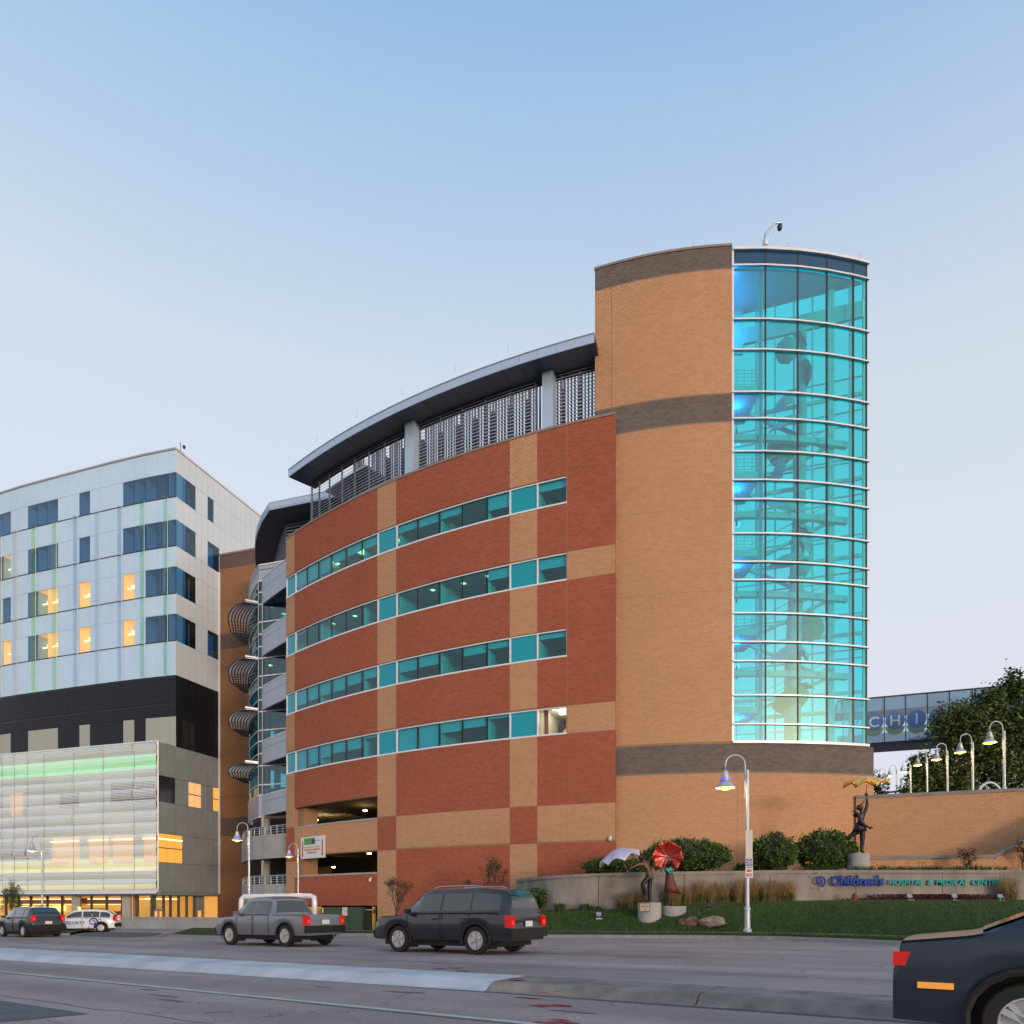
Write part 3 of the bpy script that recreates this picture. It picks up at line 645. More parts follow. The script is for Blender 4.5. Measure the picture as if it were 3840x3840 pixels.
# curved metal balconies: the front's circle carried on, one bay back
tb0, tb1 = th(984, -.6), th(1078, -.6)
BALC = [((2099, 2140, 2200), 0), ((2312, 2340, 2405), 0), ((2528, 2560, 2620), 0), ((2744, 2775, 2835), 0), ((2960, 2985, 3040), 0)]
bzz = lambda y: HT(y, A0.pt(th(1072, -.6), -.6).y)
for (yt_, ym, yb), _ in BALC:
    for z0, z1 in ((bzz(yb), bzz(ym)-.012), (bzz(ym)+.012, bzz(yt_))):
        for k in range(3):
            a = tb0+(tb1-tb0)*k/3; b = tb0+(tb1-tb0)*(k+1)/3
            m2 = MB(); A0.slab(m2, a+.0002, b-.0002, z0, z1, -.7, -.6, .5); put(bay, m2, 'balcony_panel', 'panel_metal')
    m2 = MB(); A0.slab(m2, tb0, tb1, bzz(yb)-.05, bzz(yb)+.1, -3.2, -.65); put(bay, m2, 'balcony_floor', 'soffit_metal')
    m2 = MB(); A0.slab(m2, tb0, tb1, bzz(yt_)-.02, bzz(yt_)+.06, -.76, -.56); put(bay, m2, 'balcony_cap', 'white_metal')
# concrete parking balconies with rails below
cpath = [p+Vector((.1, -.2, 0)) for p in side[::-1]]+[Cc+Vector((.4, -.9, 0)), A0.pt(th(1030, -.7), -.5), A0.pt(th(1080, -.7), -.5)]
cpath = [W(906, 3400, 70.5), W(907, 3400, 69.0), W(912, 3400, 67.2), W(925, 3400, 65.4), W(950, 3400, 64.0), W(990, 3400, 62.8), W(1035, 3400, 61.8), W(1080, 3400, 60.9)]
cpath = [Vector((p.x, p.y, 0)) for p in cpath]
for yt_, yb in ((3123, 3215), (3313, 3500)):
    z1 = HT(yt_, 61); z0 = HT(yb, 61)
    for a, b in zip(cpath[:-1], cpath[1:]):
        d = (b-a); put(bay, MB().prism([a+d*.004, b-d*.004, b-d*.004+Vector((0, .3, 0)), a+d*.004+Vector((.2, .3, 0))], z0, z1), 'concrete_panel', 'concrete_light')
    rl = MB()
    for dz in (.18, .38, .58, .72): rl.tube([p+Vector((.05, .1, z1+dz)) for p in cpath], .03 if dz < .7 else .05, 6)
    for i in range(len(cpath)-1):
        for f in (0, .5): p = cpath[i].lerp(cpath[i+1], f); rl.tube([p+Vector((.05, .1, z1)), p+Vector((.05, .1, z1+.72))], .03, 6)
    put(bay, rl, 'guard_rail', 'grey_metal')
    mb = MB().prism([(p.x, p.y+.3) for p in cpath]+[(-10, 72), (-26, 80)], z1-.9, z1-.6); put(bay, mb, 'parking_deck', 'garage_dark')
mb = MB()
for px, zz in ((985, 63.9), (1000, 66)): p = W(px, 3300, zz); mb.tube([Vector((p.x, p.y, -2)), Vector((p.x, p.y, bz(3060)))], .3 if zz > 65 else .13, 10)
put(bay, mb, 'concrete_column', 'concrete_light')
put(bay, MB().prism([(-27.6, 75.5), (-6, 69), (-6, 69.4), (-27.6, 75.9)], -3, bz(3050)), 'rear_wall', 'garage_dark')
# sun shades: curved lattice shelves bracketed off the bow
pmat('shade_metal', (.07, .065, .065), .5, metal=.4)
SH = [2268, 2477, 2668, 2868]
for y0 in SH:
    z = bz(y0)+.1
    sp = side[:]
    lat = MB(); outs = []
    for i, p in enumerate(sp):
        f = i/(len(sp)-1); w = 1.35+.75*math.sin(math.pi*f)
        n = Vector((-.93, -.36, 0)) if i < 2 else Vector((-.96, -.28, 0)); outs.append((p, p+n*w*(.95 if 0 < i else .85)))
    fine = []
    for i in range(len(outs)-1):
        for k in range(4): f = k/4; fine.append((outs[i][0].lerp(outs[i+1][0], f), outs[i][1].lerp(outs[i+1][1], f)))
    fine.append(outs[-1])
    for q in (.0, .14, .28, .42, .56, .70, .84, 1.0):
        lat.tube([a.lerp(b, q)+Vector((0, 0, z)) for a, b in fine], .06, 5)
    o1 = put(bay, lat, 'sun_shade', 'shade_metal')
    sl = MB()
    for a, b in fine: sl.bar(a+Vector((0, 0, z)), b+Vector((0, 0, z)), .05, .05)
    sl.build('blade', M['galvanised'], o1)
    put(bay, MB().bar(outs[0][0]+Vector((0, -.05, z+.10)), outs[0][1]+Vector((0, -.05, z+.16)), .08, .14), 'bracket', 'panel_metal')
# plant storey roof over the bay
rz_ = HT(1884, 64); rp_ = [W(1010, 1884, 64.0), W(979.6, 1933, 66.1), W(964, 1975, 68), W(956, 2013, 69.9), W(955, 2064, 72.6), W(962, 2118, 76.5)]
rp_ = [Vector((p.x, p.y, 0)) for p in rp_]; rfr = rp_[0]+gd*7
outer = rp_[::-1]+[rfr]
poly = [(p.x, p.y) for p in outer]+[(-8, 78), (-20, 86)]
put(bay, MB().prism(poly, rz_-.6, rz_-.55), 'soffit', 'soffit_metal'); put(bay, MB().prism(poly, rz_-.1, rz_-.04), 'roof', 'grey_metal')
put(bay, wallpath(MB(), outer, rz_-.7, rz_, .06), 'fascia_panel', 'fascia_metal')
lc = W(1072, 1949, 66.5); lp_ = [Vector((lc.x, lc.y, 0)), Vector((PX(1050, 69), 69, 0)), Vector((PX(1035, 72), 72, 0)), Vector((PX(1022, 76), 76, 0))]
lpath = lp_[::-1]+[lp_[0]+gd*6]
for k in range(15):
    z = bz(2120)+.1+(rz_-.7-bz(2120)-.1)*k/14; put(bay, wallpath(MB(), lpath, z-.04, z+.04, .12), 'slat', 'slat_metal')
put(bay, wallpath(MB(), [p+Vector((.8, .8, 0)) for p in lpath], bz(2125), rz_-.6, .1), 'louvre_backing', 'dark_metal')
mb = MB().prism([(p.x, p.y) for p in path]+[(-8, 78), (-20, 86)], bz(2120)-.5, bz(2120)-.4); put(bay, mb, 'terrace', 'concrete')

# ------------------------------------------------------------------ glass panelled building to the left
KZ = 72.0                                # depth of its screen corner
gb = empty('glass_building', W(593, 3460, KZ), label='white glass panelled building with dark louvre band and perforated lower screen', cat='building')
rdx, rdy = .31, .951                     # its flank, running away
flank = lambda t: Vector((PX(591.6, KZ)+rdx*t, KZ+rdy*t, 0))
def flank_t(px):
    m = (px-CX)/F; p = flank(0); return (p.x-m*p.y)/(m*rdy-rdx)
UC = flank(flank_t(660)); kz = UC.y
ya = lambda y: HT(y, kz)
# plan line of the upper street face from photo columns and the roof line
roofpx = [(660, 1677), (546, 1699.5), (420, 1729.5), (300, 1761), (176, 1794), (140, 1803.5), (72, 1822.5), (0, 1845.7), (-60, 1869)]
hz0 = (HZ-1677)*kz
fpath = [Vector((PX(x, hz0/(HZ-y)), hz0/(HZ-y), 0)) for x, y in roofpx]
def fpt(px):                              # point of the face at a photo column
    for (a, b) in zip(fpath[:-1], fpath[1:]):
        m = (px-CX)/F; d = b-a; den = d.x-m*d.y
        if abs(den) < 1e-9: continue
        t = (m*a.y-a.x)/den
        if -1e-6 <= t <= 1+1e-6: return a+d*t
    return fpath[0] if px > 600 else fpath[-1]
zc = lambda q: q*.5176
cols = [zc(q) for q in (1275, 1225, 1140, 1055, 973, 892, 810, 731, 652, 575, 495, 420, 343, 272, 203, 137, 78, 22, -40, -100)]
rowsY = [1685, 1770, 1862, 1947.6, 2046, 2123.6, 2224.5, 2301, 2401.5, 2531]
rz2 = [ya(y) for y in rowsY]
pmat('white_glass', (.46, .655, .86), .28, spec=.35, coat=.0, noise=.05, nscale=.25); pmat('flank_panel', (.55, .63, .70), .2, spec=.5, coat=.3, noise=.05, nscale=.3)
pmat('grey_panel', (.28, .32, .35), .45, metal=.2, noise=.10, nscale=.8); pmat('black_louvre', (.010, .012, .020), .4, metal=.3); pmat('pale_blind', (.34, .37, .34), .8)
pmat('lit_room', (.5, .4, .28), .9, emit=(1, .50, .14), es=.65); pmat('dim_room', (.24, .42, .56), .9); pmat('flank_dark', (.02, .024, .028), .15, coat=.3)  # lit_room walls glow by themselves, lamplight put into the material
wins = {0: {0, 1, 2, 3, 4, 8, 11, 12, 13, 16, 17}, 1: {0, 1, 2, 3, 4, 8, 11, 12, 13, 16, 17}, 2: {0, 1, 2, 4, 8, 11, 12, 13, 16}, 3: {0, 1, 2, 4, 8, 11, 12, 13, 16}}
litw = {(1, 16), (2, 4), (2, 8), (2, 11), (2, 12), (3, 4), (3, 8), (3, 11), (3, 12), (3, 16), (3, 17)}
def slabq(a, b, z0, z1, t=.05, gap=.012):
    d = (b-a).normalized(); n = Vector((d.y, -d.x, 0))
    if n.y > 0: n = -n
    a2, b2 = a+d*gap, b-d*gap
    return MB().prism([a2, b2, b2-n*t, a2-n*t], z0+gap, z1-gap), n
for c in range(len(cols)-1):
    b, a = fpt(cols[c]) if c else UC.copy(), fpt(cols[c+1])
    for r in range(9):
        wr = (r-1)//2 if r % 2 == 1 else None
        m2, n = slabq(a, b, rz2[r+1], rz2[r])
        if wr is not None and c in wins[wr]:
            w = put(gb, m2, 'window_pane', 'pane_blue' if (wr, c) not in litw else 'pane_clear')
            back = -n*1.3; m3 = MB()
            A_, B_ = a+back, b+back
            m3.add([(*a.xy, rz2[r+1]), (*b.xy, rz2[r+1]), (*B_.xy, rz2[r+1]), (*A_.xy, rz2[r+1]), (*a.xy, rz2[r]), (*b.xy, rz2[r]), (*B_.xy, rz2[r]), (*A_.xy, rz2[r])], ((0, 1, 2, 3), (4, 7, 6, 5), (2, 6, 7, 3), (1, 5, 6, 2), (0, 3, 7, 4)))
            m3.v = [(x-n.x*.06, y-n.y*.06, z) for x, y, z in m3.v]
            m3.build('room', M['lit_room' if (wr, c) in litw else 'dim_room'], w)
            if (wr, c) in litw:
                z = rz2[r]-.75; q = MB().bar(a+back*.9+Vector((0, 0, z)), b+back*.9+Vector((0, 0, z)), .1, .12); q.bar(a+back*.5+Vector((0, 0, z-.5)), a.lerp(b, .7)+back*.5+Vector((0, 0, z-.5)), .1, .08); q.build('strip_light', M['light_warm'], w)
        else: put(gb, m2, 'glass_panel', 'white_glass')
# coping, joints
cp = MB(); wallpath(cp, [p+Vector((0, 0, 0)) for p in fpath[::-1]], rz2[0], rz2[0]+.16, .4, .12); put(gb, cp, 'coping', 'panel_metal')
bk = MB(); wallpath(bk, [p+Vector((.5, 1.6, 0)) for p in fpath[::-1]], rz2[-1]-8.5, rz2[0], .05); put(gb, bk, 'joint_backing', 'frame_dark')
for y in (1862, 2046, 2224.5, 2401.5):
    q = MB(); wallpath(q, fpath[::-1], ya(y)-.05, ya(y)+.05, .05, .03); put(gb, q, 'sill_line', 'frame_dark')
# coloured glass fins
fc = [(.2, .95, .45), (.25, .95, .5), (.45, .7, .95), (.6, .8, .95), (.45, .7, .95), (.35, .95, .25), (.45, .95, .2), (.95, .8, .7), (.95, .9, .5)]
for k, q in enumerate((1218, 1048, 885, 722, 565, 412, 262, 128, 14)):
    gm = bpy.data.materials.get('fin_%d' % k) or gmat('fin_%d' % k, tuple(.80+.20*v for v in fc[k]), .07, .05, .3)
    p = fpt(zc(q)); n = Vector((-.30, -.954, 0)); a, b = p+n*.06, p+n*.48+Vector((-.12, 0, 0))
    for z1, z0 in zip((ya(1862)-.0, ya(2046), ya(2224), ya(2401)), (ya(2046)+.08, ya(2224)+.08, ya(2401)+.08, ya(2531))):
        put(gb, MB().prism([a, b, b+Vector((.02, .01, 0)), a+Vector((.02, .01, 0))], z0, z1), 'glass_fin', gm)
    put(gb, MB().box(a+Vector((0, 0, (ya(1862)+ya(2531))/2)), (.05, .05, ya(1862)-ya(2531))), 'fin_post', 'white_metal')
# dark louvre band and its windows
lz = [ya(2531), ya(2634), ya(2685), ya(2800)]
for c in range(len(cols)-1):
    b, a = fpt(cols[c]) if c else UC.copy(), fpt(cols[c+1])
    for r in range(3):
        if r == 2 and c in (0, 1, 2, 4, 8, 11, 12, 13, 16, 17): m2, n = slabq(a, b, lz[3], lz[2]); put(gb, m2, 'blind_window', 'pale_blind'); continue
        m2, n = slabq(a, b, lz[r+1], lz[r], .05, .01)
        lv = put(gb, m2, 'louvre_panel', 'black_louvre')
        q = MB(); k = 0; z = lz[r+1]+.12
        while z < lz[r]-.1: q.bar(a+n*.02+Vector((0, 0, z)), b+n*.02+Vector((0, 0, z)), .06, .05); z += .24
        q.build('blade', M['black_louvre'], lv)
# flank
ft = [flank_t(zc(q)) for q in (1275, 1325, 1372, 1417, 1460, 1505, 1547, 1588, 1628, 1668, 1706, 1744, 1780, 1815, 1850, 1890)]
fw = {0: {0, 1, 2, 5}, 1: {0, 1, 2, 5, 6}, 2: {0, 1, 2}, 3: {0, 1, 2, 5, 6}}
for c in range(len(ft)-1):
    a, b = flank(ft[c]), flank(ft[c+1]); nf = Vector((rdy, -rdx, 0)); d = Vector((rdx, rdy, 0))*.012
    for r in range(9):
        if c >= 7 and r > 4: continue
        wr = (r-1)//2 if r % 2 == 1 else None
        m2 = MB().prism([a+d, b-d, b-d-nf*.05, a+d-nf*.05], rz2[r+1]+.012, rz2[r]-.012)
        if wr is not None and c in fw[wr]:
            w = put(gb, m2, 'window_pane', 'pane_blue'); MB().prism([a-nf*.8, b-nf*.8, b-nf*.9, a-nf*.9], rz2[r+1], rz2[r]).build('room', M['dim_room'], w)
        else: put(gb, m2, 'flank_panel', 'flank_panel')
    if c < 7:
        put(gb, MB().prism([a+d, b-d, b-d-nf*.05, a+d-nf*.05], lz[3], lz[0]), 'louvre_panel', 'black_louvre')
        if c in (1, 2): put(gb, MB().prism([a+d*4+nf*.02, b-d*12+nf*.02, b-d*12-nf*.03, a+d*4-nf*.03], lz[3], lz[2]-.2), 'blind_window', 'flank_dark')
p0, p1 = flank(ft[0]), flank(ft[-1]); nf = Vector((rdy, -rdx, 0))
put(gb, MB().prism([p0-nf*1.0, p1-nf*1.0, p1-nf*1.1, p0-nf*1.1], lz[3]-2, rz2[0]), 'joint_backing', 'frame_dark')
put(gb, MB().prism([p0+nf*.12, p1+nf*.12, p1-nf*.4, p0-nf*.4], rz2[0], rz2[0]+.2), 'coping', 'white_metal')
put(gb, MB().prism([(p.x, p.y+.3) for p in fpath[::-1]]+[(p1.x-.3, p1.y), (p1.x-40, p1.y+12)], rz2[0]-.4, rz2[0]-.1), 'roof', 'concrete')
rc = empty('roof_camera', UC+Vector((.3, .3, rz2[0])), label='small black camera on the roof corner of the glass building', cat='camera')
put(rc, MB().tube([UC+Vector((.35, .3, rz2[0])), UC+Vector((.35, .3, rz2[0]+.9))], .03, 6), 'mast', 'dark_metal'); put(rc, MB().lathe([(.02, -.2), (.12, -.12), (.15, 0), (.12, .15), (.02, .2)], 12, UC+Vector((.75, .2, rz2[0]+.35))), 'camera_dome', 'dark_metal')
# screened lower storeys
s0 = flank(0); sdir = Vector((-.951, .31, 0)); sn = Vector((-.31, -.951, 0))
yb2 = lambda y: HT(y, KZ)
spx = [591.6, 501, 385, 273, 162, 100, 51, 5, -60, -130]
def spt(px):
    m = (px-CX)/F; return s0+sdir*((s0.x-m*s0.y)/(m*sdir.y-sdir.x))
SZ1, SZ0 = yb2(2780), yb2(3336)
# wall behind the screen
wb = MB().prism([s0-sn*1.0+sdir*.4, spt(-130)-sn*1.0, spt(-130)-sn*1.3, s0-sn*1.3+sdir*.4], yb2(3345), SZ1); put(gb, wb, 'inner_wall', pmat('inner_wall', (.62, .74, .74), .6))
def inner(px0, px1, y0, y1, name, mat):
    a, b = spt(px0)-sn*.97, spt(px1)-sn*.97; put(gb, MB().prism([a, b, b-sn*.02, a-sn*.02], yb2(y1), yb2(y0)), name, mat)
pmat('led_green', (.1, .4, .2), .6, emit=(.15, 1, .28), es=.75); pmat('led_yellow', (.5, .5, .2), .6, emit=(1, .92, .25), es=.8)
inner(585, -130, 2815, 2872, 'green_light_band', 'led_green'); inner(585, -130, 3215, 3262, 'yellow_light_band', 'led_yellow'); inner(585, -130, 3315, 3332, 'yellow_light_band', 'led_yellow')
for a, b in ((585, 512), (470, 395), (380, 305), (268, 166)): inner(a, b, 3125, 3235, 'lit_window', 'lit_room'); q = MB().bar(spt(a)-sn*.8+Vector((0, 0, yb2(3140))), spt(b)-sn*.8+Vector((0, 0, yb2(3140))), .12, .14); put(gb, q, 'strip_light', 'light_warm')
inner(52, 8, 2930, 3030, 'lit_window', 'lit_room')
inner(575, 385, 2920, 3000, 'dark_window', 'flank_dark'); inner(265, 192, 2945, 3005, 'dark_window', 'flank_dark'); inner(155, -130, 3165, 3195, 'dark_window', 'flank_dark')
# perforated sheet: round holes cut by the material
pm = bpy.data.materials.new('perforated_sheet'); pm.use_nodes = True; t = pm.node_tree; bs = t.nodes['Principled BSDF']
bs.inputs['Base Color'].default_value = (.86, .92, .94, 1); bs.inputs['Roughness'].default_value = .4; bs.inputs['Metallic'].default_value = .2
uvn = t.nodes.new('ShaderNodeUVMap'); vm = t.nodes.new('ShaderNodeVectorMath'); vm.operation = 'SCALE'; vm.inputs[3].default_value = 1/.15; t.links.new(uvn.outputs[0], vm.inputs[0])
vf = t.nodes.new('ShaderNodeVectorMath'); vf.operation = 'FRACTION'; t.links.new(vm.outputs[0], vf.inputs[0])
vsb = t.nodes.new('ShaderNodeVectorMath'); vsb.operation = 'SUBTRACT'; vsb.inputs[1].default_value = (.5, .5, 0); t.links.new(vf.outputs[0], vsb.inputs[0])
vl = t.nodes.new('ShaderNodeVectorMath'); vl.operation = 'LENGTH'; t.links.new(vsb.outputs[0], vl.inputs[0])
lt = t.nodes.new('ShaderNodeMath'); lt.operation = 'GREATER_THAN'; lt.inputs[1].default_value = .34; t.links.new(vl.outputs['Value'], lt.inputs[0]); t.links.new(lt.outputs[0], bs.inputs['Alpha'])
MATS['perforated_sheet'] = pm
NR = 13
for c in range(len(spx)-1):
    a, b = spt(spx[c]), spt(spx[c+1]); ln = (b-a).length; d = (b-a).normalized()
    for r in range(NR):
        z1 = SZ1-(SZ1-SZ0)*r/NR; z0 = SZ1-(SZ1-SZ0)*(r+1)/NR; hh = z1-z0
        tilt = .16+.10*math.sin(r*1.7+c*.9)
        prof = [(0, z0+.03), (tilt*.8, z0+hh*.33), (tilt, z0+hh*.62), (.0, z1-.02)]
        vv = []; uvs = []
        for (o_, z) in prof:
            for p, u in ((a+d*.015, 0), (b-d*.015, ln)): vv.append(tuple(p+sn*o_+Vector((0, 0, z)))); uvs.append((u, z))
        mbb = MB().add(vv, [(2*i, 2*i+1, 2*i+3, 2*i+2) for i in range(3)]); me = mbb.mesh('screen_panel', pm)
        ul = me.uv_layers.new(name='UVMap')
        for lp2 in me.loops: ul.data[lp2.index].uv = uvs[lp2.vertex_index]
        o = link('screen_panel', me, None, gb); o.matrix_parent_inverse = Matrix.Translation(-gb.location)
q = MB()
for x in spx[1:]: q.box(spt(x)-sn*.1+Vector((0, 0, (SZ0+SZ1)/2)), (.08, .08, SZ1-SZ0), .31)
put(gb, q, 'screen_post', 'frame_dark')
ledge = MB(); wallpath(ledge, [spt(-130), s0], yb2(3345), SZ0, 1.2, .05); put(gb, ledge, 'ledge', 'white_metal')
put(gb, MB().prism([s0+sn*.05, spt(-130)+sn*.05, spt(-130)-sn*1.1, s0-sn*1.1], SZ1, SZ1+.12), 'parapet_cap', 'white_metal')
put(gb, MB().box(s0+sn*.02+Vector((.05, 0, (SZ0+SZ1)/2)), (.1, .25, SZ1-SZ0), .31), 'corner_post', 'white_metal')
# grey flank panels of the lower storeys
zf_ = lambda q: 2600+q*.5176
xs = [1148, 1210, 1270, 1322, 1367, 1413, 1458, 1502, 1545, 1585]; tt = [flank_t(zc(q)) for q in xs]
yy = [2780, 2905, 3003, 3123, 3232, 3346]
zz_ = [yb2(y) for y in yy]
def fpanel(c0, c1, r0, r1, name, mat, pr=0.0):
    a, b = flank(tt[c0]), flank(tt[c1]); d = Vector((rdx, rdy, 0))*.02
    return put(gb, MB().prism([a+d+nf*pr, b-d+nf*pr, b-d-nf*.05, a+d-nf*.05], zz_[r1]+.02, zz_[r0]-.02), name, mat)
special = {(0, 1): ('dark_window', 'flank_dark'), (1, 1): ('dark_window', 'flank_dark'), (4, 1): ('lit_window', 'lit_room'), (5, 1): ('lit_window', 'lit_room'), (8, 1): ('lit_window', 'amber_room')}
for c in range(4): special[(c, 3)] = ('lit_window', 'amber_room')
del special[(3, 3)]
for c in range(9):
    for r in range(5):
        nm, mt = special.get((c, r), ('cladding_panel', 'grey_panel')); o = fpanel(c, c+1, r, r+1, nm, mt, 0 if nm == 'cladding_panel' else -.03)
        if nm == 'lit_window':
            a, b = flank(tt[c]), flank(tt[c+1]); zm = (zz_[r]+zz_[r+1])/2
            MB().bar(a-nf*.01+Vector((0, 0, zm)), b-nf*.01+Vector((0, 0, zm)), .06, .08).build('transom', M['frame_dark'], o)
            if r == 3: MB().bar(a-nf*.02+Vector((0, 0, zm+.9)), b-nf*.02+Vector((0, 0, zm+.9)), .05, .12).build('strip_light', M['light_warm'], o)
p0, p1 = flank(tt[0]), flank(tt[-1])
put(gb, MB().prism([p0-nf*.07, p1-nf*.07, p1-nf*.3, p0-nf*.3], zz_[5], zz_[0]), 'joint_backing', 'frame_dark')
put(gb, MB().prism([p0+nf*.04, p1+nf*.04, p1-nf*.3, p0-nf*.3], zz_[5]-.25, zz_[5]), 'ledge', 'grey_metal')
put(gb, MB().box(p1+Vector((.08, 0, (zz_[5]+rz2[4])/2)), (.16, .2, rz2[4]-zz_[5]), 0), 'edge_trim', 'white_metal')
put(gb, MB().prism([p0, p1, UC+Vector((rdx, rdy, 0))*8-Vector((30, -10, 0)), spt(-130)], zz_[5]-.3, zz_[5]-.1), 'overhang_soffit', 'soffit_metal')
put(gb, MB().prism([p0-nf*.1, p1-nf*.1, spt(-130)-sn*1.2+Vector((0, 6, 0)), spt(-130)-sn*1.2], zz_[0]-.05, zz_[0]+.05), 'setback_roof', 'concrete')
# lobby: glazing line set back under the overhang
lb0 = s0-sn*1.6+nf*-.6; lobz0, lobz1 = -2.35, zz_[5]-.3
lpx = [30, 75, 122, 182, 240, 280, 298, 345, 402, 462, 500, 520, 582, 609]
def lpt(px, dep=1.6):
    m = (px-CX)/F; q = s0-sn*dep; return q+sdir*((q.x-m*q.y)/(m*sdir.y-sdir.x))
gl = [-60]+lpx
for a_, b_ in zip(gl[:-1], gl[1:]):
    if (a_, b_) in ((280, 298), (462, 500)): continue
    a, b = lpt(a_), lpt(b_); put(gb, MB().prism([a, b, b-sn*.02, a-sn*.02], lobz0, lobz1), 'lobby_pane', 'pane_clear')
q = MB()
for x in (25, 72, 118, 180, 235, 290, 345, 402, 460, 518, 581): q.box(lpt(x)+sn*.05+Vector((0, 0, (lobz0+lobz1)/2)), (.22, .22, lobz1-lobz0), .31)
put(gb, q, 'lobby_mullion', 'frame_dark')
for x in (287, 476): put(gb, MB().box(lpt(x, 1.2)+Vector((0, 0, (lobz0+lobz1)/2)), (.8, .6, lobz1-lobz0), .31), 'concrete_column', 'concrete_light')
put(gb, MB().box(lpt(507, 1.7)+Vector((0, 0, (lobz0+lobz1)/2)), (.4, .2, lobz1-lobz0), .31), 'wood_panel', 'tan_mortar')
# flank of the lobby
lf = lambda px: flank(flank_t(px))-nf*1.2
for a_, b_ in ((609, 644), (652, 670), (678, 700), (708, 730), (738, 757)):
    a, b = lf(a_), lf(b_); put(gb, MB().prism([a, b, b-nf*.02, a-nf*.02], lobz0, lobz1), 'lobby_pane', 'pane_clear')
q = MB()
for x in (605, 648, 674, 704, 734, 762): q.box(lf(x)+Vector((0, 0, (lobz0+lobz1)/2)), (.25, .3, lobz1-lobz0), .3)
put(gb, q, 'lobby_mullion', 'frame_dark')
put(gb, MB().prism([lf(768), lf(800), lf(800)-nf*.1, lf(768)-nf*.1], lobz0, lobz1), 'end_panel', 'grey_panel')
for a_, b_ in ((611, 627), (629, 645)):
    a, b = lf(a_)+nf*.05, lf(b_)+nf*.05; dr = put(gb, MB().prism([a, b, b-nf*.05, a-nf*.05], lobz0, yb2(3409)), 'door', 'grey_metal')
    c0, c1 = a.lerp(b, .2), a.lerp(b, .8); MB().prism([c0+nf*.01, c1+nf*.01, c1-nf*.01, c0-nf*.01], lobz0+.9, yb2(3417)).build('vision_panel', M['amber_room'], dr)
a, b = lf(770)+nf*.05, lf(790)+nf*.05; dr = put(gb, MB().prism([a, b, b-nf*.05, a-nf*.05], lobz0, yb2(3409)), 'door', 'grey_metal'); c0, c1 = a.lerp(b, .2), a.lerp(b, .8); MB().prism([c0+nf*.01, c1+nf*.01, c1-nf*.01, c0-nf*.01], lobz0+.9, yb2(3417)).build('vision_panel', M['amber_room'], dr)
# lobby interior
pmat('lobby_wall', (.55, .34, .13), .8, emit=(1, .45, .08), es=.6); pmat('lobby_floor', (.3, .2, .1), .4)  # lobby wall is given a warm glow of its own in place of lamplight
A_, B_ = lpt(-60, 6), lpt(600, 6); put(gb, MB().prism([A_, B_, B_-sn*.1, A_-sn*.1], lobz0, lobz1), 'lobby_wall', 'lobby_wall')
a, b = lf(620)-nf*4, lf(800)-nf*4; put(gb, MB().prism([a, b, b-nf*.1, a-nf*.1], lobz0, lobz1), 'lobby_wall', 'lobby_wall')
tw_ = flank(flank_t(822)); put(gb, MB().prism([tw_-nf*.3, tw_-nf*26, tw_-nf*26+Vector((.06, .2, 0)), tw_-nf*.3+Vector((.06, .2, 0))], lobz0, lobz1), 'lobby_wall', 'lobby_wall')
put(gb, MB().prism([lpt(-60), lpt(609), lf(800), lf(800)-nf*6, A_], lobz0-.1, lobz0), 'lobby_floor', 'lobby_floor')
for dep, h_, m_ in ((2.6, .35, 'amber_strip'), (5.5, .9, 'amber_strip'), (4, .3, 'light_warm')):
    for x0, x1 in ((-40, 110), (125, 232), (245, 285), (330, 395), (405, 470), (525, 580)):
        put(gb, MB().bar(lpt(x0, dep)+Vector((0, 0, lobz1-h_)), lpt(x1, dep)+Vector((0, 0, lobz1-h_)), .15, .07), 'strip_light', m_)
for a_, b_ in ((612, 642), (652, 670), (678, 700), (708, 730)): put(gb, MB().bar(lf(a_)-nf*1+Vector((0, 0, lobz1-.35)), lf(b_)-nf*1+Vector((0, 0, lobz1-.35)), .15, .1), 'strip_light', 'light_warm')
mu = bpy.data.materials.new('mural'); mu.use_nodes = True; t = mu.node_tree; bs = t.nodes['Principled BSDF']
tc = t.nodes.new('ShaderNodeTexCoord'); mp = t.nodes.new('ShaderNodeMapping'); mp.inputs['Scale'].default_value = (.5, .5, 2.5); vo = t.nodes.new('ShaderNodeTexVoronoi'); vo.inputs['Scale'].default_value = 1.3
cr = t.nodes.new('ShaderNodeValToRGB'); e = cr.color_ramp.elements; e[0].color = (.30, .02, .02, 1); e[1].color = (.03, .06, .12, 1)
for ps, cc in ((.35, (.42, .05, .03)), (.6, (.22, .03, .09)), (.75, (.06, .10, .14))): q = e.new(ps); q.color = (*cc, 1)
sx = t.nodes.new('ShaderNodeSeparateXYZ'); mrx = t.nodes.new('ShaderNodeMapRange'); mrx.inputs[1].default_value = -48; mrx.inputs[2].default_value = -37
t.links.new(tc.outputs['Object'], mp.inputs[0]); t.links.new(mp.outputs[0], vo.inputs[0]); t.links.new(tc.outputs['Object'], sx.inputs[0]); t.links.new(sx.outputs[0], mrx.inputs[0])
ad = t.nodes.new('ShaderNodeMix'); ad.inputs[0].default_value = .55; sc_ = t.nodes.new('ShaderNodeSeparateColor'); t.links.new(vo.outputs['Color'], sc_.inputs[0]); t.links.new(sc_.outputs[0], ad.inputs[2]); t.links.new(mrx.outputs[0], ad.inputs[3]); t.links.new(ad.outputs[0], cr.inputs[0]); t.links.new(cr.outputs[0], bs.inputs['Base Color'])
MATS['mural'] = mu
a, b = lpt(74, 4.8), lpt(520, 4.8); put(gb, MB().prism([a, b, b-sn*.05, a-sn*.05], yb2(3388), yb2(3365)), 'ceiling_mural', 'mural')
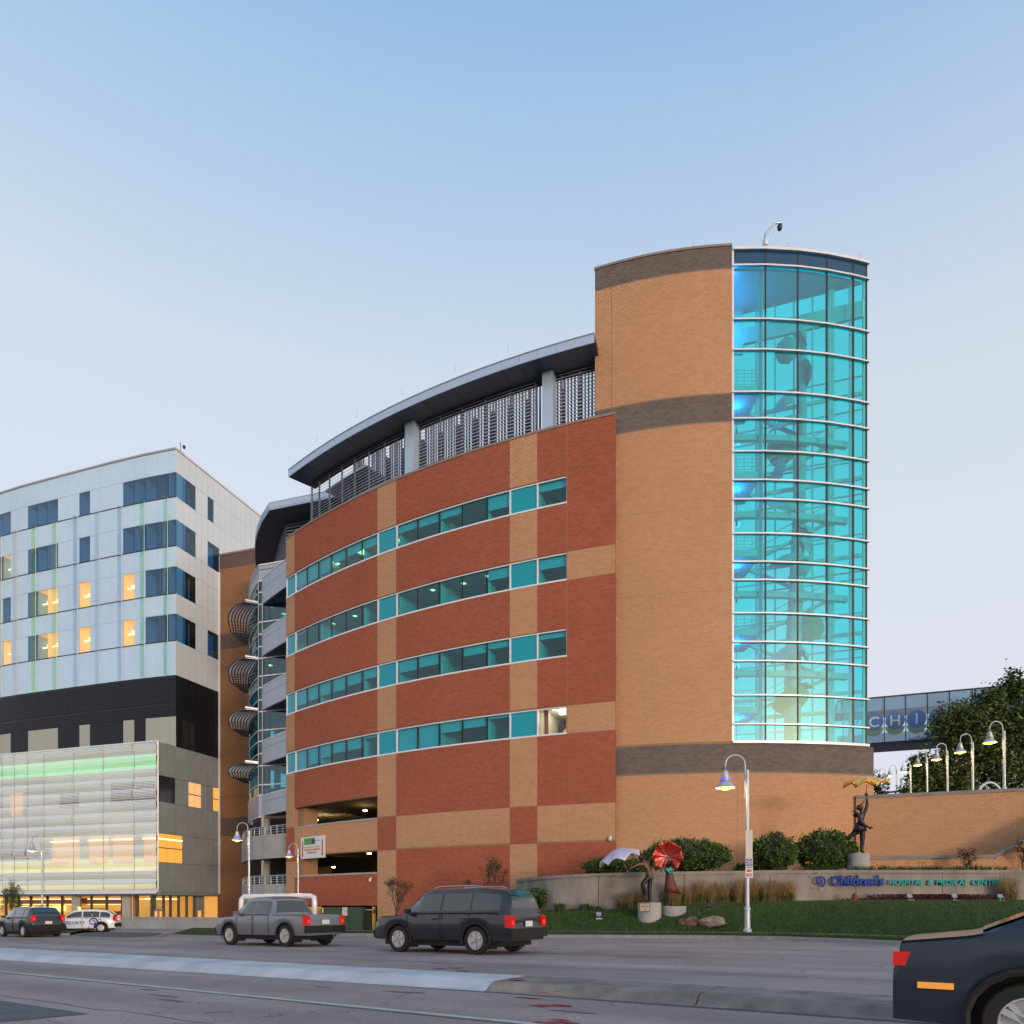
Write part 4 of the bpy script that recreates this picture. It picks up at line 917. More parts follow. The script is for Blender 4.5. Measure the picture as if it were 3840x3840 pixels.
for x0, x1 in ((80, 112), (163, 178), (184, 232), (238, 246)): a, b = lpt(x0, 5.6), lpt(x1, 5.6); put(gb, MB().prism([a, b, b-sn*.05, a-sn*.05], yb2(3420), yb2(3396)), 'lit_panel', 'amber_strip')
a, b = lpt(412, 5.6), lpt(470, 5.6); pic = put(gb, MB().prism([a, b, b-sn*.05, a-sn*.05], yb2(3452), yb2(3407)), 'framed_picture', 'lobby_wall')
# animal picture: a plain walking big cat in orange
an = [(0, .55), (.08, .75), (.2, .82), (.5, .78), (.75, .84), (.88, .95), (1, .82), (1, .62), (.9, .55), (.88, .1), (.8, .1), (.78, .4), (.5, .38), (.3, .42), (.26, .08), (.17, .08), (.15, .45)]
pa, pb = lpt(420, 5.5), lpt(462, 5.5); zz0, zz1 = yb2(3450), yb2(3412)
MB().add([tuple(pa.lerp(pb, u))[:2]+(zz0+(zz1-zz0)*v,) for u, v in an], [tuple(range(len(an)))]).build('animal_print', pmat('orange_print', (.45, .09, .02), .8), pic)

# ------------------------------------------------------------------ plain brick wing between the two
wg = empty('brick_wing', W(890, 3470, 80), label='flat brown brick wall with dark bands between the glass building and the bay', cat='building')
w0, w1 = W(700, 3400, 81.9), W(1010, 3400, 78.4); w0.z = w1.z = 0; wy = lambda y: HT(y, 80.2)
br = bpy.data.materials.new('brick_far'); br.use_nodes = True; t = br.node_tree; bs = t.nodes['Principled BSDF']; bs.inputs['Roughness'].default_value = .9
MATS['brick_far'] = br
tc = t.nodes.new('ShaderNodeTexCoord'); bt = t.nodes.new('ShaderNodeTexBrick'); bt.inputs['Scale'].default_value = 1; bt.inputs['Brick Width'].default_value = .4; bt.inputs['Row Height'].default_value = .135; bt.inputs['Mortar Size'].default_value = .012
bt.inputs['Color1'].default_value = (.30, .155, .075, 1); bt.inputs['Color2'].default_value = (.26, .13, .062, 1); bt.inputs['Mortar'].default_value = (.17, .09, .05, 1)
mp = t.nodes.new('ShaderNodeMapping'); mp.inputs['Rotation'].default_value = (math.pi/2, 0, 0); t.links.new(tc.outputs['Object'], mp.inputs[0]); t.links.new(mp.outputs[0], bt.inputs[0]); t.links.new(bt.outputs[0], bs.inputs['Base Color'])
bd = [(2081, 2133, 'dark_mortar2'), (2133, 2378, 'brick_far'), (2378, 2434, 'dark_mortar2'), (2434, 3068, 'brick_far'), (3068, 3136, 'dark_mortar2'), (3136, 3520, 'brick_far')]
pmat('dark_mortar2', (.115, .082, .068), .9, noise=.1, nscale=2)
for y0, y1, m_ in bd: put(wg, MB().prism([w0, w1, w1+Vector((0, .4, 0)), w0+Vector((0, .4, 0))], wy(y1), wy(y0)), 'wall_band', m_)
for y in (2270, 2500, 2640, 2778, 2900, 2990, 3265): put(wg, MB().prism([w0+Vector((0, -.012, 0)), w1+Vector((0, -.012, 0)), w1, w0], wy(y)-.02, wy(y)+.02), 'movement_joint', 'dark_mortar2')
put(wg, MB().prism([w0+Vector((0, -.08, 0)), w1+Vector((0, -.08, 0)), w1+Vector((0, .5, 0)), w0+Vector((0, .5, 0))], wy(2081), wy(2081)+.2), 'coping', 'coping_stone')
put(wg, MB().prism([w0+Vector((.2, .4, 0)), w1+Vector((0, .4, 0)), w1+Vector((5, 14, 0)), w0+Vector((5, 14, 0))], wy(2090), wy(2083)), 'roof', 'concrete')

# ------------------------------------------------------------------ footbridge behind the tower
sb = empty('skybridge', W(3300, 2800, 67), label='glazed footbridge with round blue letter discs behind the tree', cat='bridge')
bA = W(3235, 2618, 67.2); bd_ = (W(3781, 2572, 63.2)-W(3260, 2618, 67)); bd_.z = 0; bd_.normalize(); bn = Vector((bd_.y, -bd_.x, 0))
if bn.y > 0: bn = -bn
bt_, bb_ = HT(2620, 67), HT(2786, 67); pw = (W(3382, 0, 61.1)-W(3317, 0, 61.6)); pw.z = 0; pw = 1.75
gmat('pane_bridge', (.76, .87, .95), .15, 0, .5); pmat('disc_blue', (.07, .18, .46), .5); pmat('disc_green', (.20, .34, .22), .5); pmat('letter_pale', (.5, .64, .72), .5)
b0 = Vector((PX(3317, 66.5), 66.5, 0)); b0 = Vector((bA.x, bA.y, 0))+bd_*((b0-Vector((bA.x, bA.y, 0))).dot(bd_))
for k in range(-2, 14):
    a, b = b0+bd_*(pw*k), b0+bd_*(pw*(k+1)); e_ = bd_*.03
    pn = put(sb, MB().prism([a+e_, b-e_, b-e_-bn*.02, a+e_-bn*.02], bb_, bt_), 'glass_pane', 'pane_bridge')
    put(sb, MB().box(a+Vector((0, 0, (bb_+bt_)/2)), (.06, .12, bt_-bb_), math.atan2(bd_.y, bd_.x)), 'mullion', 'frame_dark')
a, b = b0-bd_*4, b0+bd_*(pw*14)
def brun(z0, z1, d0, d1, nm, mt): put(sb, MB().prism([a-bn*d0, b-bn*d0, b-bn*d1, a-bn*d1], z0, z1), nm, mt)
brun(bt_, bt_+.1, -.06, 3.2, 'roof', 'dark_metal'); brun(bb_-.32, bb_-.02, -.04, 3.2, 'girder', 'dark_metal'); brun(bb_-.02, bb_+.9, 3.0, 3.1, 'rear_sill', 'fascia_metal')
brun(bt_-1.15, bt_, 3.0, 3.1, 'rear_head', 'fascia_metal'); pmat('bridge_spandrel', (.50, .68, .82), .5); brun(bb_, bb_+.85, .06, .1, 'spandrel', 'bridge_spandrel'); brun(bt_-1.15, bt_, .06, .1, 'spandrel', 'bridge_spandrel'); brun(bb_, bb_+.02, .05, 3.0, 'deck', 'concrete'); brun(bt_-1.2, bt_-1.1, .1, .25, 'handrail', 'tan_mortar')
q = MB()
for k in range(-2, 14, 2): q.bar(b0+bd_*(pw*k)-bn*2.8+Vector((0, 0, bb_+.3)), b0+bd_*(pw*(k+1))-bn*2.8+Vector((0, 0, bt_-1)), .12, .12); q.bar(b0+bd_*(pw*(k+2))-bn*2.8+Vector((0, 0, bb_+.3)), b0+bd_*(pw*(k+1))-bn*2.8+Vector((0, 0, bt_-1)), .12, .12)
put(sb, q, 'truss', 'grey_metal')
fcur = {}
def text_mesh(txt, size, ext=.02, bold=0.0, name='letter', mat=None, shear=0, spacing=1.0, align='LEFT'):
    c = bpy.data.curves.new('tmp', 'FONT'); c.body = txt; c.size = size; c.extrude = ext; c.offset = bold; c.shear = shear; c.space_character = spacing; c.align_x = align; c.resolution_u = 3
    o = bpy.data.objects.new('tmp', c); COL.objects.link(o); bpy.context.view_layer.update()
    me = bpy.data.meshes.new_from_object(o.evaluated_get(bpy.context.evaluated_depsgraph_get())); bpy.data.objects.remove(o); bpy.data.curves.remove(c)
    me.name = name; me.materials.clear()
    if mat: me.materials.append(mat)
    return me
def facing(p, right, up=Vector((0, 0, 1))):          # matrix whose x runs along the wall and z out of it
    r = right.normalized(); n = r.cross(up); return Matrix(((r.x, up.x, n.x, p.x), (r.y, up.y, n.y, p.y), (r.z, up.z, n.z, p.z), (0, 0, 0, 1)))
for k, ch in enumerate('CHILDREN'):
    c = b0+bd_*(pw*(k-.5))+bn*.02; zc_ = (bt_+bb_)/2-.15
    m2 = MB(); nn = 28; rr = pw*.46
    cen = c+Vector((0, 0, zc_)); m2.add([tuple(cen+bd_*(rr*math.cos(2*math.pi*i/nn))+Vector((0, 0, rr*math.sin(2*math.pi*i/nn)))+bn*.01) for i in range(nn)]+[tuple(cen+bd_*(rr*math.cos(2*math.pi*i/nn))+Vector((0, 0, rr*math.sin(2*math.pi*i/nn)))-bn*.01) for i in range(nn)], [tuple(range(nn)), tuple(range(2*nn-1, nn-1, -1))]+[(i, (i+1) % nn, nn+(i+1) % nn, nn+i) for i in range(nn)])
    dsk = put(sb, m2, 'letter_disc', 'disc_blue')
    g2 = MB(); cg = cen+bd_*0+Vector((0, 0, -.55)); g2.add([tuple(cg+bd_*(rr*math.cos(math.pi+math.pi*i/14))+Vector((0, 0, rr*.95*math.sin(math.pi+math.pi*i/14)))-bn*.015) for i in range(15)]+[tuple(cg+bd_*(rr*math.cos(math.pi+math.pi*i/14))+Vector((0, 0, rr*.95*math.sin(math.pi+math.pi*i/14)))-bn*.03) for i in range(15)], [tuple(range(15)), tuple(range(29, 14, -1))]+[(i, i+1, 16+i, 15+i) for i in range(14)]); put(sb, g2, 'green_disc', 'disc_green')
    me = text_mesh(ch, 1.35, .012, .02, 'letter', M['letter_pale'], align='CENTER')
    o = link('letter', me, None, dsk); o.matrix_local = facing(cen+bn*.025+Vector((0, 0, -.47)), bd_ if bd_.x > 0 else -bd_)

# ------------------------------------------------------------------ sign wall, bed, retaining walls
wx = [1931, 2024, 2122, 2272, 2474, 2707, 2900, 3150, 3400, 3840, 4100]; wyt = [3298.5, 3287, 3280, 3273.7, 3269.6, 3266.5, 3263.6, 3262.4, 3262, 3262, 3262]
WH = 1.81; whs = [1.51, 1.55, 1.60, 1.66, 1.71, 1.76, 1.79, 1.81, 1.81, 1.81, 1.81]      # its top falls a little to the left
wzz = [h*F/(HZ-y) for h, y in zip(whs, wyt)]; wline = [Vector((PX(x, z), z, 0)) for x, z in zip(wx, wzz)]
wline = [wline[0]+Vector((1.3, 1.2, 0)), wline[0]+Vector((.3, .9, 0))]+wline
WT = WH+CZ
foot_y = [3405, 3405, 3408, 3416, 3417, 3416, 3400, 3390, 3385, 3380, 3379, 3380, 3380]
foot = [HT(y, p.y) for y, p in zip(foot_y, wline)]
sw = empty('concrete_sign_wall', wline[6], label='long curved grey concrete retaining wall carrying the hospital lettering', cat='wall')
swm = bpy.data.materials.new('wall_concrete'); swm.use_nodes = True; t = swm.node_tree; bs = t.nodes['Principled BSDF']; bs.inputs['Roughness'].default_value = .88
tc = t.nodes.new('ShaderNodeTexCoord'); n1 = t.nodes.new('ShaderNodeTexNoise'); n1.inputs['Scale'].default_value = 1.1; n1.inputs['Detail'].default_value = 7; mp = t.nodes.new('ShaderNodeMapping'); mp.inputs['Scale'].default_value = (1, 1, .35)
cr = t.nodes.new('ShaderNodeValToRGB'); e = cr.color_ramp.elements; e[0].position = .32; e[1].position = .72; e[0].color = (.165, .155, .145, 1); e[1].color = (.30, .275, .25, 1)
n2 = t.nodes.new('ShaderNodeTexNoise'); n2.inputs['Scale'].default_value = 40; bp = t.nodes.new('ShaderNodeBump'); bp.inputs['Strength'].default_value = .2; bp.inputs['Distance'].default_value = .01
t.links.new(tc.outputs['Object'], mp.inputs[0]); t.links.new(mp.outputs[0], n1.inputs[0]); t.links.new(n1.outputs[0], cr.inputs[0]); t.links.new(cr.outputs[0], bs.inputs['Base Color']); t.links.new(tc.outputs['Object'], n2.inputs[0]); t.links.new(n2.outputs[0], bp.inputs['Height']); t.links.new(bp.outputs[0], bs.inputs['Normal']); MATS['wall_concrete'] = swm
def along(path, s):                      # point and direction at length s
    for a, b in zip(path[:-1], path[1:]):
        l = (b-a).length
        if s <= l: return a.lerp(b, s/l), (b-a).normalized()
        s -= l
    return path[-1], (path[-1]-path[-2]).normalized()
def top_at(p): return CZ+float(np.interp(p.x, [q.x for q in wline[2:]], whs))
def foot_at(p):
    for (a, b, fa, fb) in zip(wline[2:-1], wline[3:], foot[2:-1], foot[3:]):
        if a.x <= p.x <= b.x: return fa+(fb-fa)*(p.x-a.x)/(b.x-a.x)
    return foot[2] if p.x < wline[2].x else foot[-1]
# smooth the plan a little
def chaikin(p, n=2):
    for _ in range(n):
        q = [p[0]]
        for a, b in zip(p[:-1], p[1:]): q += [a.lerp(b, .25), a.lerp(b, .75)]
        p = q+[p[-1]]
    return p
wsm = chaikin(wline, 2)
total = sum((b-a).length for a, b in zip(wsm[:-1], wsm[1:]))
edges = [0, 1.2, 2.6, 5.4, 8.9]; s = 8.9
while s < total: s += 4.35; edges.append(min(s, total))
hol = MB()
for i in range(len(edges)-1):
    n = max(2, int((edges[i+1]-edges[i])/.5)); fr, bk_ = [], []
    for k in range(n+1):
        p, d = along(wsm, edges[i]+.012+(edges[i+1]-edges[i]-.024)*k/n); nn = Vector((d.y, -d.x, 0)); fr.append(p); bk_.append(p-nn*.3)
    poly = fr+bk_[::-1]; put(sw, MB().prism([(p.x, p.y) for p in poly], -1.2, [top_at(p)-.16 for p in poly]), 'wall_panel', 'wall_concrete')
    for f in (.15, .5, .85):
        for zf in (.28, .72):
            p, d = along(wsm, edges[i]+(edges[i+1]-edges[i])*f); nn = Vector((d.y, -d.x, 0)); z = foot_at(p)+(top_at(p)-foot_at(p))*zf; hol.box(p+nn*.002+Vector((0, 0, z)), (.035, .01, .035), math.atan2(d.y, d.x))
put(sw, hol, 'tie_hole', 'frame_dark')
cpb = MB()
for a, b in zip(wsm[:-1], wsm[1:]):
    d = (b-a).normalized(); n = Vector((d.y, -d.x, 0)); cpb.prism([a+n*.06, b+n*.06, b-n*.36, a-n*.36], [top_at(a)-.16, top_at(b)-.16, top_at(b)-.16, top_at(a)-.16], [top_at(a), top_at(b), top_at(b), top_at(a)])
put(sw, cpb, 'coping', 'wall_concrete')
# lettering
hs = empty('hospital_sign', W(3300, 3310, 36.4), label='blue and teal metal lettering with spiral emblem on the concrete wall', cat='sign')
pmat('sign_blue', (.012, .05, .30), .6, spec=.2); pmat('sign_teal', (.02, .36, .34), .6, spec=.2); pmat('sign_red', (.45, .08, .05), .4); pmat('sign_cream', (.5, .42, .28), .4)
ws = Vector((1, 0, 0)); SZf = 36.44
def sign_text(txt, px0, px1, ybase, capy, mat, bold, serif=False):
    x0, x1 = PX(px0, SZf), PX(px1, SZf); zb, zt = HT(ybase, SZf), HT(capy, SZf); size = (zt-zb)/.70
    me = text_mesh(txt, size, .04, bold); xsz = [v.co.x for v in me.vertices]; full = max(xsz)-min(xsz); sc = (x1-x0)/full; x_ = x0-min(xsz)*sc
    pos = 0.0
    adv = [0.0]
    for i in range(1, len(txt)+1):
        mm = text_mesh(txt[:i].replace(' ', 'n')+'|', size, 0, 0); adv.append(max(v.co.x for v in mm.vertices)); bpy.data.meshes.remove(mm)
    m1 = text_mesh('|', size, 0, 0); bar = max(v.co.x for v in m1.vertices)
    for i, ch in enumerate(txt):
        if ch == ' ': continue
        ml = text_mesh(ch, size, .04, bold, 'letter', mat)
        o = link('letter', ml, None, hs); left = (adv[i]-bar if i else 0)
        o.matrix_parent_inverse = Matrix.Translation(-hs.location); o.matrix_basis = facing(Vector((x_+left*sc, SZf-.06, zb)), ws) @ Matrix.Diagonal((sc, 1, 1, 1))
        if serif and ch in 'hildrn':
            me2 = MB()
            vx = [v.co.x for v in ml.vertices]; a_, b_ = min(vx), max(vx)
            feet = {'h': [(a_, a_+.16*size), (b_-.16*size, b_)], 'n': [(a_, a_+.16*size), (b_-.16*size, b_)], 'i': [(a_-.05*size, b_+.05*size)], 'l': [(a_-.05*size, b_+.05*size)], 'r': [(a_-.04*size, a_+.2*size)], 'd': [(b_-.14*size, b_+.05*size)]}[ch]
            for f0, f1 in feet: me2.box(((f0+f1)/2, .03*size, 0), (f1-f0+.08*size, .06*size, .08))
            if ch in 'hld': me2.box(((a_ if ch != 'd' else b_-.1*size)-.0*size, .71*size, 0), (.16*size, .06*size, .08))
            me2.build('serif', mat, o)
sign_text('Children\'s', 3114, 3312, 3320, 3284, M['sign_blue'], .022, True)
sign_text('HOSPITAL & MEDICAL CENTER', 3332, 3728, 3319, 3299, M['sign_teal'], .006)
def emblem(parent, cen, R0, right, nrm, mats, inv=None):
    pts = []
    for k in range(60):
        f = k/59; a = R_(-70)+f*R_(560); r = R0*(1.0-.80*f); pts.append(cen+right*(r*math.cos(a)*1.0)+Vector((0, 0, r*math.sin(a))))
    o = MB().tube(pts, [R0*(.17-.07*k/59) for k in range(60)], 6).build('spiral', mats[0], parent)
    if inv is not None: o.matrix_parent_inverse = inv
    for k, (a, mt) in enumerate(((95, 3), (150, 1), (20, 1), (235, 2), (285, 3))):
        a = R_(a); p = cen+right*(R0*1.35*math.cos(a))+Vector((0, 0, R0*1.35*math.sin(a))); q = cen+right*(R0*1.72*math.cos(a))+Vector((0, 0, R0*1.72*math.sin(a)))
        o = MB().tube([p, p.lerp(q, .5), q], [R0*.09, R0*.15, R0*.06], 6).build('ray', mats[mt], parent)
        if inv is not None: o.matrix_parent_inverse = inv
emblem(hs, W(3075, 3304, SZf-.08), .28, Vector((1, 0, 0)), None, (M['sign_blue'], M['sign_teal'], M['sign_red'], M['sign_cream']), Matrix.Translation(-hs.location))
# brick retaining wall at the plaza edge
rw = empty('brick_retaining_wall', W(3500, 3240, 43.3), label='high tan brick retaining wall with grey coping below the lamps', cat='wall')
ra, rb = Vector((PX(3210, 44.7), 44.7, 0)), Vector((PX(3840, 41.75), 41.75, 0)); rdv = (rb-ra).normalized(); rb = ra+rdv*((rb-ra).length+7); rl_ = (rb-ra).length
RH = (HZ-2993)/F*44.4+CZ; rn = Vector((rdv.y, -rdv.x, 0))
placeR = lambda s: (ra.x+rdv.x*s, ra.y+rdv.y*s, math.atan2(rdv.y, rdv.x)+math.pi)
cells = []; brick_rows(None, 0, rl_, WT-.2, RH, cells, 'tan'); bricks_for(placeR, cells, rw)
put(rw, MB().prism([ra, rb, rb-rn*.4, ra-rn*.4], .8, RH), 'wall', 'tan_mortar'); 
for k in range(8):
    a, b = ra+rdv*(rl_*k/8+.006), ra+rdv*(rl_*(k+1)/8-.006); put(rw, MB().prism([a+rn*.06, b+rn*.06, b-rn*.5, a-rn*.5], RH, RH+.2), 'coping_stone', 'concrete')
lw_ = empty('low_brick_wall', W(3500, 3240, 41.6), label='low brick wall with grey coping that climbs beside the steps', cat='wall')
la, lb_ = Vector((PX(3100, 42.0), 42.0, 0)), Vector((PX(3728, 40.2), 40.2, 0)); ld_ = (lb_-la).normalized(); lc_ = lb_+ld_*6; ln_ = Vector((ld_.y, -ld_.x, 0))
LH = HT(3221, 41.2); LHc = LH+3.5
cells = []; l1 = (lb_-la).length; brick_rows(None, 0, l1, WT-.3, LH, cells, 'tan')
for k in range(10): brick_rows(None, l1+.6*k, l1+.6*(k+1), WT-.3, LH+.35*k+.1, cells, 'tan')
placeL = lambda s: (la.x+ld_.x*s, la.y+ld_.y*s, math.atan2(ld_.y, ld_.x)+math.pi); bricks_for(placeL, cells, lw_)
put(lw_, MB().prism([la, lb_, lc_, lc_-ln_*.3, lb_-ln_*.3, la-ln_*.3], [.8]*6, [LH, LH, LHc, LHc, LH, LH]), 'wall', 'tan_mortar')
q = MB(); q.bar(la+ln_*-.12+Vector((0, 0, LH+.09)), lb_-ln_*.12+Vector((0, 0, LH+.09)), .45, .18); q.bar(lb_-ln_*.12+Vector((0, 0, LH+.09)), lc_-ln_*.12+Vector((0, 0, LHc+.09)), .45, .18); put(lw_, q, 'coping', 'concrete')

# ------------------------------------------------------------------ ground, road, median, verge, lawn
pmat('earth', (.10, .095, .08), .95, noise=.2, nscale=.3); pmat('mulch', (.035, .026, .02), .95, noise=.4, nscale=5, bump=.5, bscale=20)
xsg = [-2500, -600, -200, -100, -70, -50, -35, -20, -10, 0, 10, 20, 35, 50, 80, 150, 400, 2500]; ysg = [-1500, -200, -60, -20, 0, 10, 20, 30, 40, 50, 60, 75, 90, 120, 200, 600, 3500]
rows = [[(x, y, road_z(x, y)-.12) for x in xsg] for y in ysg]
link('ground', MB().grid(rows).mesh('ground', M['earth']), kind='structure')
def road_mat():
    m = bpy.data.materials.new('asphalt'); m.use_nodes = True; t = m.node_tree; bs = t.nodes['Principled BSDF']; bs.inputs['Roughness'].default_value = .78; bs.inputs['Specular IOR Level'].default_value = .4
    tc = t.nodes.new('ShaderNodeTexCoord'); mp = t.nodes.new('ShaderNodeMapping'); mp.inputs['Rotation'].default_value = (0, 0, -math.atan2(UY, UX)); 
    t.links.new(tc.outputs['Object'], mp.inputs[0])
    mp2 = t.nodes.new('ShaderNodeMapping'); mp2.inputs['Scale'].default_value = (.05, .9, 1); t.links.new(mp.outputs[0], mp2.inputs[0])
    a = t.nodes.new('ShaderNodeTexNoise'); a.inputs['Scale'].default_value = 1.0; a.inputs['Detail'].default_value = 5; t.links.new(mp2.outputs[0], a.inputs[0])       # wheel tracks along the lanes
    b = t.nodes.new('ShaderNodeTexNoise'); b.inputs['Scale'].default_value = 55; b.inputs['Detail'].default_value = 3; t.links.new(tc.outputs['Object'], b.inputs[0])
    c = t.nodes.new('ShaderNodeTexNoise'); c.inputs['Scale'].default_value = .35; c.inputs['Detail'].default_value = 6; t.links.new(tc.outputs['Object'], c.inputs[0])
    cr = t.nodes.new('ShaderNodeValToRGB'); e = cr.color_ramp.elements; e[0].position = .3; e[1].position = .7; e[0].color = (.205, .163, .154, 1); e[1].color = (.425, .345, .312, 1)
    mx = t.nodes.new('ShaderNodeMix'); mx.inputs[0].default_value = .45; t.links.new(a.outputs[0], mx.inputs[2]); t.links.new(c.outputs[0], mx.inputs[3]); t.links.new(mx.outputs[0], cr.inputs[0])
    mr = t.nodes.new('ShaderNodeMapRange'); mr.inputs[1].default_value = .3; mr.inputs[2].default_value = .7; mr.inputs[3].default_value = .62; mr.inputs[4].default_value = 1.38; t.links.new(b.outputs[0], mr.inputs[0])
    m2 = t.nodes.new('ShaderNodeMix'); m2.data_type = 'RGBA'; m2.blend_type = 'MULTIPLY'; m2.inputs[0].default_value = 1; t.links.new(cr.outputs[0], m2.inputs[6]); t.links.new(mr.outputs[0], m2.inputs[7])
    # thin cracks
    vo = t.nodes.new('ShaderNodeTexVoronoi'); vo.feature = 'DISTANCE_TO_EDGE'; vo.inputs['Scale'].default_value = .16; dn = t.nodes.new('ShaderNodeMix'); dn.data_type = 'VECTOR'; dn.inputs[0].default_value = .12
    nn = t.nodes.new('ShaderNodeTexNoise'); nn.inputs['Scale'].default_value = 1.2; nn.inputs['Detail'].default_value = 5; t.links.new(tc.outputs['Object'], nn.inputs[0])
    va = t.nodes.new('ShaderNodeVectorMath'); va.operation = 'MULTIPLY_ADD'; va.inputs[1].default_value = (2.4, 2.4, 0); t.links.new(nn.outputs['Color'], va.inputs[0]); t.links.new(tc.outputs['Object'], va.inputs[2]); t.links.new(va.outputs[0], vo.inputs[0])
    lt = t.nodes.new('ShaderNodeMath'); lt.operation = 'LESS_THAN'; lt.inputs[1].default_value = .0016; t.links.new(vo.outputs['Distance'], lt.inputs[0])
    m3 = t.nodes.new('ShaderNodeMix'); m3.data_type = 'RGBA'; m3.inputs[7].default_value = (.13, .12, .12, 1); t.links.new(lt.outputs[0], m3.inputs[0]); t.links.new(m2.outputs[2], m3.inputs[6]); t.links.new(m3.outputs[2], bs.inputs['Base Color'])
    bp = t.nodes.new('ShaderNodeBump'); bp.inputs['Strength'].default_value = .35; bp.inputs['Distance'].default_value = .01; t.links.new(b.outputs[0], bp.inputs['Height']); t.links.new(bp.outputs[0], bs.inputs['Normal'])
    MATS['asphalt'] = m; return m
road_mat()
N_ = Vector((-UY, UX, 0))*-1; U_ = Vector((UX, UY, 0))       # N_ points across the road, away from the camera
if N_.y < 0: N_ = -N_
def RP(s, d, up=0.0): return U_*s+N_*d+Vector((0, 0, -0.0103*max(-70, min(110, s))+up))
ss = list(range(-75, 131, 5))
link('road', MB().grid([[RP(s, d) for s in ss] for d in (-14, 0, 10, 20, 34)]).mesh('road', M['asphalt']), kind='structure')
def sd(p): return p.dot(U_), p.dot(N_)
pmat('road_paint', (.46, .46, .45), .7, noise=.25, nscale=6); pmat('red_spray', (.30, .03, .04), .8, noise=.3, nscale=9); pmat('patch_asphalt', (.095, .105, .115), .85, noise=.2, nscale=2, bump=.4, bscale=80)
def stripe(p0, p1, w, up=.004, mat='road_paint', seg=1.5, name='lane_marking'):
    s0_, d0_ = sd(p0); s1_, d1_ = sd(p1); n = max(1, int(abs(s1_-s0_)/seg)); rw_ = [[], []]
    for k in range(n+1):
        f = k/n; s_ = s0_+(s1_-s0_)*f; d_ = d0_+(d1_-d0_)*f
        rw_[0].append(RP(s_, d_-w/2, up)); rw_[1].append(RP(s_, d_+w/2, up))
    return link(name, MB().grid(rw_).mesh(name, M[mat]), kind='structure')
p0, p1 = G(0, 3643), G(1900, 3830); dd = (p1-p0); stripe(p0-dd*2.0, p1+dd*.30, .13)
for a, b in (((1448, 3608), (1764, 3622.7)), ((615, 3570), (780, 3577)), ((1777, 3585), (2088, 3596)), ((2303, 3602.5), (2564, 3611)), ((85, 3544), (180, 3549)), ((358, 3536), (470, 3540)), ((910, 3552), (1080, 3558))): stripe(G(*a), G(*b), .11)
stripe(G(560, 3519.5), G(1985, 3560.5), .11)
# median: new pale concrete on the left, old stained concrete to the right
nfar, nnear = 1973, 1771
mf0, mf1 = G(0, 3601), G(1771, 3716); mb0_, mb1_ = G(0, 3553, .16), G(1973, 3658, .16)
sA, dF = sd(mf1); _, dF0 = sd(mf0); sBk, dB = sd(mb1_); _, dB0 = sd(mb0_)
pmat('new_concrete', (.47, .51, .53), .85, noise=.22, nscale=1.1, detail=9, bump=.2, bscale=40)
om = bpy.data.materials.new('old_concrete'); om.use_nodes = True; t = om.node_tree; bs = t.nodes['Principled BSDF']; bs.inputs['Roughness'].default_value = .9
tc = t.nodes.new('ShaderNodeTexCoord'); n1 = t.nodes.new('ShaderNodeTexNoise'); n1.inputs['Scale'].default_value = 2.2; n1.inputs['Detail'].default_value = 8; cr = t.nodes.new('ShaderNodeValToRGB'); e = cr.color_ramp.elements; e[0].position = .3; e[1].position = .72; e[0].color = (.15, .128, .108, 1); e[1].color = (.31, .27, .235, 1)
t.links.new(tc.outputs['Object'], n1.inputs[0]); t.links.new(n1.outputs[0], cr.inputs[0]); t.links.new(cr.outputs[0], bs.inputs['Base Color']); MATS['old_concrete'] = om
def median(sfrom, sto, mat, name, dfr, dbk, front_slope=.42, h=.16):
    n = max(2, int(abs(sto-sfrom)/1.0)); rows = [[] for _ in range(6)]
    for k in range(n+1):
        s = sfrom+(sto-sfrom)*k/n; a, b = dfr(s), dbk(s)
        for i, (d, u) in enumerate(((a, .006), (a+.10, .03), (a+front_slope*.8, h*.85), (a+front_slope, h), (b-.03, h), (b, .004))): rows[i].append(RP(s, d, u))
    mb = MB().grid(rows); nn = len(mb.v); w = n+1
    mb.f.append(tuple(i*w for i in range(6))); mb.f.append(tuple(i*w+n for i in range(5, -1, -1)))
    return link(name, mb.mesh(name, M[mat]), kind='structure')
s00 = sd(mf0)[0]
dfr = lambda s: dF+(dF0-dF)*(s-sA)/(s00-sA); sb0 = sd(mb0_)[0]; dbk = lambda s: max(dfr(s)+.9, dB+(dB0-dB)*(s-sBk)/(sb0-sBk))
js = [sA-.2+3.05*k for k in range(0, 32)]
for k in range(len(js)-1): median(js[k]+.012, js[k+1]-.012, 'new_concrete', 'median', dfr, dbk)
for k in range(0, 14): median(sA-.22-3.4*(k+1)+.01, sA-.22-3.4*k-.01, 'old_concrete', 'median', lambda s: dF+.02, lambda s: dB+.1, .26, .15)
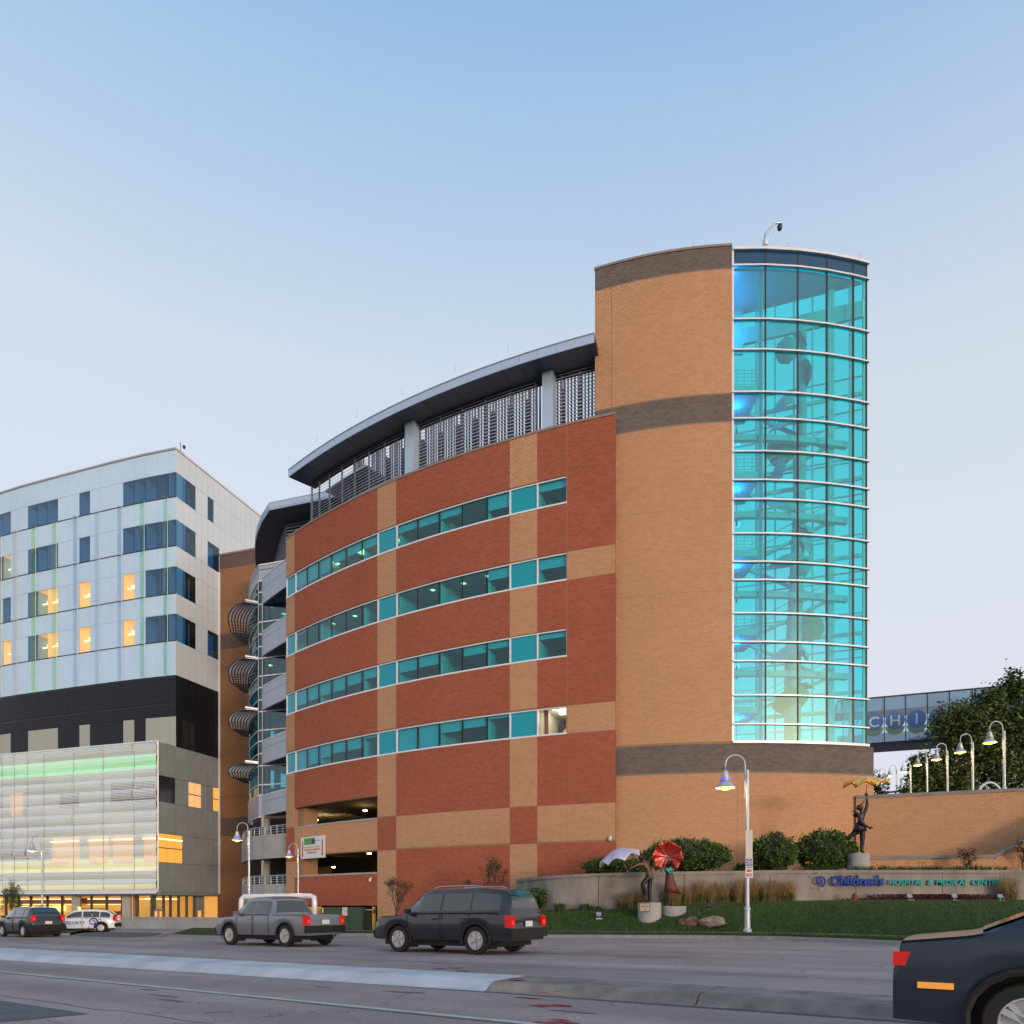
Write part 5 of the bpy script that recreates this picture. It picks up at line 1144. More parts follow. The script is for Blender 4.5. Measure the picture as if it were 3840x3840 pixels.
# paint marks and patch
def blob(px, py, w, h, nm='spray_mark'):
    c = G(px, py); s, d = sd(c); n = 10; pts = []
    for k in range(n):
        a = 2*math.pi*k/n; r = .7+.5*random.random(); pts.append(RP(s+w*r*math.cos(a), d+h*r*math.sin(a), .008))
    link(nm, MB().add(pts, [tuple(range(n))]).mesh(nm, M['red_spray']), kind='structure')
for px, py, w, h in ((1980, 3744, .28, .06), (2030, 3772, .16, .10), (2065, 3772, .22, .02), (2110, 3772, .18, .1), (2045, 3838, .2, .06), (2105, 3826, .16, .03), (2120, 3836, .2, .06), (1640, 3614, .3, .06), (1680, 3617, .1, .08), (1650, 3633, .22, .06), (1705, 3631, .22, .08), (1735, 3643, .2, .05)): blob(px, py, w, h)
for px, py, w, h, u in ((1938, 3672, .2, .1, .165), (2037, 3724, .12, .05, .1), (2088, 3722, .03, .12, .1)):
    c = G(px, py, u); s, d = sd(c); pts = [RP(s+w*(.7+.4*random.random())*math.cos(2*math.pi*k/10), d+h*(.7+.4*random.random())*math.sin(2*math.pi*k/10), u+.012) for k in range(10)]
    link('spray_mark', MB().add(pts, [tuple(range(10))]).mesh('spray_mark', M['red_spray']), kind='structure')
pts = [G(-60, 3746), G(0, 3753), G(335, 3803), G(40, 3830), G(-200, 3850)]; link('road_patch', MB().add([p+Vector((0, 0, .005)) for p in pts], [(0, 1, 2, 3, 4)]).mesh('road_patch', M['patch_asphalt']), kind='structure')
pmat('tar', (.06, .056, .058), .7); pmat('oil', (.115, .104, .106), .6)
def seam(d0, s0_, s1_, w, amp, seed):
    rs = random.Random(seed); n = int(abs(s1_-s0_)/.5); a, b = [], []; y = 0
    for k in range(n+1):
        y = y*.9+rs.gauss(0, amp); ww = w*(.5+rs.random()); s = s0_+(s1_-s0_)*k/n; a.append(RP(s, d0+y-ww/2, .003)); b.append(RP(s, d0+y+ww/2, .003))
    link('tar_seam', MB().grid([a, b]).mesh('tar_seam', M['tar']), kind='structure')
dl1 = sd(G(900, 3732))[1]
seam(dl1-.12, 4, 34, .03, .006, 1); seam(dl1-1.9, 2, 16, .02, .03, 2); seam(dF-.03, -4, 40, .035, .006, 3); seam(sd(G(1900, 3570))[1], 6, 40, .03, .008, 4); seam(sd(G(2400, 3640))[1], -8, 12, .025, .03, 5)
for k, (px, py) in enumerate(((1210, 3702), (1490, 3720), (620, 3735), (560, 3712), (2150, 3795), (2350, 3590), (1560, 3722), (640, 3752))):
    c = G(px, py); s, d = sd(c); link('oil_stain', MB().add([RP(s+(.25+.1*(k % 3))*(.7+.5*random.random())*math.cos(2*math.pi*i/12), d+(.05+.02*(k % 2))*(.7+.5*random.random())*math.sin(2*math.pi*i/12), .0035) for i in range(12)], [tuple(range(12))]).mesh('oil_stain', M['oil']), kind='structure')
# far kerb line, verge, pavement, lawn
kp = [G(x, y) for x, y in ((1010, 3509), (1300, 3511), (1600, 3513), (1888, 3516.5), (2300, 3518.5), (2808, 3522.5), (3240, 3539), (3684, 3566), (4100, 3600), (4700, 3660))]
kerb = chaikin([Vector((p.x, p.y, 0)) for p in kp], 1)
pmat('kerb_concrete', (.25, .235, .225), .9, noise=.2, nscale=3); pmat('pavement', (.30, .30, .28), .9, noise=.12, nscale=2)
def gz(p, up=0): return Vector((p.x, p.y, road_z(p.x, p.y)+up))
def offs(path, dist):
    out = []
    for i, p in enumerate(path):
        d = (path[min(i+1, len(path)-1)]-path[max(i-1, 0)]).normalized(); n = Vector((-d.y, d.x, 0)); out.append(p+n*dist)
    return out
k0, k1, k2, k3, k4 = kerb, offs(kerb, .05), offs(kerb, .3), offs(kerb, 1.35), offs(kerb, 2.3)
link('kerb', MB().grid([[gz(p, .0) for p in offs(kerb, -.35)], [gz(p, .012) for p in k0], [gz(p, .13) for p in k1], [gz(p, .15) for p in k2]]).mesh('kerb', M['kerb_concrete']), kind='structure')
lm = bpy.data.materials.new('lawn_turf'); lm.use_nodes = True; t = lm.node_tree; bs = t.nodes['Principled BSDF']; bs.inputs['Roughness'].default_value = .95; bs.inputs['Specular IOR Level'].default_value = .2
tc = t.nodes.new('ShaderNodeTexCoord'); n1 = t.nodes.new('ShaderNodeTexNoise'); n1.inputs['Scale'].default_value = 1.3; n1.inputs['Detail'].default_value = 8; cr = t.nodes.new('ShaderNodeValToRGB'); e = cr.color_ramp.elements; e[0].position = .3; e[1].position = .75; e[0].color = (.030, .055, .016, 1); e[1].color = (.075, .11, .034, 1)
n2 = t.nodes.new('ShaderNodeTexNoise'); n2.inputs['Scale'].default_value = 60; bp = t.nodes.new('ShaderNodeBump'); bp.inputs['Strength'].default_value = .8; bp.inputs['Distance'].default_value = .05
t.links.new(tc.outputs['Object'], n1.inputs[0]); t.links.new(n1.outputs[0], cr.inputs[0]); t.links.new(cr.outputs[0], bs.inputs['Base Color']); t.links.new(tc.outputs['Object'], n2.inputs[0]); t.links.new(n2.outputs[0], bp.inputs['Height']); t.links.new(bp.outputs[0], bs.inputs['Normal']); MATS['lawn_turf'] = lm
link('verge', MB().grid([[gz(p, .145) for p in k2], [gz(p, .19) for p in offs(kerb, 1.0)], [gz(p, .20) for p in k3]]).mesh('verge', lm), kind='structure')
link('pavement', MB().grid([[gz(p, .21) for p in k3], [gz(p, .225) for p in k4]]).mesh('pavement', M['pavement']), kind='structure')
# lawn: from the pavement up to the foot of the wall, sampled where a sight line fan crosses both
def hit(path, m):                       # where x = m*y meets a plan path
    best = None
    for a, b in zip(path[:-1], path[1:]):
        d = b-a; den = d.x-m*d.y
        if abs(den) < 1e-9: continue
        tt_ = (m*a.y-a.x)/den
        if -1e-6 <= tt_ <= 1+1e-6:
            p = a+d*tt_
            if best is None or p.y < best.y: best = p
    return best
wl2 = wsm+[wsm[-1]+Vector((14, 0, 0))]
fan = [x for x in range(1440, 4560, 40)]; lrows = []
left_back = [Vector((PX(1400, 50.5), 50.5, 0)), Vector((PX(1931, 46.9), 46.9, 0))]
fanpts = []
for x in fan:
    m = (x-CX)/F; a = hit(k4, m); b = hit(wl2, m) if x > 1935 else hit(left_back, m)
    if a is None or b is None or b.y <= a.y+.3: continue
    zb = foot_at(b) if x > 1935 else -.55
    row = []
    for k in range(13):
        f = k/12; p = a.lerp(b, f); z0 = road_z(a.x, a.y)+.22; e2 = 1-(1-f)**2.4; row.append(Vector((p.x, p.y, z0+(zb-z0)*e2)))
    lrows.append(row); fanpts.append((x, a, b, zb))
link('lawn', MB().grid(lrows).mesh('lawn', lm, True), kind='structure')
def lawn_z(px, z):
    m = (px-CX)/F; r = min(fanpts, key=lambda q: abs(q[0]-px)); a, b, zb = r[1], r[2], r[3]; f = max(0, min(1, (z-a.y)/(b.y-a.y))); z0 = road_z(a.x, a.y)+.22; e2 = 1-(1-f)**2.4
    return z0+(zb-z0)*e2
# planting bed behind the wall, plaza above the retaining wall
bl2 = [p for p in wsm if p.x > .6]
link('planting_bed', MB().grid([[Vector((p.x, p.y+.1, top_at(p)-.24)) for p in bl2], [Vector((p.x, p.y+2.5, WT-.2)) for p in bl2], [Vector((p.x+.5, max(p.y+5, 46.5), WT-.16)) for p in bl2]]).mesh('planting_bed', M['mulch']), kind='structure')
link('plaza', MB().grid([[(ra.x+rdv.x*s-rn.x*d, ra.y+rdv.y*s-rn.y*d, RH-.3+max(0, d-2)*.13) for s in (-12, 0, 8, 16, 40, 80)] for d in (.3, 10, 25, 50, 100, 160)]).mesh('plaza', M['pavement']), kind='structure')
# left side: driveway apron, gravel island, low wall, lawn strips
isl = [G(255, 3514), G(300, 3505), G(420, 3499.5), G(600, 3500), G(632, 3505), G(600, 3516), G(480, 3522), G(330, 3518)]
link('island_kerb', MB().prism([(p.x, p.y) for p in isl], [p.z-.05 for p in isl], [p.z+.05 for p in isl]).mesh('island_kerb', M['kerb_concrete']), kind='structure')
cen_ = sum(isl, Vector())/len(isl); gi = [cen_.lerp(p, .86) for p in isl]
link('gravel_bed', MB().prism([(p.x, p.y) for p in gi], [p.z for p in gi], [p.z+.07 for p in gi]).mesh('gravel_bed', pmat('gravel', (.10, .11, .11), .95, noise=.5, nscale=14, bump=.8, bscale=25)), kind='structure')
lk = [G(-700, 3497), G(-300, 3505), G(0, 3509), G(200, 3511), G(262, 3509)]
link('kerb', MB().grid([[p+Vector((0, 0, .0)) for p in lk], [p+Vector((-.05, .1, .14)) for p in lk], [p+Vector((-.2, .4, .15)) for p in lk]]).mesh('kerb', M['kerb_concrete']), kind='structure')
link('lawn_strip', MB().grid([[p+Vector((-.2, .4, .15)) for p in lk], [p+Vector((-2.5, 5.5, .15)) for p in lk]]).mesh('lawn_strip', lm), kind='structure')
link('forecourt', MB().grid([[p+Vector((-2.5, 5.5, .14)) for p in lk]+[G(420, 3495), G(650, 3493)], [lpt(x, 1.0)+Vector((0, 0, lobz0+.02)) for x in (-400, -150, 0, 200, 262, 420, 600)]]).mesh('forecourt', M['pavement']), kind='structure')
dl = [G(640, 3503), G(760, 3506), G(900, 3508), G(1010, 3509)]
link('lawn_strip', MB().grid([[p+Vector((0, 0, .02)) for p in dl]+[gz(kerb[1], .02)], [p+Vector((-.6, 4.5, .25)) for p in dl]+[gz(kerb[1]+Vector((-1, 5, 0)), .2)]]).mesh('lawn_strip', lm), kind='structure')
lwl = empty('low_concrete_wall', G(600, 3494), label='low pale concrete wall in front of the glass lobby', cat='wall')
a, b = W(455, 3489, 60), W(905, 3498, 54); zt_ = HT(3437, 60)
for k in range(6):
    p, q = a.lerp(b, k/6), a.lerp(b, (k+1)/6); dv = (q-p)*.003; put(lwl, MB().prism([p+dv, q-dv, q-dv+Vector((.1, .35, 0)), p+dv+Vector((.1, .35, 0))], -2.6, zt_-.14), 'wall_panel', 'concrete_light')
put(lwl, MB().prism([a+Vector((-.05, -.05, 0)), b+Vector((0, -.05, 0)), b+Vector((.1, .45, 0)), a+Vector((.1, .45, 0))], zt_-.12, zt_), 'coping', 'concrete_light')

# ------------------------------------------------------------------ street lamps
pmat('lamp_paint', (.42, .47, .53), .4, metal=.3, coat=.2); emat('neon_blue', (.06, .05, 1), 3.0)
def make_lamp(hgt, scale=1.0, side=-1, neon=True, glow=30):
    """post with hooked arm and bell shade; origin at the foot; side -1 hangs the bell to the left"""
    r = empty('street_lamp'); k = scale; s = side
    pole = MB().lathe([(.27*k, 0), (.27*k, .14*k), (.18*k, .2*k), (.18*k, .30*k), (.125*k, .36*k), (.115*k, 1.1*k), (.135*k, 1.12*k), (.135*k, 1.2*k), (.085*k, 1.3*k), (.07*k, hgt-1.2*k), (.065*k, hgt-.75*k), (.065*k, hgt-.65*k), (.03*k, hgt-.6*k)], 14)
    pole.build('post', M['lamp_paint'], r, smooth=False)
    ax = s*.10*k; R2 = .42*k; zc2 = hgt-R2
    pts = [(ax, 0, hgt-1.9*k), (ax, 0, zc2-.0)]+[(ax+s*R2*(1-math.cos(math.pi*i/10)), 0, zc2+R2*math.sin(math.pi*i/10)) for i in range(1, 11)]+[(ax+s*2*R2, 0, zc2-.25*k)]
    MB().tube(pts, .034*k, 8).build('hooked_arm', M['lamp_paint'], r, smooth=True)
    bx = ax+s*2*R2; bz_ = zc2-.25*k
    sh = MB().lathe([(.05*k, .02*k), (.13*k, -.06*k), (.15*k, -.2*k), (.15*k, -.28*k), (.20*k, -.3*k), (.18*k, -.44*k), (.22*k, -.5*k), (.42*k, -.72*k), (.41*k, -.735*k), (.2*k, -.53*k), (.1*k, -.5*k)], 18, (bx, 0, bz_)).build('shade', M['lamp_paint'], r, smooth=False)
    for q in (-.32, -.37, -.42): MB().lathe([(.19*k, (q-.012)*k), (.225*k, (q-.012)*k), (.225*k, (q+.012)*k), (.19*k, (q+.012)*k)], 18, (bx, 0, bz_)).build('ring', M['neon_blue'] if neon and q == -.37 else M['lamp_paint'], sh)
    MB().lathe([(.02*k, -.83*k), (.15*k, -.81*k), (.23*k, -.74*k), (.16*k, -.6*k)], 14, (bx, 0, bz_)).build('lamp_glass', M['lamp_glow'], sh)
    cl = MB()
    for zz in (hgt-1.15*k, hgt-1.75*k): cl.lathe([(.06*k, zz-.03*k), (.10*k, zz-.03*k), (.10*k, zz+.03*k), (.06*k, zz+.03*k)], 10)
    cl.box((ax*.6, 0, hgt-1.45*k), (.12*k, .06*k, .7*k)); cl.build('clamp', M['lamp_paint'], r)
    pl = bpy.data.lights.new('lamp_light', 'POINT'); pl.energy = glow; pl.color = (1, .62, .25); pl.shadow_soft_size = .15
    po = bpy.data.objects.new('lamp_light', pl); COL.objects.link(po); po.location = (bx, 0, bz_-.95*k); po.parent = r
    return r
def setlamp(o, x, y, z, label, grp): o.location = (x, y, z); tag(o, label, 'lamp', grp); return o
zl = 30.6; lx = PX(2803, zl)
L1 = setlamp(make_lamp(HT(2831, zl)-HT(3512, zl), 1.0, glow=110), lx, zl, HT(3512, zl), 'tall grey street lamp with snow route sign on the verge', 'street lamps')
zb = 54.0; setlamp(make_lamp(HT(3085, zb)-HT(3505, zb), .95, glow=120), PX(934, zb), zb, HT(3505, zb), 'tall grey street lamp beside the white pipe arch, near the bowed bay', 'street lamps')
zb = 51.0; setlamp(make_lamp(HT(3163, zb)-HT(3495, zb), .68, glow=60), PX(1118, zb), zb, HT(3495, zb), 'shorter grey street lamp in front of the parking garage sign', 'street lamps')
zb = 60.5; setlamp(make_lamp(HT(3135, zb)-HT(3485, zb), .9, -1, glow=110), PX(158, zb), zb, HT(3485, zb), 'grey street lamp before the perforated screen, beside the young tree', 'street lamps')
plamp = [(3766, 2705, 45.9, 'nearest and tallest of the lamps on the plaza'), (3648, 2752, 49.5, 'second plaza lamp from the frame edge, in front of the tree'), (3553, 2788, 52, 'third plaza lamp, standing before the tree'), (3477, 2817, 54, 'fourth plaza lamp, at the tree edge'), (3415, 2850, 55.5, 'fifth plaza lamp, partly behind the tree'), (3363, 2868, 92, 'sixth plaza lamp, against the pale sky'), (3322, 2883, 104, 'seventh plaza lamp, farthest and smallest near the tower')]
for i, (px, py, zz, lb) in enumerate(plamp):
    d = (zz-44)*.13; top = HT(py, zz); base = RH-.3+max(0, zz-46)*.125
    setlamp(make_lamp(top-base, (.98, .92, .84, .76, .66, .98, .98)[i], -1, neon=False, glow=80 if i < 5 else 40), PX(px, zz), zz, base, lb+', lit amber', 'plaza lamps')
# a second fork of lamps is only hinted at in the distance; hoop rails on the plaza
for i, (px0, px1, ytop, zz, lb) in enumerate(((3655, 3768, 2934, 47.5, 'curved steel hoop rail between the two nearest plaza lamps'), (3418, 3442, 2983, 62, 'small steel hoop rail at the end of the plaza'))):
    a, b = PX(px0, zz), PX(px1, zz); zt = HT(ytop, zz); h = empty('hoop_rail', ((a+b)/2, zz, RH-.1), label=lb, cat='railing')
    pts = [((a+b)/2+(b-a)/2*math.cos(math.pi*k/12), zz, RH-.3+(zt-RH+.3)*math.sin(math.pi*k/12)) for k in range(13)]
    put(h, MB().tube(pts, .1, 8), 'hoop', 'galvanised', smooth=True); put(h, MB().tube([((a*.6+b*.4), zz, RH-.3), ((a*.6+b*.4), zz, RH-.3+(zt-RH+.3)*.9)], .04, 6), 'strut', 'galvanised')
br_ = empty('barrier_pipe', W(3360, 2965, 66), label='horizontal steel barrier pipe behind the retaining wall', cat='railing'); put(br_, MB().tube([W(3300, 2975, 68), W(3405, 2962, 64)], .1, 8), 'pipe', 'galvanised'); put(br_, MB().tube([W(3405, 2962, 64), W(3405, 3010, 64)], .12, 8), 'post', 'galvanised')

# snow route signs strapped to the near lamp
pmat('sign_white', (.62, .64, .66), .45); pmat('sign_ink_red', (.42, .02, .03), .5); pmat('sign_ink_blue', (.01, .03, .30), .4); pmat('sign_back', (.46, .47, .45), .5)
sz = zl-.18
def plate(root, x0, x1, y0, y1, z, name, mat, t=.01):
    a, b = W(x0, y1, z), W(x1, y0, z); return put(root, MB().prism([(a.x, z), (b.x, z), (b.x, z+t), (a.x, z+t)], a.z, b.z), name, mat)
es = empty('snow_route_sign', W(2808, 3255, sz), label='blue and white emergency snow route sign on the near lamp post', cat='sign')
plate(es, 2796, 2823, 3218, 3291, sz, 'plate', 'sign_white'); plate(es, 2797.5, 2821.5, 3220, 3248, sz-.006, 'blue_field', 'sign_ink_blue', .004)
fl = MB(); c = W(2809.5, 3234, sz-.012)
for k in range(3):
    a = math.pi*k/3+math.pi/2; d = Vector((math.cos(a)*.11, 0, math.sin(a)*.12)); fl.bar(c-d, c+d, .006, .016)
    for sgn in (1, -1):
        e_ = c+d*sgn*.7
        for w in (.6, -.6): q = Vector((math.cos(a+w)*.045*sgn, 0, math.sin(a+w)*.045*sgn)); fl.bar(e_, e_+q, .006, .012)
put(es, fl, 'snowflake', 'sign_white')
def words(root, txt, px, py, hpx, z, mat, bold=.0, wpx=None):
    size = hpx/F*z/.70; me = text_mesh(txt, size, .003, bold, 'word', mat if not isinstance(mat, str) else M[mat], align='CENTER')
    o = link('word', me, None, root); o.matrix_parent_inverse = Matrix.Translation(-root.location); sc = 1
    if wpx: sc = wpx/F*z/(max(v.co.x for v in me.vertices)-min(v.co.x for v in me.vertices))
    o.matrix_basis = facing(W(px, py, z), Vector((1, 0, 0))) @ Matrix.Diagonal((sc, 1, 1, 1)); return o
words(es, 'EMERGENCY', 2809.5, 3256, 6.5, sz-.012, 'sign_ink_red', 0, 22); words(es, 'SNOW', 2809.5, 3270.5, 11, sz-.012, 'sign_ink_red', .004, 19); words(es, 'ROUTE', 2809.5, 3287, 12, sz-.012, 'sign_ink_red', .004, 21)
bs_ = empty('blank_sign_back', W(2809, 3165, sz), label='tall blank grey sign plate above the snow route sign', cat='sign'); plate(bs_, 2796, 2822, 3113, 3217, sz+.03, 'plate', 'sign_back'); q = MB()
for y in (3122, 3208): q.lathe([(.0, -.01), (.018, -.01), (.018, .01)], 8, W(2809, y, sz+.02))
put(bs_, q, 'bolt', 'galvanised')
# garage entrance board
gsn = empty('garage_entrance_sign', A0.pt(th(1178), .05, HT(3150, 51)), label='white parking garage entrance board with red arrows on the brick', cat='sign')
ga, gb_ = A0.pt(th(1132), .06), A0.pt(th(1223), .06); gdv = (gb_-ga); gdv.z = 0; gl_ = gdv.length; gdn = gdv.normalized(); gn = Vector((gdn.y, -gdn.x, 0))
gz1, gz0 = HT(3110, 51.6)+.05, HT(3196, 51.0)
put(gsn, MB().prism([ga, gb_, gb_+gn*.05, ga+gn*.05], gz0, gz1), 'board', 'sign_white')
def gpt(u, v, o=.06): return ga+gdn*(gl_*u)+gn*o+Vector((0, 0, gz0+(gz1-gz0)*v))
def gpoly(pts, name, mat, o=.056): put(gsn, MB().add([gpt(u, v, o) for u, v in pts], [tuple(range(len(pts)))]), name, mat)
pmat('sign_green', (.05, .30, .04), .5, noise=.4, nscale=3); pmat('sign_dark', (.02, .04, .02), .5)
for u in (.085, .895): gpoly([(u-.02, .82), (u-.02, .20), (u-.045, .20), (u, .06), (u+.045, .20), (u+.02, .20), (u+.02, .82)], 'red_arrow', 'sign_ink_red')
gpoly([(.15, .64), (.6, .64), (.6, .94), (.15, .94)], 'green_panel', 'sign_green'); gpoly([(.47, .66), (.53, .66), (.55, .86), (.51, .9), (.47, .86)], 'figure', 'sign_dark', .06); gpoly([(.55, .66), (.6, .66), (.61, .82), (.57, .86), (.54, .8)], 'figure', 'sign_dark', .06)
def gword(txt, u, v, w, hh, mat='sign_ink_red', bold=0):
    me = text_mesh(txt, hh*(gz1-gz0)/.7, .002, bold, 'word', M[mat], align='CENTER'); o = link('word', me, None, gsn); o.matrix_parent_inverse = Matrix.Translation(-gsn.location); sc = w*gl_/(max(x.co.x for x in me.vertices)-min(x.co.x for x in me.vertices)); o.matrix_basis = facing(gpt(u, v, .06), gdn) @ Matrix.Diagonal((sc, 1, 1, 1))
gword('Specialty Pediatric Center', .48, .50, .66, .06); gword('PARKING GARAGE', .48, .36, .66, .085, bold=.004); gword('ENTRANCE', .48, .22, .4, .085, bold=.004); gword("Children's", .72, .78, .17, .05, 'sign_ink_blue')
# wall cameras, vent
for px, py, dr, lb in ((1392, 3300, .12, 'white dome camera on the red brick below the garage opening'), (2288, 3145, .12, 'white dome camera on the tan belt where front and tower meet')):
    p = A0.pt(th(px), dr); p.z = HT(py, p.y); c_ = empty('wall_camera', p, label=lb, cat='camera'); put(c_, MB().box(p+Vector((.05, .05, .12)), (.14, .2, .1)), 'bracket', 'sign_white'); put(c_, MB().lathe([(.01, -.16), (.08, -.12), (.1, -.05), (.1, .06), (.05, .09)], 12, p), 'dome', 'sign_white')
p = A0.pt(th(1762), .1); p.z = HT(3307, p.y); vp = empty('wall_vent', p, label='round black pipe outlet on the red brick wall', cat='pipe'); m2 = MB().lathe([(.0, 0), (.14, 0), (.16, .2), (.1, .22)], 12); o = put(vp, m2, 'outlet', 'frame_dark'); o.matrix_parent_inverse = Matrix.Translation(-vp.location) @ Matrix.Translation(p) @ Matrix.Rotation(math.pi/2, 4, 'X')

# ------------------------------------------------------------------ white pipe arch, switchgear, meter
pa_ = empty('pipe_arch', W(1040, 3500, 50), label='thick white pipe arch over the garage drive', cat='pipe')
pz = 50.0; q = [W(905, 3510, pz+2), W(905, 3385, pz+2), W(908, 3370, pz+2), W(918, 3362, pz+2)]; q2 = [W(1165, 3360, pz), W(1178, 3366, pz), W(1180, 3385, pz), W(1180, 3510, pz)]
put(pa_, MB().tube(q+q2, .19, 12), 'pipe', 'white_metal', smooth=True)
cp_ = empty('clearance_pipe', W(1100, 3393, 52.5), label='short white clearance pipe hung across the garage drive', cat='pipe'); put(cp_, MB().tube([W(1055, 3393, 52.5), W(1150, 3393, 52.5)], .14, 10), 'pipe', 'white_metal'); put(cp_, MB().tube([W(1075, 3393, 52.5), W(1075, 3368, 51.4)], .012, 5).tube([W(1135, 3393, 52.5), W(1135, 3365, 51.0)], .012, 5), 'chain', 'grey_metal')
pmat('switch_green', (.022, .055, .035), .5, noise=.1, nscale=2); pmat('safety_yellow', (.55, .34, .01), .5); pmat('door_white', (.62, .62, .6), .5)
def cab(px0, px1, yt, yb, z, dep, name, mat, lb, cat):
    a, b = W(px0, yb, z), W(px1, yt, z); c_ = empty(name, ((a.x+b.x)/2, z, a.z), label=lb, cat=cat); w = b.x-a.x; h = b.z-a.z
    body = put(c_, MB().box(((a.x+b.x)/2, z+dep/2, (a.z+b.z)/2), (w, dep, h)), 'cabinet_body', mat); return c_, a, b
zc3 = 52.0
c_, a, b = cab(1207, 1360, 3402, 3505, zc3, 1.0, 'switchgear_cabinet', 'switch_green', 'dark green electrical switchgear under the brick wall', 'cabinet')
for f0, f1 in ((.02, .32), (.34, .66), (.68, .98)):
    x0, x1 = a.x+(b.x-a.x)*f0, a.x+(b.x-a.x)*f1; d_ = put(c_, MB().box(((x0+x1)/2, zc3-.02, (a.z+b.z)/2), (x1-x0, .03, (b.z-a.z)*.94)), 'door', 'switch_green'); MB().box((x1-.08, zc3-.05, (a.z+b.z)/2), (.03, .03, .2)).build('handle', M['dark_metal'], d_)
for y in (3408, 3414, 3420): plate(c_, 1208, 1213, y-2, y+2, zc3-.06, 'warning_label', 'sign_white')
m_, a, b = cab(1283, 1302, 3402, 3434, zc3-.25, .2, 'electric_meter', 'sign_back', 'grey electric meter box on the green switchgear', 'meter'); o = put(m_, MB().lathe([(.0, .12), (.07, .1), (.09, 0), (.09, -.04)], 12), 'meter_dial', 'sign_white'); o.matrix_parent_inverse = Matrix.Translation(-m_.location) @ Matrix.Translation(W(1296, 3411, zc3-.3)) @ Matrix.Rotation(math.pi/2, 4, 'X')
for x0, x1, lb in ((1151, 1206, 'yellow painted panel between pipe arch and switchgear'), (1396, 1409, 'narrow yellow painted post beside the tan brick pier')):
    y_, a, b = cab(x0, x1, 3400, 3500, 53.5, .15, 'yellow_panel', 'safety_yellow', lb, 'panel'); plate(y_, x0+3, min(x1, x0+16), 3412, 3424, 53.4, 'warning_sign', 'frame_dark')
gt_ = empty('metal_gate', W(1332, 3505, 52.8), label='dark barred metal gate beside the switchgear', cat='gate'); q = MB()
for k in range(9): p = W(1362+k*4, 3500, 53.2); put(gt_, MB().tube([p, Vector((p.x, p.y, HT(3412, 53.2)))], .025, 5), 'bar', 'dark_metal')
put(gt_, MB().bar(W(1360, 3412, 53.2), W(1396, 3412, 53.2), .05, .06).bar(W(1360, 3492, 53.2), W(1396, 3492, 53.2), .05, .06), 'rail', 'grey_metal')

# ------------------------------------------------------------------ plants
def leaf_mat(name, cols, rough=.6, tr=.25):
    m = pmat(name, cols[1], rough, spec=.3, rndattr=cols); return m
leaf_mat('leaf_dark', [(.022, .040, .011), (.060, .092, .022), (.12, .165, .042)]); leaf_mat('leaf_bush', [(.020, .042, .012), (.052, .102, .020), (.12, .20, .038)])
leaf_mat('leaf_sparse', [(.030, .024, .012), (.045, .045, .016), (.07, .075, .025)]); leaf_mat('leaf_young', [(.02, .045, .012), (.04, .08, .02), (.07, .12, .03)]); leaf_mat('leaf_red', [(.045, .010, .014), (.085, .016, .018), (.14, .03, .02)]); leaf_mat('leaf_blade', [(.022, .055, .012), (.04, .085, .018), (.075, .13, .03)])
leaf_mat('leaf_reed', [(.20, .13, .055), (.32, .21, .09), (.44, .31, .15)]); pmat('bark', (.055, .045, .038), .9, noise=.3, nscale=10); pmat('petal', (.75, .42, .01), .5)
def leaves(pts, size, name, mat, parent, flat=.5, aspect=.55):
    """one small folded leaf face at each point"""
    n = len(pts); pts = np.asarray(pts); a = rng.normal(size=(n, 3)); a[:, 2] *= flat; a /= np.linalg.norm(a, axis=1)[:, None]
    b = rng.normal(size=(n, 3)); b -= a*(a*b).sum(1)[:, None]; b /= np.linalg.norm(b, axis=1)[:, None]
    s = (size*(.6+.8*rng.random(n)))[:, None]; V = np.stack([pts-a*s*.5, pts+b*s*aspect*.5, pts+a*s*.5, pts-b*s*aspect*.5], 1).reshape(-1, 3)
    return quads(V, name, mat, parent, rng.random(n))
def quads(V, name, mat, parent, rnd):
    n = len(V)//4; Fc = np.arange(4*n).reshape(-1, 4)
    me = bpy.data.meshes.new(name); me.vertices.add(len(V)); me.vertices.foreach_set('co', np.ascontiguousarray(V).ravel()); me.loops.add(Fc.size); me.loops.foreach_set('vertex_index', Fc.ravel()); me.polygons.add(n)
    me.polygons.foreach_set('loop_start', np.arange(n)*4); me.polygons.foreach_set('loop_total', np.full(n, 4)); me.update(calc_edges=True)
    at = me.attributes.new('rnd', 'FLOAT', 'FACE'); at.data.foreach_set('value', rnd); return link(name, me, M[mat], parent)
def clumps(c, rad, nclump, per, cr, shell=.75):
    """leaf points in clumps spread through an ellipsoid"""
    d = rng.normal(size=(nclump, 3)); d /= np.linalg.norm(d, axis=1)[:, None]; r = (shell+(1-shell)*rng.random(nclump))*np.where(rng.random(nclump) < .3, rng.random(nclump), 1); cc = np.asarray(c)+d*r[:, None]*np.asarray(rad)
    k = rng.normal(size=(nclump, per, 3))*cr*(.6+.7*rng.random((nclump, 1, 1))); return (cc[:, None]+k).reshape(-1, 3), cc
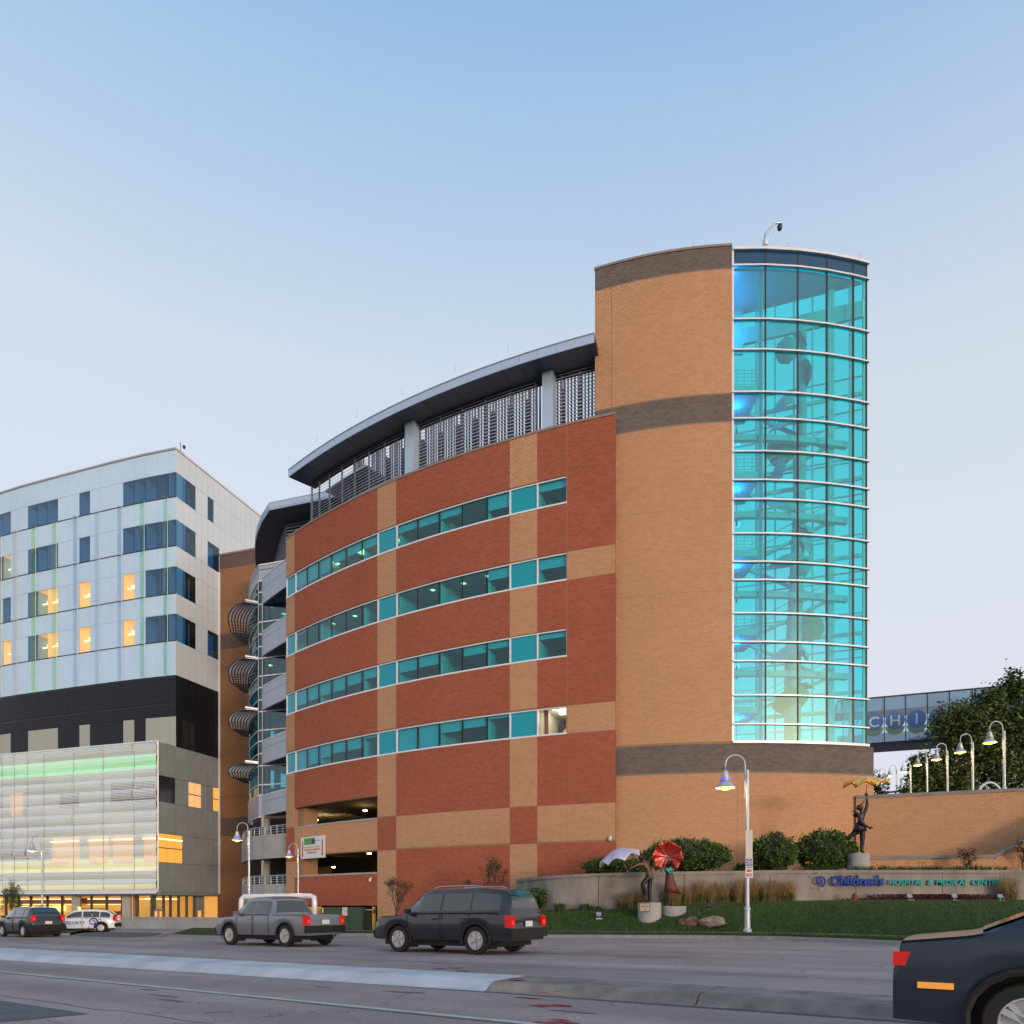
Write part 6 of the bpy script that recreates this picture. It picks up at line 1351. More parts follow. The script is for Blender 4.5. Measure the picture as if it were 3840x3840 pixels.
def branch(mb, p, d, ln, r, depth, tips, spread=.6, n=3, up=.15):
    q = p+d*ln; mid = p.lerp(q, .5)+Vector((random.uniform(-1, 1), random.uniform(-1, 1), 0))*ln*.05
    mb.tube([p, mid, q], [r, r*.82, r*.62], 6 if depth > 1 else 4, cap=False)
    if depth == 0: tips.append(q); tips.append(mid); return
    for k in range(n):
        v = Vector((random.gauss(0, 1), random.gauss(0, 1), random.gauss(0, .6))); v = (d+v.normalized()*spread+Vector((0, 0, up))).normalized()
        branch(mb, q if k else q, v, ln*random.uniform(.62, .85), r*.6, depth-1, tips, spread, n, up)
    if depth >= 2:
        v = Vector((random.gauss(0, 1), random.gauss(0, 1), .3)).normalized(); branch(mb, mid, (d*.6+v*.7).normalized(), ln*.6, r*.45, depth-2, tips, spread, n, up)
# big leafy tree behind the retaining wall
tz = 59.5; tb = Vector((PX(3735, tz), tz, RH+.3)); tree = empty('plaza_tree', tb, label='large dark leafy tree behind the plaza lamps', cat='tree')
mb = MB(); tips = []; random.seed(3)
branch(mb, Vector((0, 0, 0)), Vector((0, 0, 1)), 2.4, .28, 4, tips, .75, 3, .1); mb.build('trunk', M['bark'], tree)
blobs = [((-.6, 0, 5.2), (5.2, 2.8, 3.6), 430), ((-4.4, 0, 2.6), (3.2, 2.3, 2.2), 230), ((3.9, 0, 6.4), (4.2, 2.6, 2.6), 210), ((-5.6, 0, .6), (1.9, 1.8, 1.2), 80), ((3.4, 0, 2.0), (5, 2.6, 3), 300), ((1.5, 0, 8.9), (1.5, 1.4, 1.1), 50), ((-3.2, 0, 6.6), (2.1, 1.6, 1.2), 80), ((5.5, 0, 8.6), (1.8, 1.4, 1.0), 50), ((-.5, 0, 8.0), (1.2, 1.2, .9), 36), ((-6.3, 0, 3.6), (1.2, 1.1, .8), 36), ((-7.0, 0, 1.9), (.9, .8, .5), 18), ((-1, 0, 0), (5, 2.4, 1.8), 200)]
P_ = []; inner_ = []
for c, r, n in blobs:
    a, _ = clumps(c, r, n, 24, .27, .5); P_.append(a); b, _ = clumps(c, tuple(v*.72 for v in r), n//3, 20, .36, .3); P_.append(b)
PP = np.concatenate(P_); PP[:, 2] = PP[:, 2]*1.24; leaves(PP, .30, 'crown', 'leaf_dark', tree)
sz_ = 66; bt2 = empty('plaza_bush', Vector((PX(3290, sz_), sz_, HT(2985, sz_))), label='small bush between the tower corner and the plaza lamps', cat='bush'); a, _ = clumps((0, 0, .6), (.9, .8, 1.6), 90, 16, .14); leaves(a, .2, 'foliage', 'leaf_dark', bt2); MB().tube([(0, 0, -1.6), (0, 0, .8)], .05, 6).build('stem', M['bark'], bt2)
# clipped shrubs on the bed
def shrub(px0, px1, yt, yb, z, label, n=420, dep=1.2, stems=True, grp='clipped shrubs on the bed'):
    a, b = W(px0, yb, z), W(px1, yt, z); w = (b.x-a.x)/2; h = (b.z-a.z); o = empty('shrub', ((a.x+b.x)/2, z, a.z), label=label, cat='shrub', group=grp)
    pts, cc = clumps((0, 0, h*.56), (w, dep, h*.44), n, 26, .10, .86); f = 1+.0*pts[:, 0]; pts = pts[pts[:, 2] > .05]; leaves(pts, .115, 'foliage', 'leaf_bush', o, .8, .6)
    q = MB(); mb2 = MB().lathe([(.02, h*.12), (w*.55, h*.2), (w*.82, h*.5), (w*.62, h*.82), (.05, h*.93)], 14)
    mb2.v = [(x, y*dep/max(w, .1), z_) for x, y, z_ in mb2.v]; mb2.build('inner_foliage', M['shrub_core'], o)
    for k in range(9):
        x = random.uniform(-.5, .5)*w; q.tube([(x*.4, random.uniform(-.2, .2), -.05), (x, random.uniform(-.4, .4), h*.5)], [.03, .015], 5)
    q.build('stem', M['bark'], o); return o
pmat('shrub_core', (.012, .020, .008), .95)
bedz = WT-.22
def on_bed(z): return HZ-(bedz-CZ)*F/z
shrub(2180, 2440, 3222, on_bed(39.4), 39.4, 'low dark shrub behind the boy statue and its white umbrella', 300, .9); shrub(2415, 2738, 3150, on_bed(39.2), 39.2, 'wide rounded shrub behind the red umbrella statue', 620, 1.5); shrub(2818, 2984, 3124, on_bed(39.0), 39.0, 'rounded shrub just beside the lamp post, first of two', 330, 1.2); shrub(2978, 3208, 3117, on_bed(39.2), 39.2, 'rounded shrub next to the raised-arm statue', 460, 1.2)
shrub(1955, 2072, 3336, 3402, 38.6, 'small clipped shrub low against the curved concrete wall end', 170, .9, grp='clipped shrubs on the lawn')
shrub(2752, 2836, 3240, on_bed(40.2), 40.2, 'very low dark shrub behind the lamp post', 90, .6)
# thin twiggy trees at the brick wall, young street tree
def twig_tree(px, yb, yt, z, w, label, name, leafmat, lsize, nl, depth=4, trunkf=.3):
    a = W(px, yb, z); h = HT(yt, z)-a.z; o = empty(name, a, label=label, cat='tree', group='young trees'); mb = MB(); tips = []
    branch(mb, Vector((0, 0, 0)), Vector((0, 0, 1)), h*trunkf, .045, depth, tips, .62, 3, .30)
    vs_ = np.array(mb.v); top = vs_[:, 2].max(); wid = np.abs(vs_[:, 0]).max(); kx = w/wid; kz2 = h/top
    mb.v = [(x*(kx if z_ > h*trunkf*.8 else 1), y*(kx if z_ > h*trunkf*.8 else 1), z_*kz2) for x, y, z_ in mb.v]; mb.build('trunk', M['bark'], o)
    tp = np.array([(t.x*kx, t.y*kx, t.z*kz2) for t in tips]); idx = rng.integers(0, len(tp), nl); leaves(tp[idx]+rng.normal(size=(nl, 3))*lsize*.9, lsize, 'crown', leafmat, o); return o
random.seed(11); twig_tree(1484, 3470, 3288, 44.5, 1.15, 'small twiggy tree in front of the tan brick pier', 'twiggy_tree', 'leaf_sparse', .085, 900, 5, .24)
random.seed(14); twig_tree(1838, 3462, 3206, 43.5, 1.25, 'small twiggy tree beside the curved concrete wall end', 'twiggy_tree', 'leaf_sparse', .085, 1100, 5, .26)
random.seed(5); o = twig_tree(47, 3488, 3300, 57.5, .85, 'slim green young tree before the glass lobby', 'street_tree', 'leaf_young', .10, 300, 4, .30)
a, _ = clumps((0, 0, 2.55), (.72, .7, 1.25), 150, 14, .10, .35); a[:, 0] *= 1-.28*np.clip((a[:, 2]-2.4)/1.4, -.4, 1); leaves(a, .11, 'crown', 'leaf_young', o)
for px, lb in ((3622, 'small dark red bush against the low brick wall'), (3835, 'dark red bush at the frame edge by the steps')):
    random.seed(px); o = twig_tree(px, on_bed(39.6), 3183 if px < 3700 else 3150, 39.6, .5, lb, 'red_bush', 'leaf_red', .10, 420, 4, .3); o['category'] = 'bush'; o['group'] = 'red bushes'
# reed grasses along the wall
def blades(n, h, spread, lean, w, seed, tuft=True):
    rs = np.random.default_rng(seed); base = rs.normal(size=(n, 2))*spread*.35; ang = rs.random(n)*2*np.pi; hh = h*(.65+.4*rs.random(n)); ln = lean*(.3+rs.random(n)); d = np.stack([np.cos(ang), np.sin(ang)], 1)
    V = []
    for f0, f1, w0, w1 in ((0, .45, 1, .8), (.45, .78, .8, .6), (.78, 1.0, .6, .15)):
        def at(f, ww):
            c = base+d*(ln*f*f)[:, None]*h; z = hh*f*(1-.12*f); s = np.stack([-d[:, 1], d[:, 0]], 1)*w*ww; return np.stack([c[:, 0]-s[:, 0], c[:, 1]-s[:, 1], z], 1), np.stack([c[:, 0]+s[:, 0], c[:, 1]+s[:, 1], z], 1)
        a0, b0_ = at(f0, w0); a1, b1_ = at(f1, w1); V.append(np.stack([a0, b0_, b1_, a1], 1))
    V = np.stack(V, 1).reshape(-1, 3); return V, np.repeat(rs.random(n), 3)
reed_protos = []
for k in range(4):
    V, r = blades(170, 1.0, .26, .46, .006, 100+k); V2, r2 = blades(130, .5, .3, .6, .008, 200+k); V3, r3 = blades(60, 1.06, .24, .42, .016, 300+k); reed_protos.append((V, r, V2, r2, V3, r3))
def reed(px, z, h, label, k):
    zz = lawn_z(px, z); o = empty('reed_grass', (PX(px, z), z, zz-.03), label=label, cat='grass', group='reed grasses along the concrete wall'); V, r, V2, r2, V3, r3 = reed_protos[k % 4]
    m_ = np.array([1, 1, h]); quads(V*m_, 'dry_stalks', 'leaf_reed', o, r); quads(V2*m_, 'green_blades', 'leaf_blade', o, r2)
    top = V3*m_; keep = top.reshape(-1, 3, 4, 3)[:, 2:, :, :].reshape(-1, 3); quads(keep, 'seed_heads', 'leaf_reed', o, np.repeat(r3.reshape(-1, 3)[:, 0], 1))
def wall_zf(px): m = (px-CX)/F; return hit(wsm, m).y
xsr = [2332, 2362, 2395, 2420, 2505, 2545, 2578, 2612, 2632, 2668, 2700, 2722, 2752, 2772, 2806, 2836, 2862, 2890, 2920, 2946, 2968]
nth = ['first', 'second', 'third', 'fourth', 'fifth', 'sixth', 'seventh', 'eighth', 'ninth', 'tenth', 'eleventh', 'twelfth', 'thirteenth', 'fourteenth', 'fifteenth', 'sixteenth', 'seventeenth', 'eighteenth', 'nineteenth', 'twentieth', 'last']
for i, px in enumerate(xsr):
    px += random.uniform(-6, 6); z = wall_zf(px)-.2-random.random()*.25; yt = (3322 if px < 2440 else 3288)+random.uniform(-14, 26); h = HT(yt, z)-lawn_z(px, z)
    reed(px, z, h, 'tawny reed grass clump, %s from the boy statue along the wall' % nth[i], i)
for i, (px, yt) in enumerate(((3765, 3268), (3798, 3272))): z = wall_zf(px)-.5; reed(px, z, HT(yt, z)-lawn_z(px, z), ('big tawny grass clump just past the teal lettering', 'tawny grass clump at the frame edge past the lettering')[i], i)
# daylilies and small tufts on the bed and at the wall foot
def tuft(px, z, zz, h, label, k, flowers=0, grp='daylily clumps on the bed'):
    o = empty('daylily', (PX(px, z), z, zz), label=label, cat='plant', group=grp); V, r = blades(120, h, .5, .75, .014, 400+k); quads(V, 'leaves', 'leaf_blade', o, r)
    for f in range(flowers):
        x, y = random.uniform(-.25, .25), random.uniform(-.2, .1); zt = h*random.uniform(.95, 1.15); MB().tube([(x*.3, y*.3, 0), (x, y, zt)], .006, 4).build('flower_stem', M['leaf_blade'], o)
        q = MB()
        for t_ in range(6): a = math.pi*t_/3; q.add([(x, y, zt), (x+.08*math.cos(a-.4), y+.08*math.sin(a-.4), zt+.07), (x+.17*math.cos(a), y+.17*math.sin(a), zt+.06), (x+.08*math.cos(a+.4), y+.08*math.sin(a+.4), zt+.07)], [(0, 1, 2, 3)])
        q.build('flower', M['petal'], o)
for i, (px, fl_) in enumerate(((2925, 0), (3030, 5), (3075, 0), (3125, 0), (3215, 0), (3262, 1), (3310, 0), (3345, 0), (3385, 1), (3420, 0), (3455, 6), (3490, 0), (3512, 5), (3560, 0), (3600, 1), (3655, 1), (3700, 0), (3760, 0))):
    lb = '%s daylily clump from the lamp post, %s, on the bed' % (nth[i], 'bright yellow blooms' if fl_ > 3 else ('one yellow bloom' if fl_ else 'no blooms'))
    tuft(px, wall_zf(px)+.75+.3*(i % 2), bedz, .5+.14*random.random(), lb, i, fl_)
for i, (px, lb) in enumerate(((2100, 'largest green tuft'), (2165, 'tiny green tuft'), (2198, 'tall narrow green tuft'), (2240, 'low green tuft'))): z = wall_zf(px)-.35; tuft(px, z, lawn_z(px, z), (.55, .2, .5, .3)[i], lb+' at the foot of the curved concrete wall', 40+i, 0, 'green tufts at the wall foot')
# red ground cover below the lettering, turf blades
pts = []
for _ in range(5200):
    px = random.triangular(3130, 3790, 3520); z = wall_zf(px)-.15-abs(random.gauss(0, .28)); hgt = (.05+.30*random.random()**1.5)*(1 if px > 3250 else .45); pts.append((PX(px, z), z, lawn_z(px, z)+hgt))
leaves(np.array(pts), .085, 'red_ground_cover', 'leaf_red', None); tag(bpy.data.objects['red_ground_cover'], 'low dark red ground cover below the lettering', 'ground cover', kind='stuff')
n = 90000; V = []; fx = []
la_ = np.array([[tuple(p) for p in row] for row in lrows]); nr_, nc_ = la_.shape[:2]
i0 = rng.integers(0, nr_-1, n); j0 = rng.integers(0, nc_-1, n); u, v = rng.random(n)[:, None], rng.random(n)[:, None]
pp = (la_[i0, j0]*(1-u)*(1-v)+la_[i0+1, j0]*u*(1-v)+la_[i0, j0+1]*(1-u)*v+la_[i0+1, j0+1]*u*v)
vg = np.array([[tuple(gz(p, .19)) for p in offs(kerb, d)] for d in (.4, .7, 1.0, 1.3, 1.6)]).transpose(1, 0, 2); i1 = rng.integers(0, vg.shape[0]-1, 30000); j1 = rng.integers(0, 4, 30000); u, v = rng.random(30000)[:, None], rng.random(30000)[:, None]
pp = np.concatenate([pp, vg[i1, j1]*(1-u)*(1-v)+vg[i1+1, j1]*u*(1-v)+vg[i1, j1+1]*(1-u)*v+vg[i1+1, j1+1]*u*v]); n = len(pp)
dr = rng.random(n)*6.283; w_ = np.stack([np.cos(dr)*.010, np.sin(dr)*.010, np.zeros(n)], 1); tpv = np.stack([rng.normal(size=n)*.02, rng.normal(size=n)*.02, .045+.05*rng.random(n)], 1)
V = np.stack([pp-w_, pp+w_, pp+w_*.3+tpv, pp-w_*.3+tpv], 1).reshape(-1, 3); leaf_mat('grass_blade', [(.024, .054, .013), (.050, .096, .022), (.088, .145, .034)])
quads(V, 'grass', 'grass_blade', None, rng.random(n)); tag(bpy.data.objects['grass'], 'short green grass of the sloping lawn', 'grass', kind='stuff')
# boulders, uplights, red standpipe
def front_z(px): return hit(k4, (px-CX)/F).y
def boulder(px, yc, z, w, h, label, seed, mat):
    rs = np.random.default_rng(seed); mb = MB(); n, mm = 9, 14; rows = []
    ph = rs.random(6)*6
    for i in range(n+1):
        t_ = math.pi*i/n; row = []
        for k in range(mm):
            a = 2*math.pi*k/mm; f = 1+.16*math.sin(2*a+ph[0])+.12*math.sin(3*a+ph[1]+t_*2)+.10*math.sin(5*t_+ph[2]+a)+.07*math.sin(7*a+ph[3]); row.append((w*.5*f*math.sin(t_)*math.cos(a), w*.4*f*math.sin(t_)*math.sin(a), max(-.1, h*.55*f*math.cos(t_)+h*.35)))
        row.append(row[0]); rows.append(row)
    mb.grid(rows); o = mb.build('boulder', M[mat], None, smooth=False); o.location = (PX(px, z), z, lawn_z(px, z)-.05); tag(o, label, 'boulder', 'boulders on the lawn')
pmat('rock_red', (.15, .085, .06), .9, noise=.35, nscale=3, bump=.6, bscale=9); pmat('rock_grey', (.23, .185, .15), .9, noise=.3, nscale=3, bump=.6, bscale=9)
boulder(2565, 3480, front_z(2565)+.5, .55, .34, 'smaller reddish boulder at the end of the row', 1, 'rock_red'); boulder(2595, 3480, front_z(2595)+.5, .62, .40, 'reddish boulder in the middle of the row', 2, 'rock_red'); boulder(2675, 3480, front_z(2675)+.5, 1.15, .46, 'large grey layered boulder nearest the lamp', 3, 'rock_grey')
def uplight(px, z, zz, label, mat='galvanised', k=1.0):
    p = Vector((PX(px, z), z, zz)); o = empty('uplight', p, label=label, cat='light', group='garden uplights'); put(o, MB().box(p+Vector((0, 0, .03)), (.3*k, .2*k, .06)), 'base_plate', mat); put(o, MB().tube([p, p+Vector((0, 0, .16))], .02, 6), 'stem', mat); put(o, MB().box(p+Vector((0, .05, .24*k)), (.24*k, .1, .2*k), 0, Matrix.Rotation(-.5, 3, 'X')), 'lamp_head', mat)
uplight(2246, front_z(2246)+.9, lawn_z(2246, front_z(2246)+.9), 'pale uplight on the lawn below the boy statue'); uplight(2660, front_z(2660)+2.2, lawn_z(2660, front_z(2660)+2.2), 'dark uplight above the boulders', 'dark_metal'); uplight(3412, 35.4, lawn_z(3412, 35.4), 'grey uplight in the red ground cover, first of three'); uplight(3580, 35.4, lawn_z(3580, 35.4), 'grey uplight in the red ground cover, middle of three'); uplight(3752, 35.4, lawn_z(3752, 35.4), 'grey uplight beside the big tawny grass clump')
p = Vector((PX(3205, 35.7), 35.7, lawn_z(3205, 35.7))); sp_ = empty('red_standpipe', p, label='short dark red standpipe at the foot of the lettered wall', cat='hydrant'); put(sp_, MB().lathe([(.13, 0), (.13, .06), (.1, .08), (.1, .26), (.13, .28), (.12, .34), (.05, .4)], 12, p), 'body', pmat('hydrant_red', (.20, .015, .02), .5)); o = put(sp_, MB().lathe([(.0, -.17), (.045, -.17), (.045, .17), (.0, .17)], 8), 'side_outlet', 'hydrant_red'); o.matrix_parent_inverse = Matrix.Translation(-sp_.location) @ Matrix.Translation(p+Vector((0, 0, .2))) @ Matrix.Rotation(math.pi/2, 4, 'Y')
p = Vector((PX(3330, 36), 36, WT-.2))

# ------------------------------------------------------------------ bronze statues
def figure(name, parent, joints, bones, mat, root='pelvis'):
    """continuous body grown over a joint skeleton; joints: key -> (x, y, z, rx, ry)"""
    me = bpy.data.meshes.new(name); keys = list(joints); me.from_pydata([joints[k][:3] for k in keys], [(keys.index(a), keys.index(b)) for a, b in bones], [])
    o = link(name, me, M[mat] if isinstance(mat, str) else mat, parent)
    sm = o.modifiers.new('skin', 'SKIN'); sm.use_smooth_shade = True; sm.branch_smoothing = .6
    if not me.skin_vertices: 
        import bmesh
        b = bmesh.new(); b.from_mesh(me); b.verts.layers.skin.verify(); b.to_mesh(me); b.free()
    for i, k in enumerate(keys):
        sv = me.skin_vertices[0].data[i]; sv.radius = joints[k][3:5]; sv.use_root = (k == root)
    ss_ = o.modifiers.new('sub', 'SUBSURF'); ss_.levels = 2; ss_.render_levels = 2
    return o
def head(parent, c, r, face, mat, hair, name='head'):
    """face looks along the unit vector face; nose, brow, chin, ears and hair cap"""
    f = Vector(face).normalized(); up = Vector((0, 0, 1)); up = (up-f*up.dot(f)).normalized(); s = f.cross(up); mb = MB(); rows = []
    n, m_ = 12, 16
    for i in range(n+1):
        t = math.pi*i/n; row = []
        for k in range(m_):
            a = 2*math.pi*k/m_; lx_, ly_, lz_ = math.sin(t)*math.cos(a), math.sin(t)*math.sin(a), math.cos(t)
            w = .80 if lz_ < -.2 else .86; fx_ = 1.02
            if lx_ > .75 and abs(ly_) < .35 and -.35 < lz_ < .15: fx_ += .16*(1-abs(ly_)/.35)          # nose
            if lx_ > .6 and .1 < abs(ly_) < .5 and .05 < lz_ < .3: fx_ -= .07                            # eye sockets
            if lx_ > .6 and abs(ly_) < .3 and -.62 < lz_ < -.45: fx_ -= .05                              # mouth
            row.append(Vector(c)+f*(r*lx_*fx_)+s*(r*w*ly_)+up*(r*1.22*lz_))
        row.append(row[0]); rows.append(row)
    mb.grid(rows)
    for sg in (-1, 1): mb.tube([Vector(c)+s*(sg*r*.82)+up*(r*.15), Vector(c)+s*(sg*r*.9), Vector(c)+s*(sg*r*.82)-up*(r*.2)], [r*.06, r*.12, r*.06], 6)
    h_ = mb.build(name, M[mat], parent, smooth=True)
    hm_ = MB(); rows = []
    for i in range(8):
        t = math.pi*.62*i/7; row = []
        for k in range(m_+1):
            a = 2*math.pi*k/m_; lx_, ly_, lz_ = math.sin(t)*math.cos(a), math.sin(t)*math.sin(a), math.cos(t)
            if lx_ > .3: lz_ = max(lz_, .52)
            g = 1.10+.03*math.sin(9*a+i); row.append(Vector(c)+f*(r*lx_*g*(.9 if lx_ > .3 else 1.05))+s*(r*.92*ly_*g)+up*(r*1.25*lz_*1.05))
        rows.append(row)
    hm_.grid(rows); hm_.build('hair', M[hair], h_, smooth=True); return h_
def hand(parent, c, d, curl, k, mat, name='hand'):
    """palm with four fingers and a thumb closed round a shaft running along curl"""
    d = Vector(d).normalized(); ax = Vector(curl).normalized(); n = d.cross(ax)
    if n.length < 1e-3: n = Vector((0, -1, 0))
    n.normalize(); c = Vector(c); mb = MB().tube([c-d*.05*k, c-d*.01*k, c+d*.035*k], [.028*k, .042*k, .040*k], 8)
    for i in range(4):
        o_ = ax*((i-1.5)*.021*k); ln = (.9, 1.05, 1.0, .8)[i]*k; mb.tube([c+d*.03*k+o_, c+d*(.03*k+.035*ln)+o_+n*.004*k, c+d*(.03*k+.045*ln)+o_+n*.035*ln, c+d*(.03*k+.012*ln)+o_+n*.05*ln], [.011*k, .010*k, .009*k, .007*k], 6)
    mb.tube([c+ax*.04*k-d*.01*k, c+ax*.055*k+n*.025*k+d*.01*k, c+ax*.035*k+n*.05*k+d*.025*k], [.013*k, .011*k, .008*k], 6)
    return mb.build(name, M[mat], parent, smooth=True)
def umbrella(parent, apex, axis, r, depth, mat, hand_pt, rib='bronze', ribs=8, scallop=.45, under=None):
    c = canopy_mesh(r, depth, ribs, scallop).mesh('umbrella_canopy', M[mat], True); o = link('umbrella_canopy', c, None, parent); orient(o, apex, axis)
    sm = o.modifiers.new('thick', 'SOLIDIFY'); sm.thickness = .012; sm.offset = -1
    mb = MB()
    for k in range(ribs): t = 2*math.pi*k/ribs; mb.tube([(0, 0, -.03), (r*.5*math.cos(t), r*.5*math.sin(t), -depth*.33-.035), (r*.98*math.cos(t), r*.98*math.sin(t), -depth*.97-.02)], .014, 5)
    mb.build('rib', M[rib], o)
    a = Vector(apex); h_ = Vector(hand_pt); MB().tube([a, h_, h_+(h_-a).normalized()*.16], .018, 6).build('umbrella_shaft', M[rib], parent); return o
pmat('canopy_white', (.56, .55, .72), .32, metal=.2, coat=.2, noise=.12, nscale=1.5); pmat('canopy_red', (.42, .022, .012), .3, metal=.3, coat=.3); pmat('canopy_gold', (.72, .44, .10), .45, noise=.12, nscale=2); pmat('rib_silver', (.45, .40, .36), .35, metal=.7)
# plinths
def plinth(px0, px1, yt, yb, z, label, mat='concrete_light', cut=False):
    a, b = W(px0, yb, z), W(px1, yt, z); c = Vector(((a.x+b.x)/2, z, 0)); r = (b.x-a.x)/2; o = MB().lathe([(r, 0), (r, b.z-a.z+.6-.03), (r-.03, b.z-a.z+.6)], 56).build('plinth', M[mat], None, smooth=False); o.location = (c.x, c.y, a.z-.6); tag(o, label, 'plinth', 'statue plinths'); return b.z, c
p1z, p1c = plinth(2393, 2479, 3385, 3434, 34.2, 'round concrete plinth with plaque under the boy statue'); p2z, p2c = plinth(2481, 2572, 3398, 3433, 34.4, 'lower round concrete plinth under the girl with red umbrella'); p3z, p3c = plinth(3176, 3258, 3201, 3262, 38.6, 'pale round concrete plinth above the lettered wall')
pq = empty('plaque', W(2418, 3403, 33.6), label='small pale plaque with a few lines of text on the plinth', cat='plaque'); zq = 33.62; plate(pq, 2400, 2436, 3388, 3417, zq, 'plate', pmat('plaque_metal', (.36, .30, .26), .5), .02)
for y, w in ((3391, 9), (3396, 14), (3398.5, 14), (3401, 14), (3403.5, 13), (3409, 9), (3411.5, 8), (3414, 4)): plate(pq, 2418-w, 2418+w, y-.5, y+.5, zq-.004, 'text_line', 'frame_dark', .003)
fr_ = MB()
for x0, x1, y0, y1 in ((2400, 2436, 3387, 3388.5), (2400, 2436, 3416.5, 3418), (2399, 2400.5, 3387, 3418), (2435.5, 2437, 3387, 3418)):
    a, b = W(x0, y1, zq), W(x1, y0, zq); fr_.box(((a.x+b.x)/2, zq-.003, (a.z+b.z)/2), (b.x-a.x, .012, b.z-a.z))
put(pq, fr_, 'frame', 'bronze')
# boy leaning back against the wind
def J(zx, zy, ox, oy, k, y=0.0, r=.08, r2=None): g = k/.002577 if k < .00285 else k/.00278; g = 1.11 if k < .00295 else 1.06; return ((zx-ox)*k, y*g, (oy-zy)*k, r*g, (r2 or r)*g)
zB = 34.2; kB = .2277*zB/F; ob = (1035, 1245)
boy = empty('boy_statue', (PX(2200+1035*.2277, zB), zB, p1z), label='bronze boy statue on one leg leaning back with a white umbrella', cat='statue', group='umbrella statues')
j = lambda x, y, d=0.0, r=.08, r2=None: J(x, y, ob[0], ob[1], kB, d, r, r2)
leg = {'belt': j(1024, 745, 0, .15, .13), 'pelvis': j(1030, 800, 0, .17, .14), 'hipa': j(1055, 845, .07, .135), 'kneea': j(1035, 1000, .05, .10), 'anka': j(1040, 1175, .05, .085), 'heela': j(1048, 1225, .05, .07), 'toea': j(985, 1232, -.06, .045), 'hipb': j(1000, 850, -.09, .135), 'kneeb': j(905, 945, -.16, .115), 'midb': j(935, 1040, -.12, .095), 'ankb': j(962, 1125, -.06, .085), 'toeb': j(885, 1160, -.14, .045)}
figure('trousers', boy, leg, [('belt', 'pelvis'), ('pelvis', 'hipa'), ('hipa', 'kneea'), ('kneea', 'anka'), ('anka', 'heela'), ('heela', 'toea'), ('pelvis', 'hipb'), ('hipb', 'kneeb'), ('kneeb', 'midb'), ('midb', 'ankb'), ('ankb', 'toeb')], 'trouser_bronze')
tor = {'hem': j(1038, 850, 0, .18, .155), 'pelvis': j(1030, 790, 0, .185, .16), 'waist': j(1015, 710, 0, .17, .14), 'chest': j(975, 620, 0, .20, .155), 'neckb': j(935, 555, 0, .10), 'neck': j(915, 530, 0, .065), 'sl': j(895, 590, -.08, .095), 'el': j(780, 648, -.16, .068), 'wl': j(675, 697, -.2, .05), 'sr': j(1035, 570, .10, .10), 'er': j(1110, 610, .18, .07), 'wr': j(1140, 660, .2, .05)}
figure('body', boy, tor, [('hem', 'pelvis'), ('pelvis', 'waist'), ('waist', 'chest'), ('chest', 'neckb'), ('neckb', 'neck'), ('chest', 'sl'), ('sl', 'el'), ('el', 'wl'), ('chest', 'sr'), ('sr', 'er'), ('er', 'wr')], 'bronze_brown')
hc = j(893, 490)[:3]; head(boy, hc, .13, (-.75, -.6, .15), 'bronze', 'bronze')
hl = Vector(j(648, 708, -.21)[:3]); hand(boy, hl, (-1, 0, -.3), (-.2, .1, 1), 1.35, 'bronze'); hand(boy, Vector(j(1150, 680, .2)[:3]), (.2, 0, -1), (0, 1, 0), 1.3, 'bronze')
umbrella(boy, hl+Vector((-.34, .62, 1.04)), (-.30, -.06, .95), 1.10, .60, 'canopy_white', hl, 'rib_silver', 8, .32)
# girl with red umbrella
zG = 34.4; kG = .2277*zG/F; og = (1375, 1295)
girl = empty('girl_statue', (PX(2200+1375*.2277, zG), zG, p2z), label='bronze girl statue in rust dress holding a red umbrella behind her', cat='statue', group='umbrella statues')
j = lambda x, y, d=0.0, r=.08, r2=None: J(x, y, og[0], og[1], kG, d, r, r2)
lg = {'pelvis': j(1385, 880, 0, .12), 'hipa': j(1350, 930, -.03, .10), 'kneea': j(1340, 1095, -.03, .062), 'calfa': j(1352, 1170, -.03, .058), 'anka': j(1365, 1262, -.03, .038), 'toea': j(1400, 1290, -.14, .03), 'hipb': j(1415, 940, .05, .10), 'kneeb': j(1440, 1050, .10, .07), 'ankb': j(1540, 1075, .2, .05), 'heelb': j(1575, 1080, .22, .045), 'toeb': j(1535, 1115, .18, .035)}
figure('legs', girl, lg, [('pelvis', 'hipa'), ('hipa', 'kneea'), ('kneea', 'calfa'), ('calfa', 'anka'), ('anka', 'toea'), ('pelvis', 'hipb'), ('hipb', 'kneeb'), ('kneeb', 'ankb'), ('ankb', 'heelb'), ('heelb', 'toeb')], 'bronze')
tg = {'pelvis': j(1365, 800, 0, .115, .10), 'chest': j(1362, 715, 0, .135, .11), 'neckb': j(1385, 668, 0, .06), 'neck': j(1395, 645, 0, .045), 'sl': j(1318, 690, -.05, .062), 'el': j(1212, 738, -.14, .05), 'wl': j(1252, 650, -.2, .036), 'sr': j(1432, 695, -.02, .065), 'er': j(1350, 768, -.2, .052), 'wr': j(1285, 662, -.24, .038)}
figure('body', girl, tg, [('pelvis', 'chest'), ('chest', 'neckb'), ('neckb', 'neck'), ('chest', 'sl'), ('sl', 'el'), ('el', 'wl'), ('chest', 'sr'), ('sr', 'er'), ('er', 'wr')], 'patina')
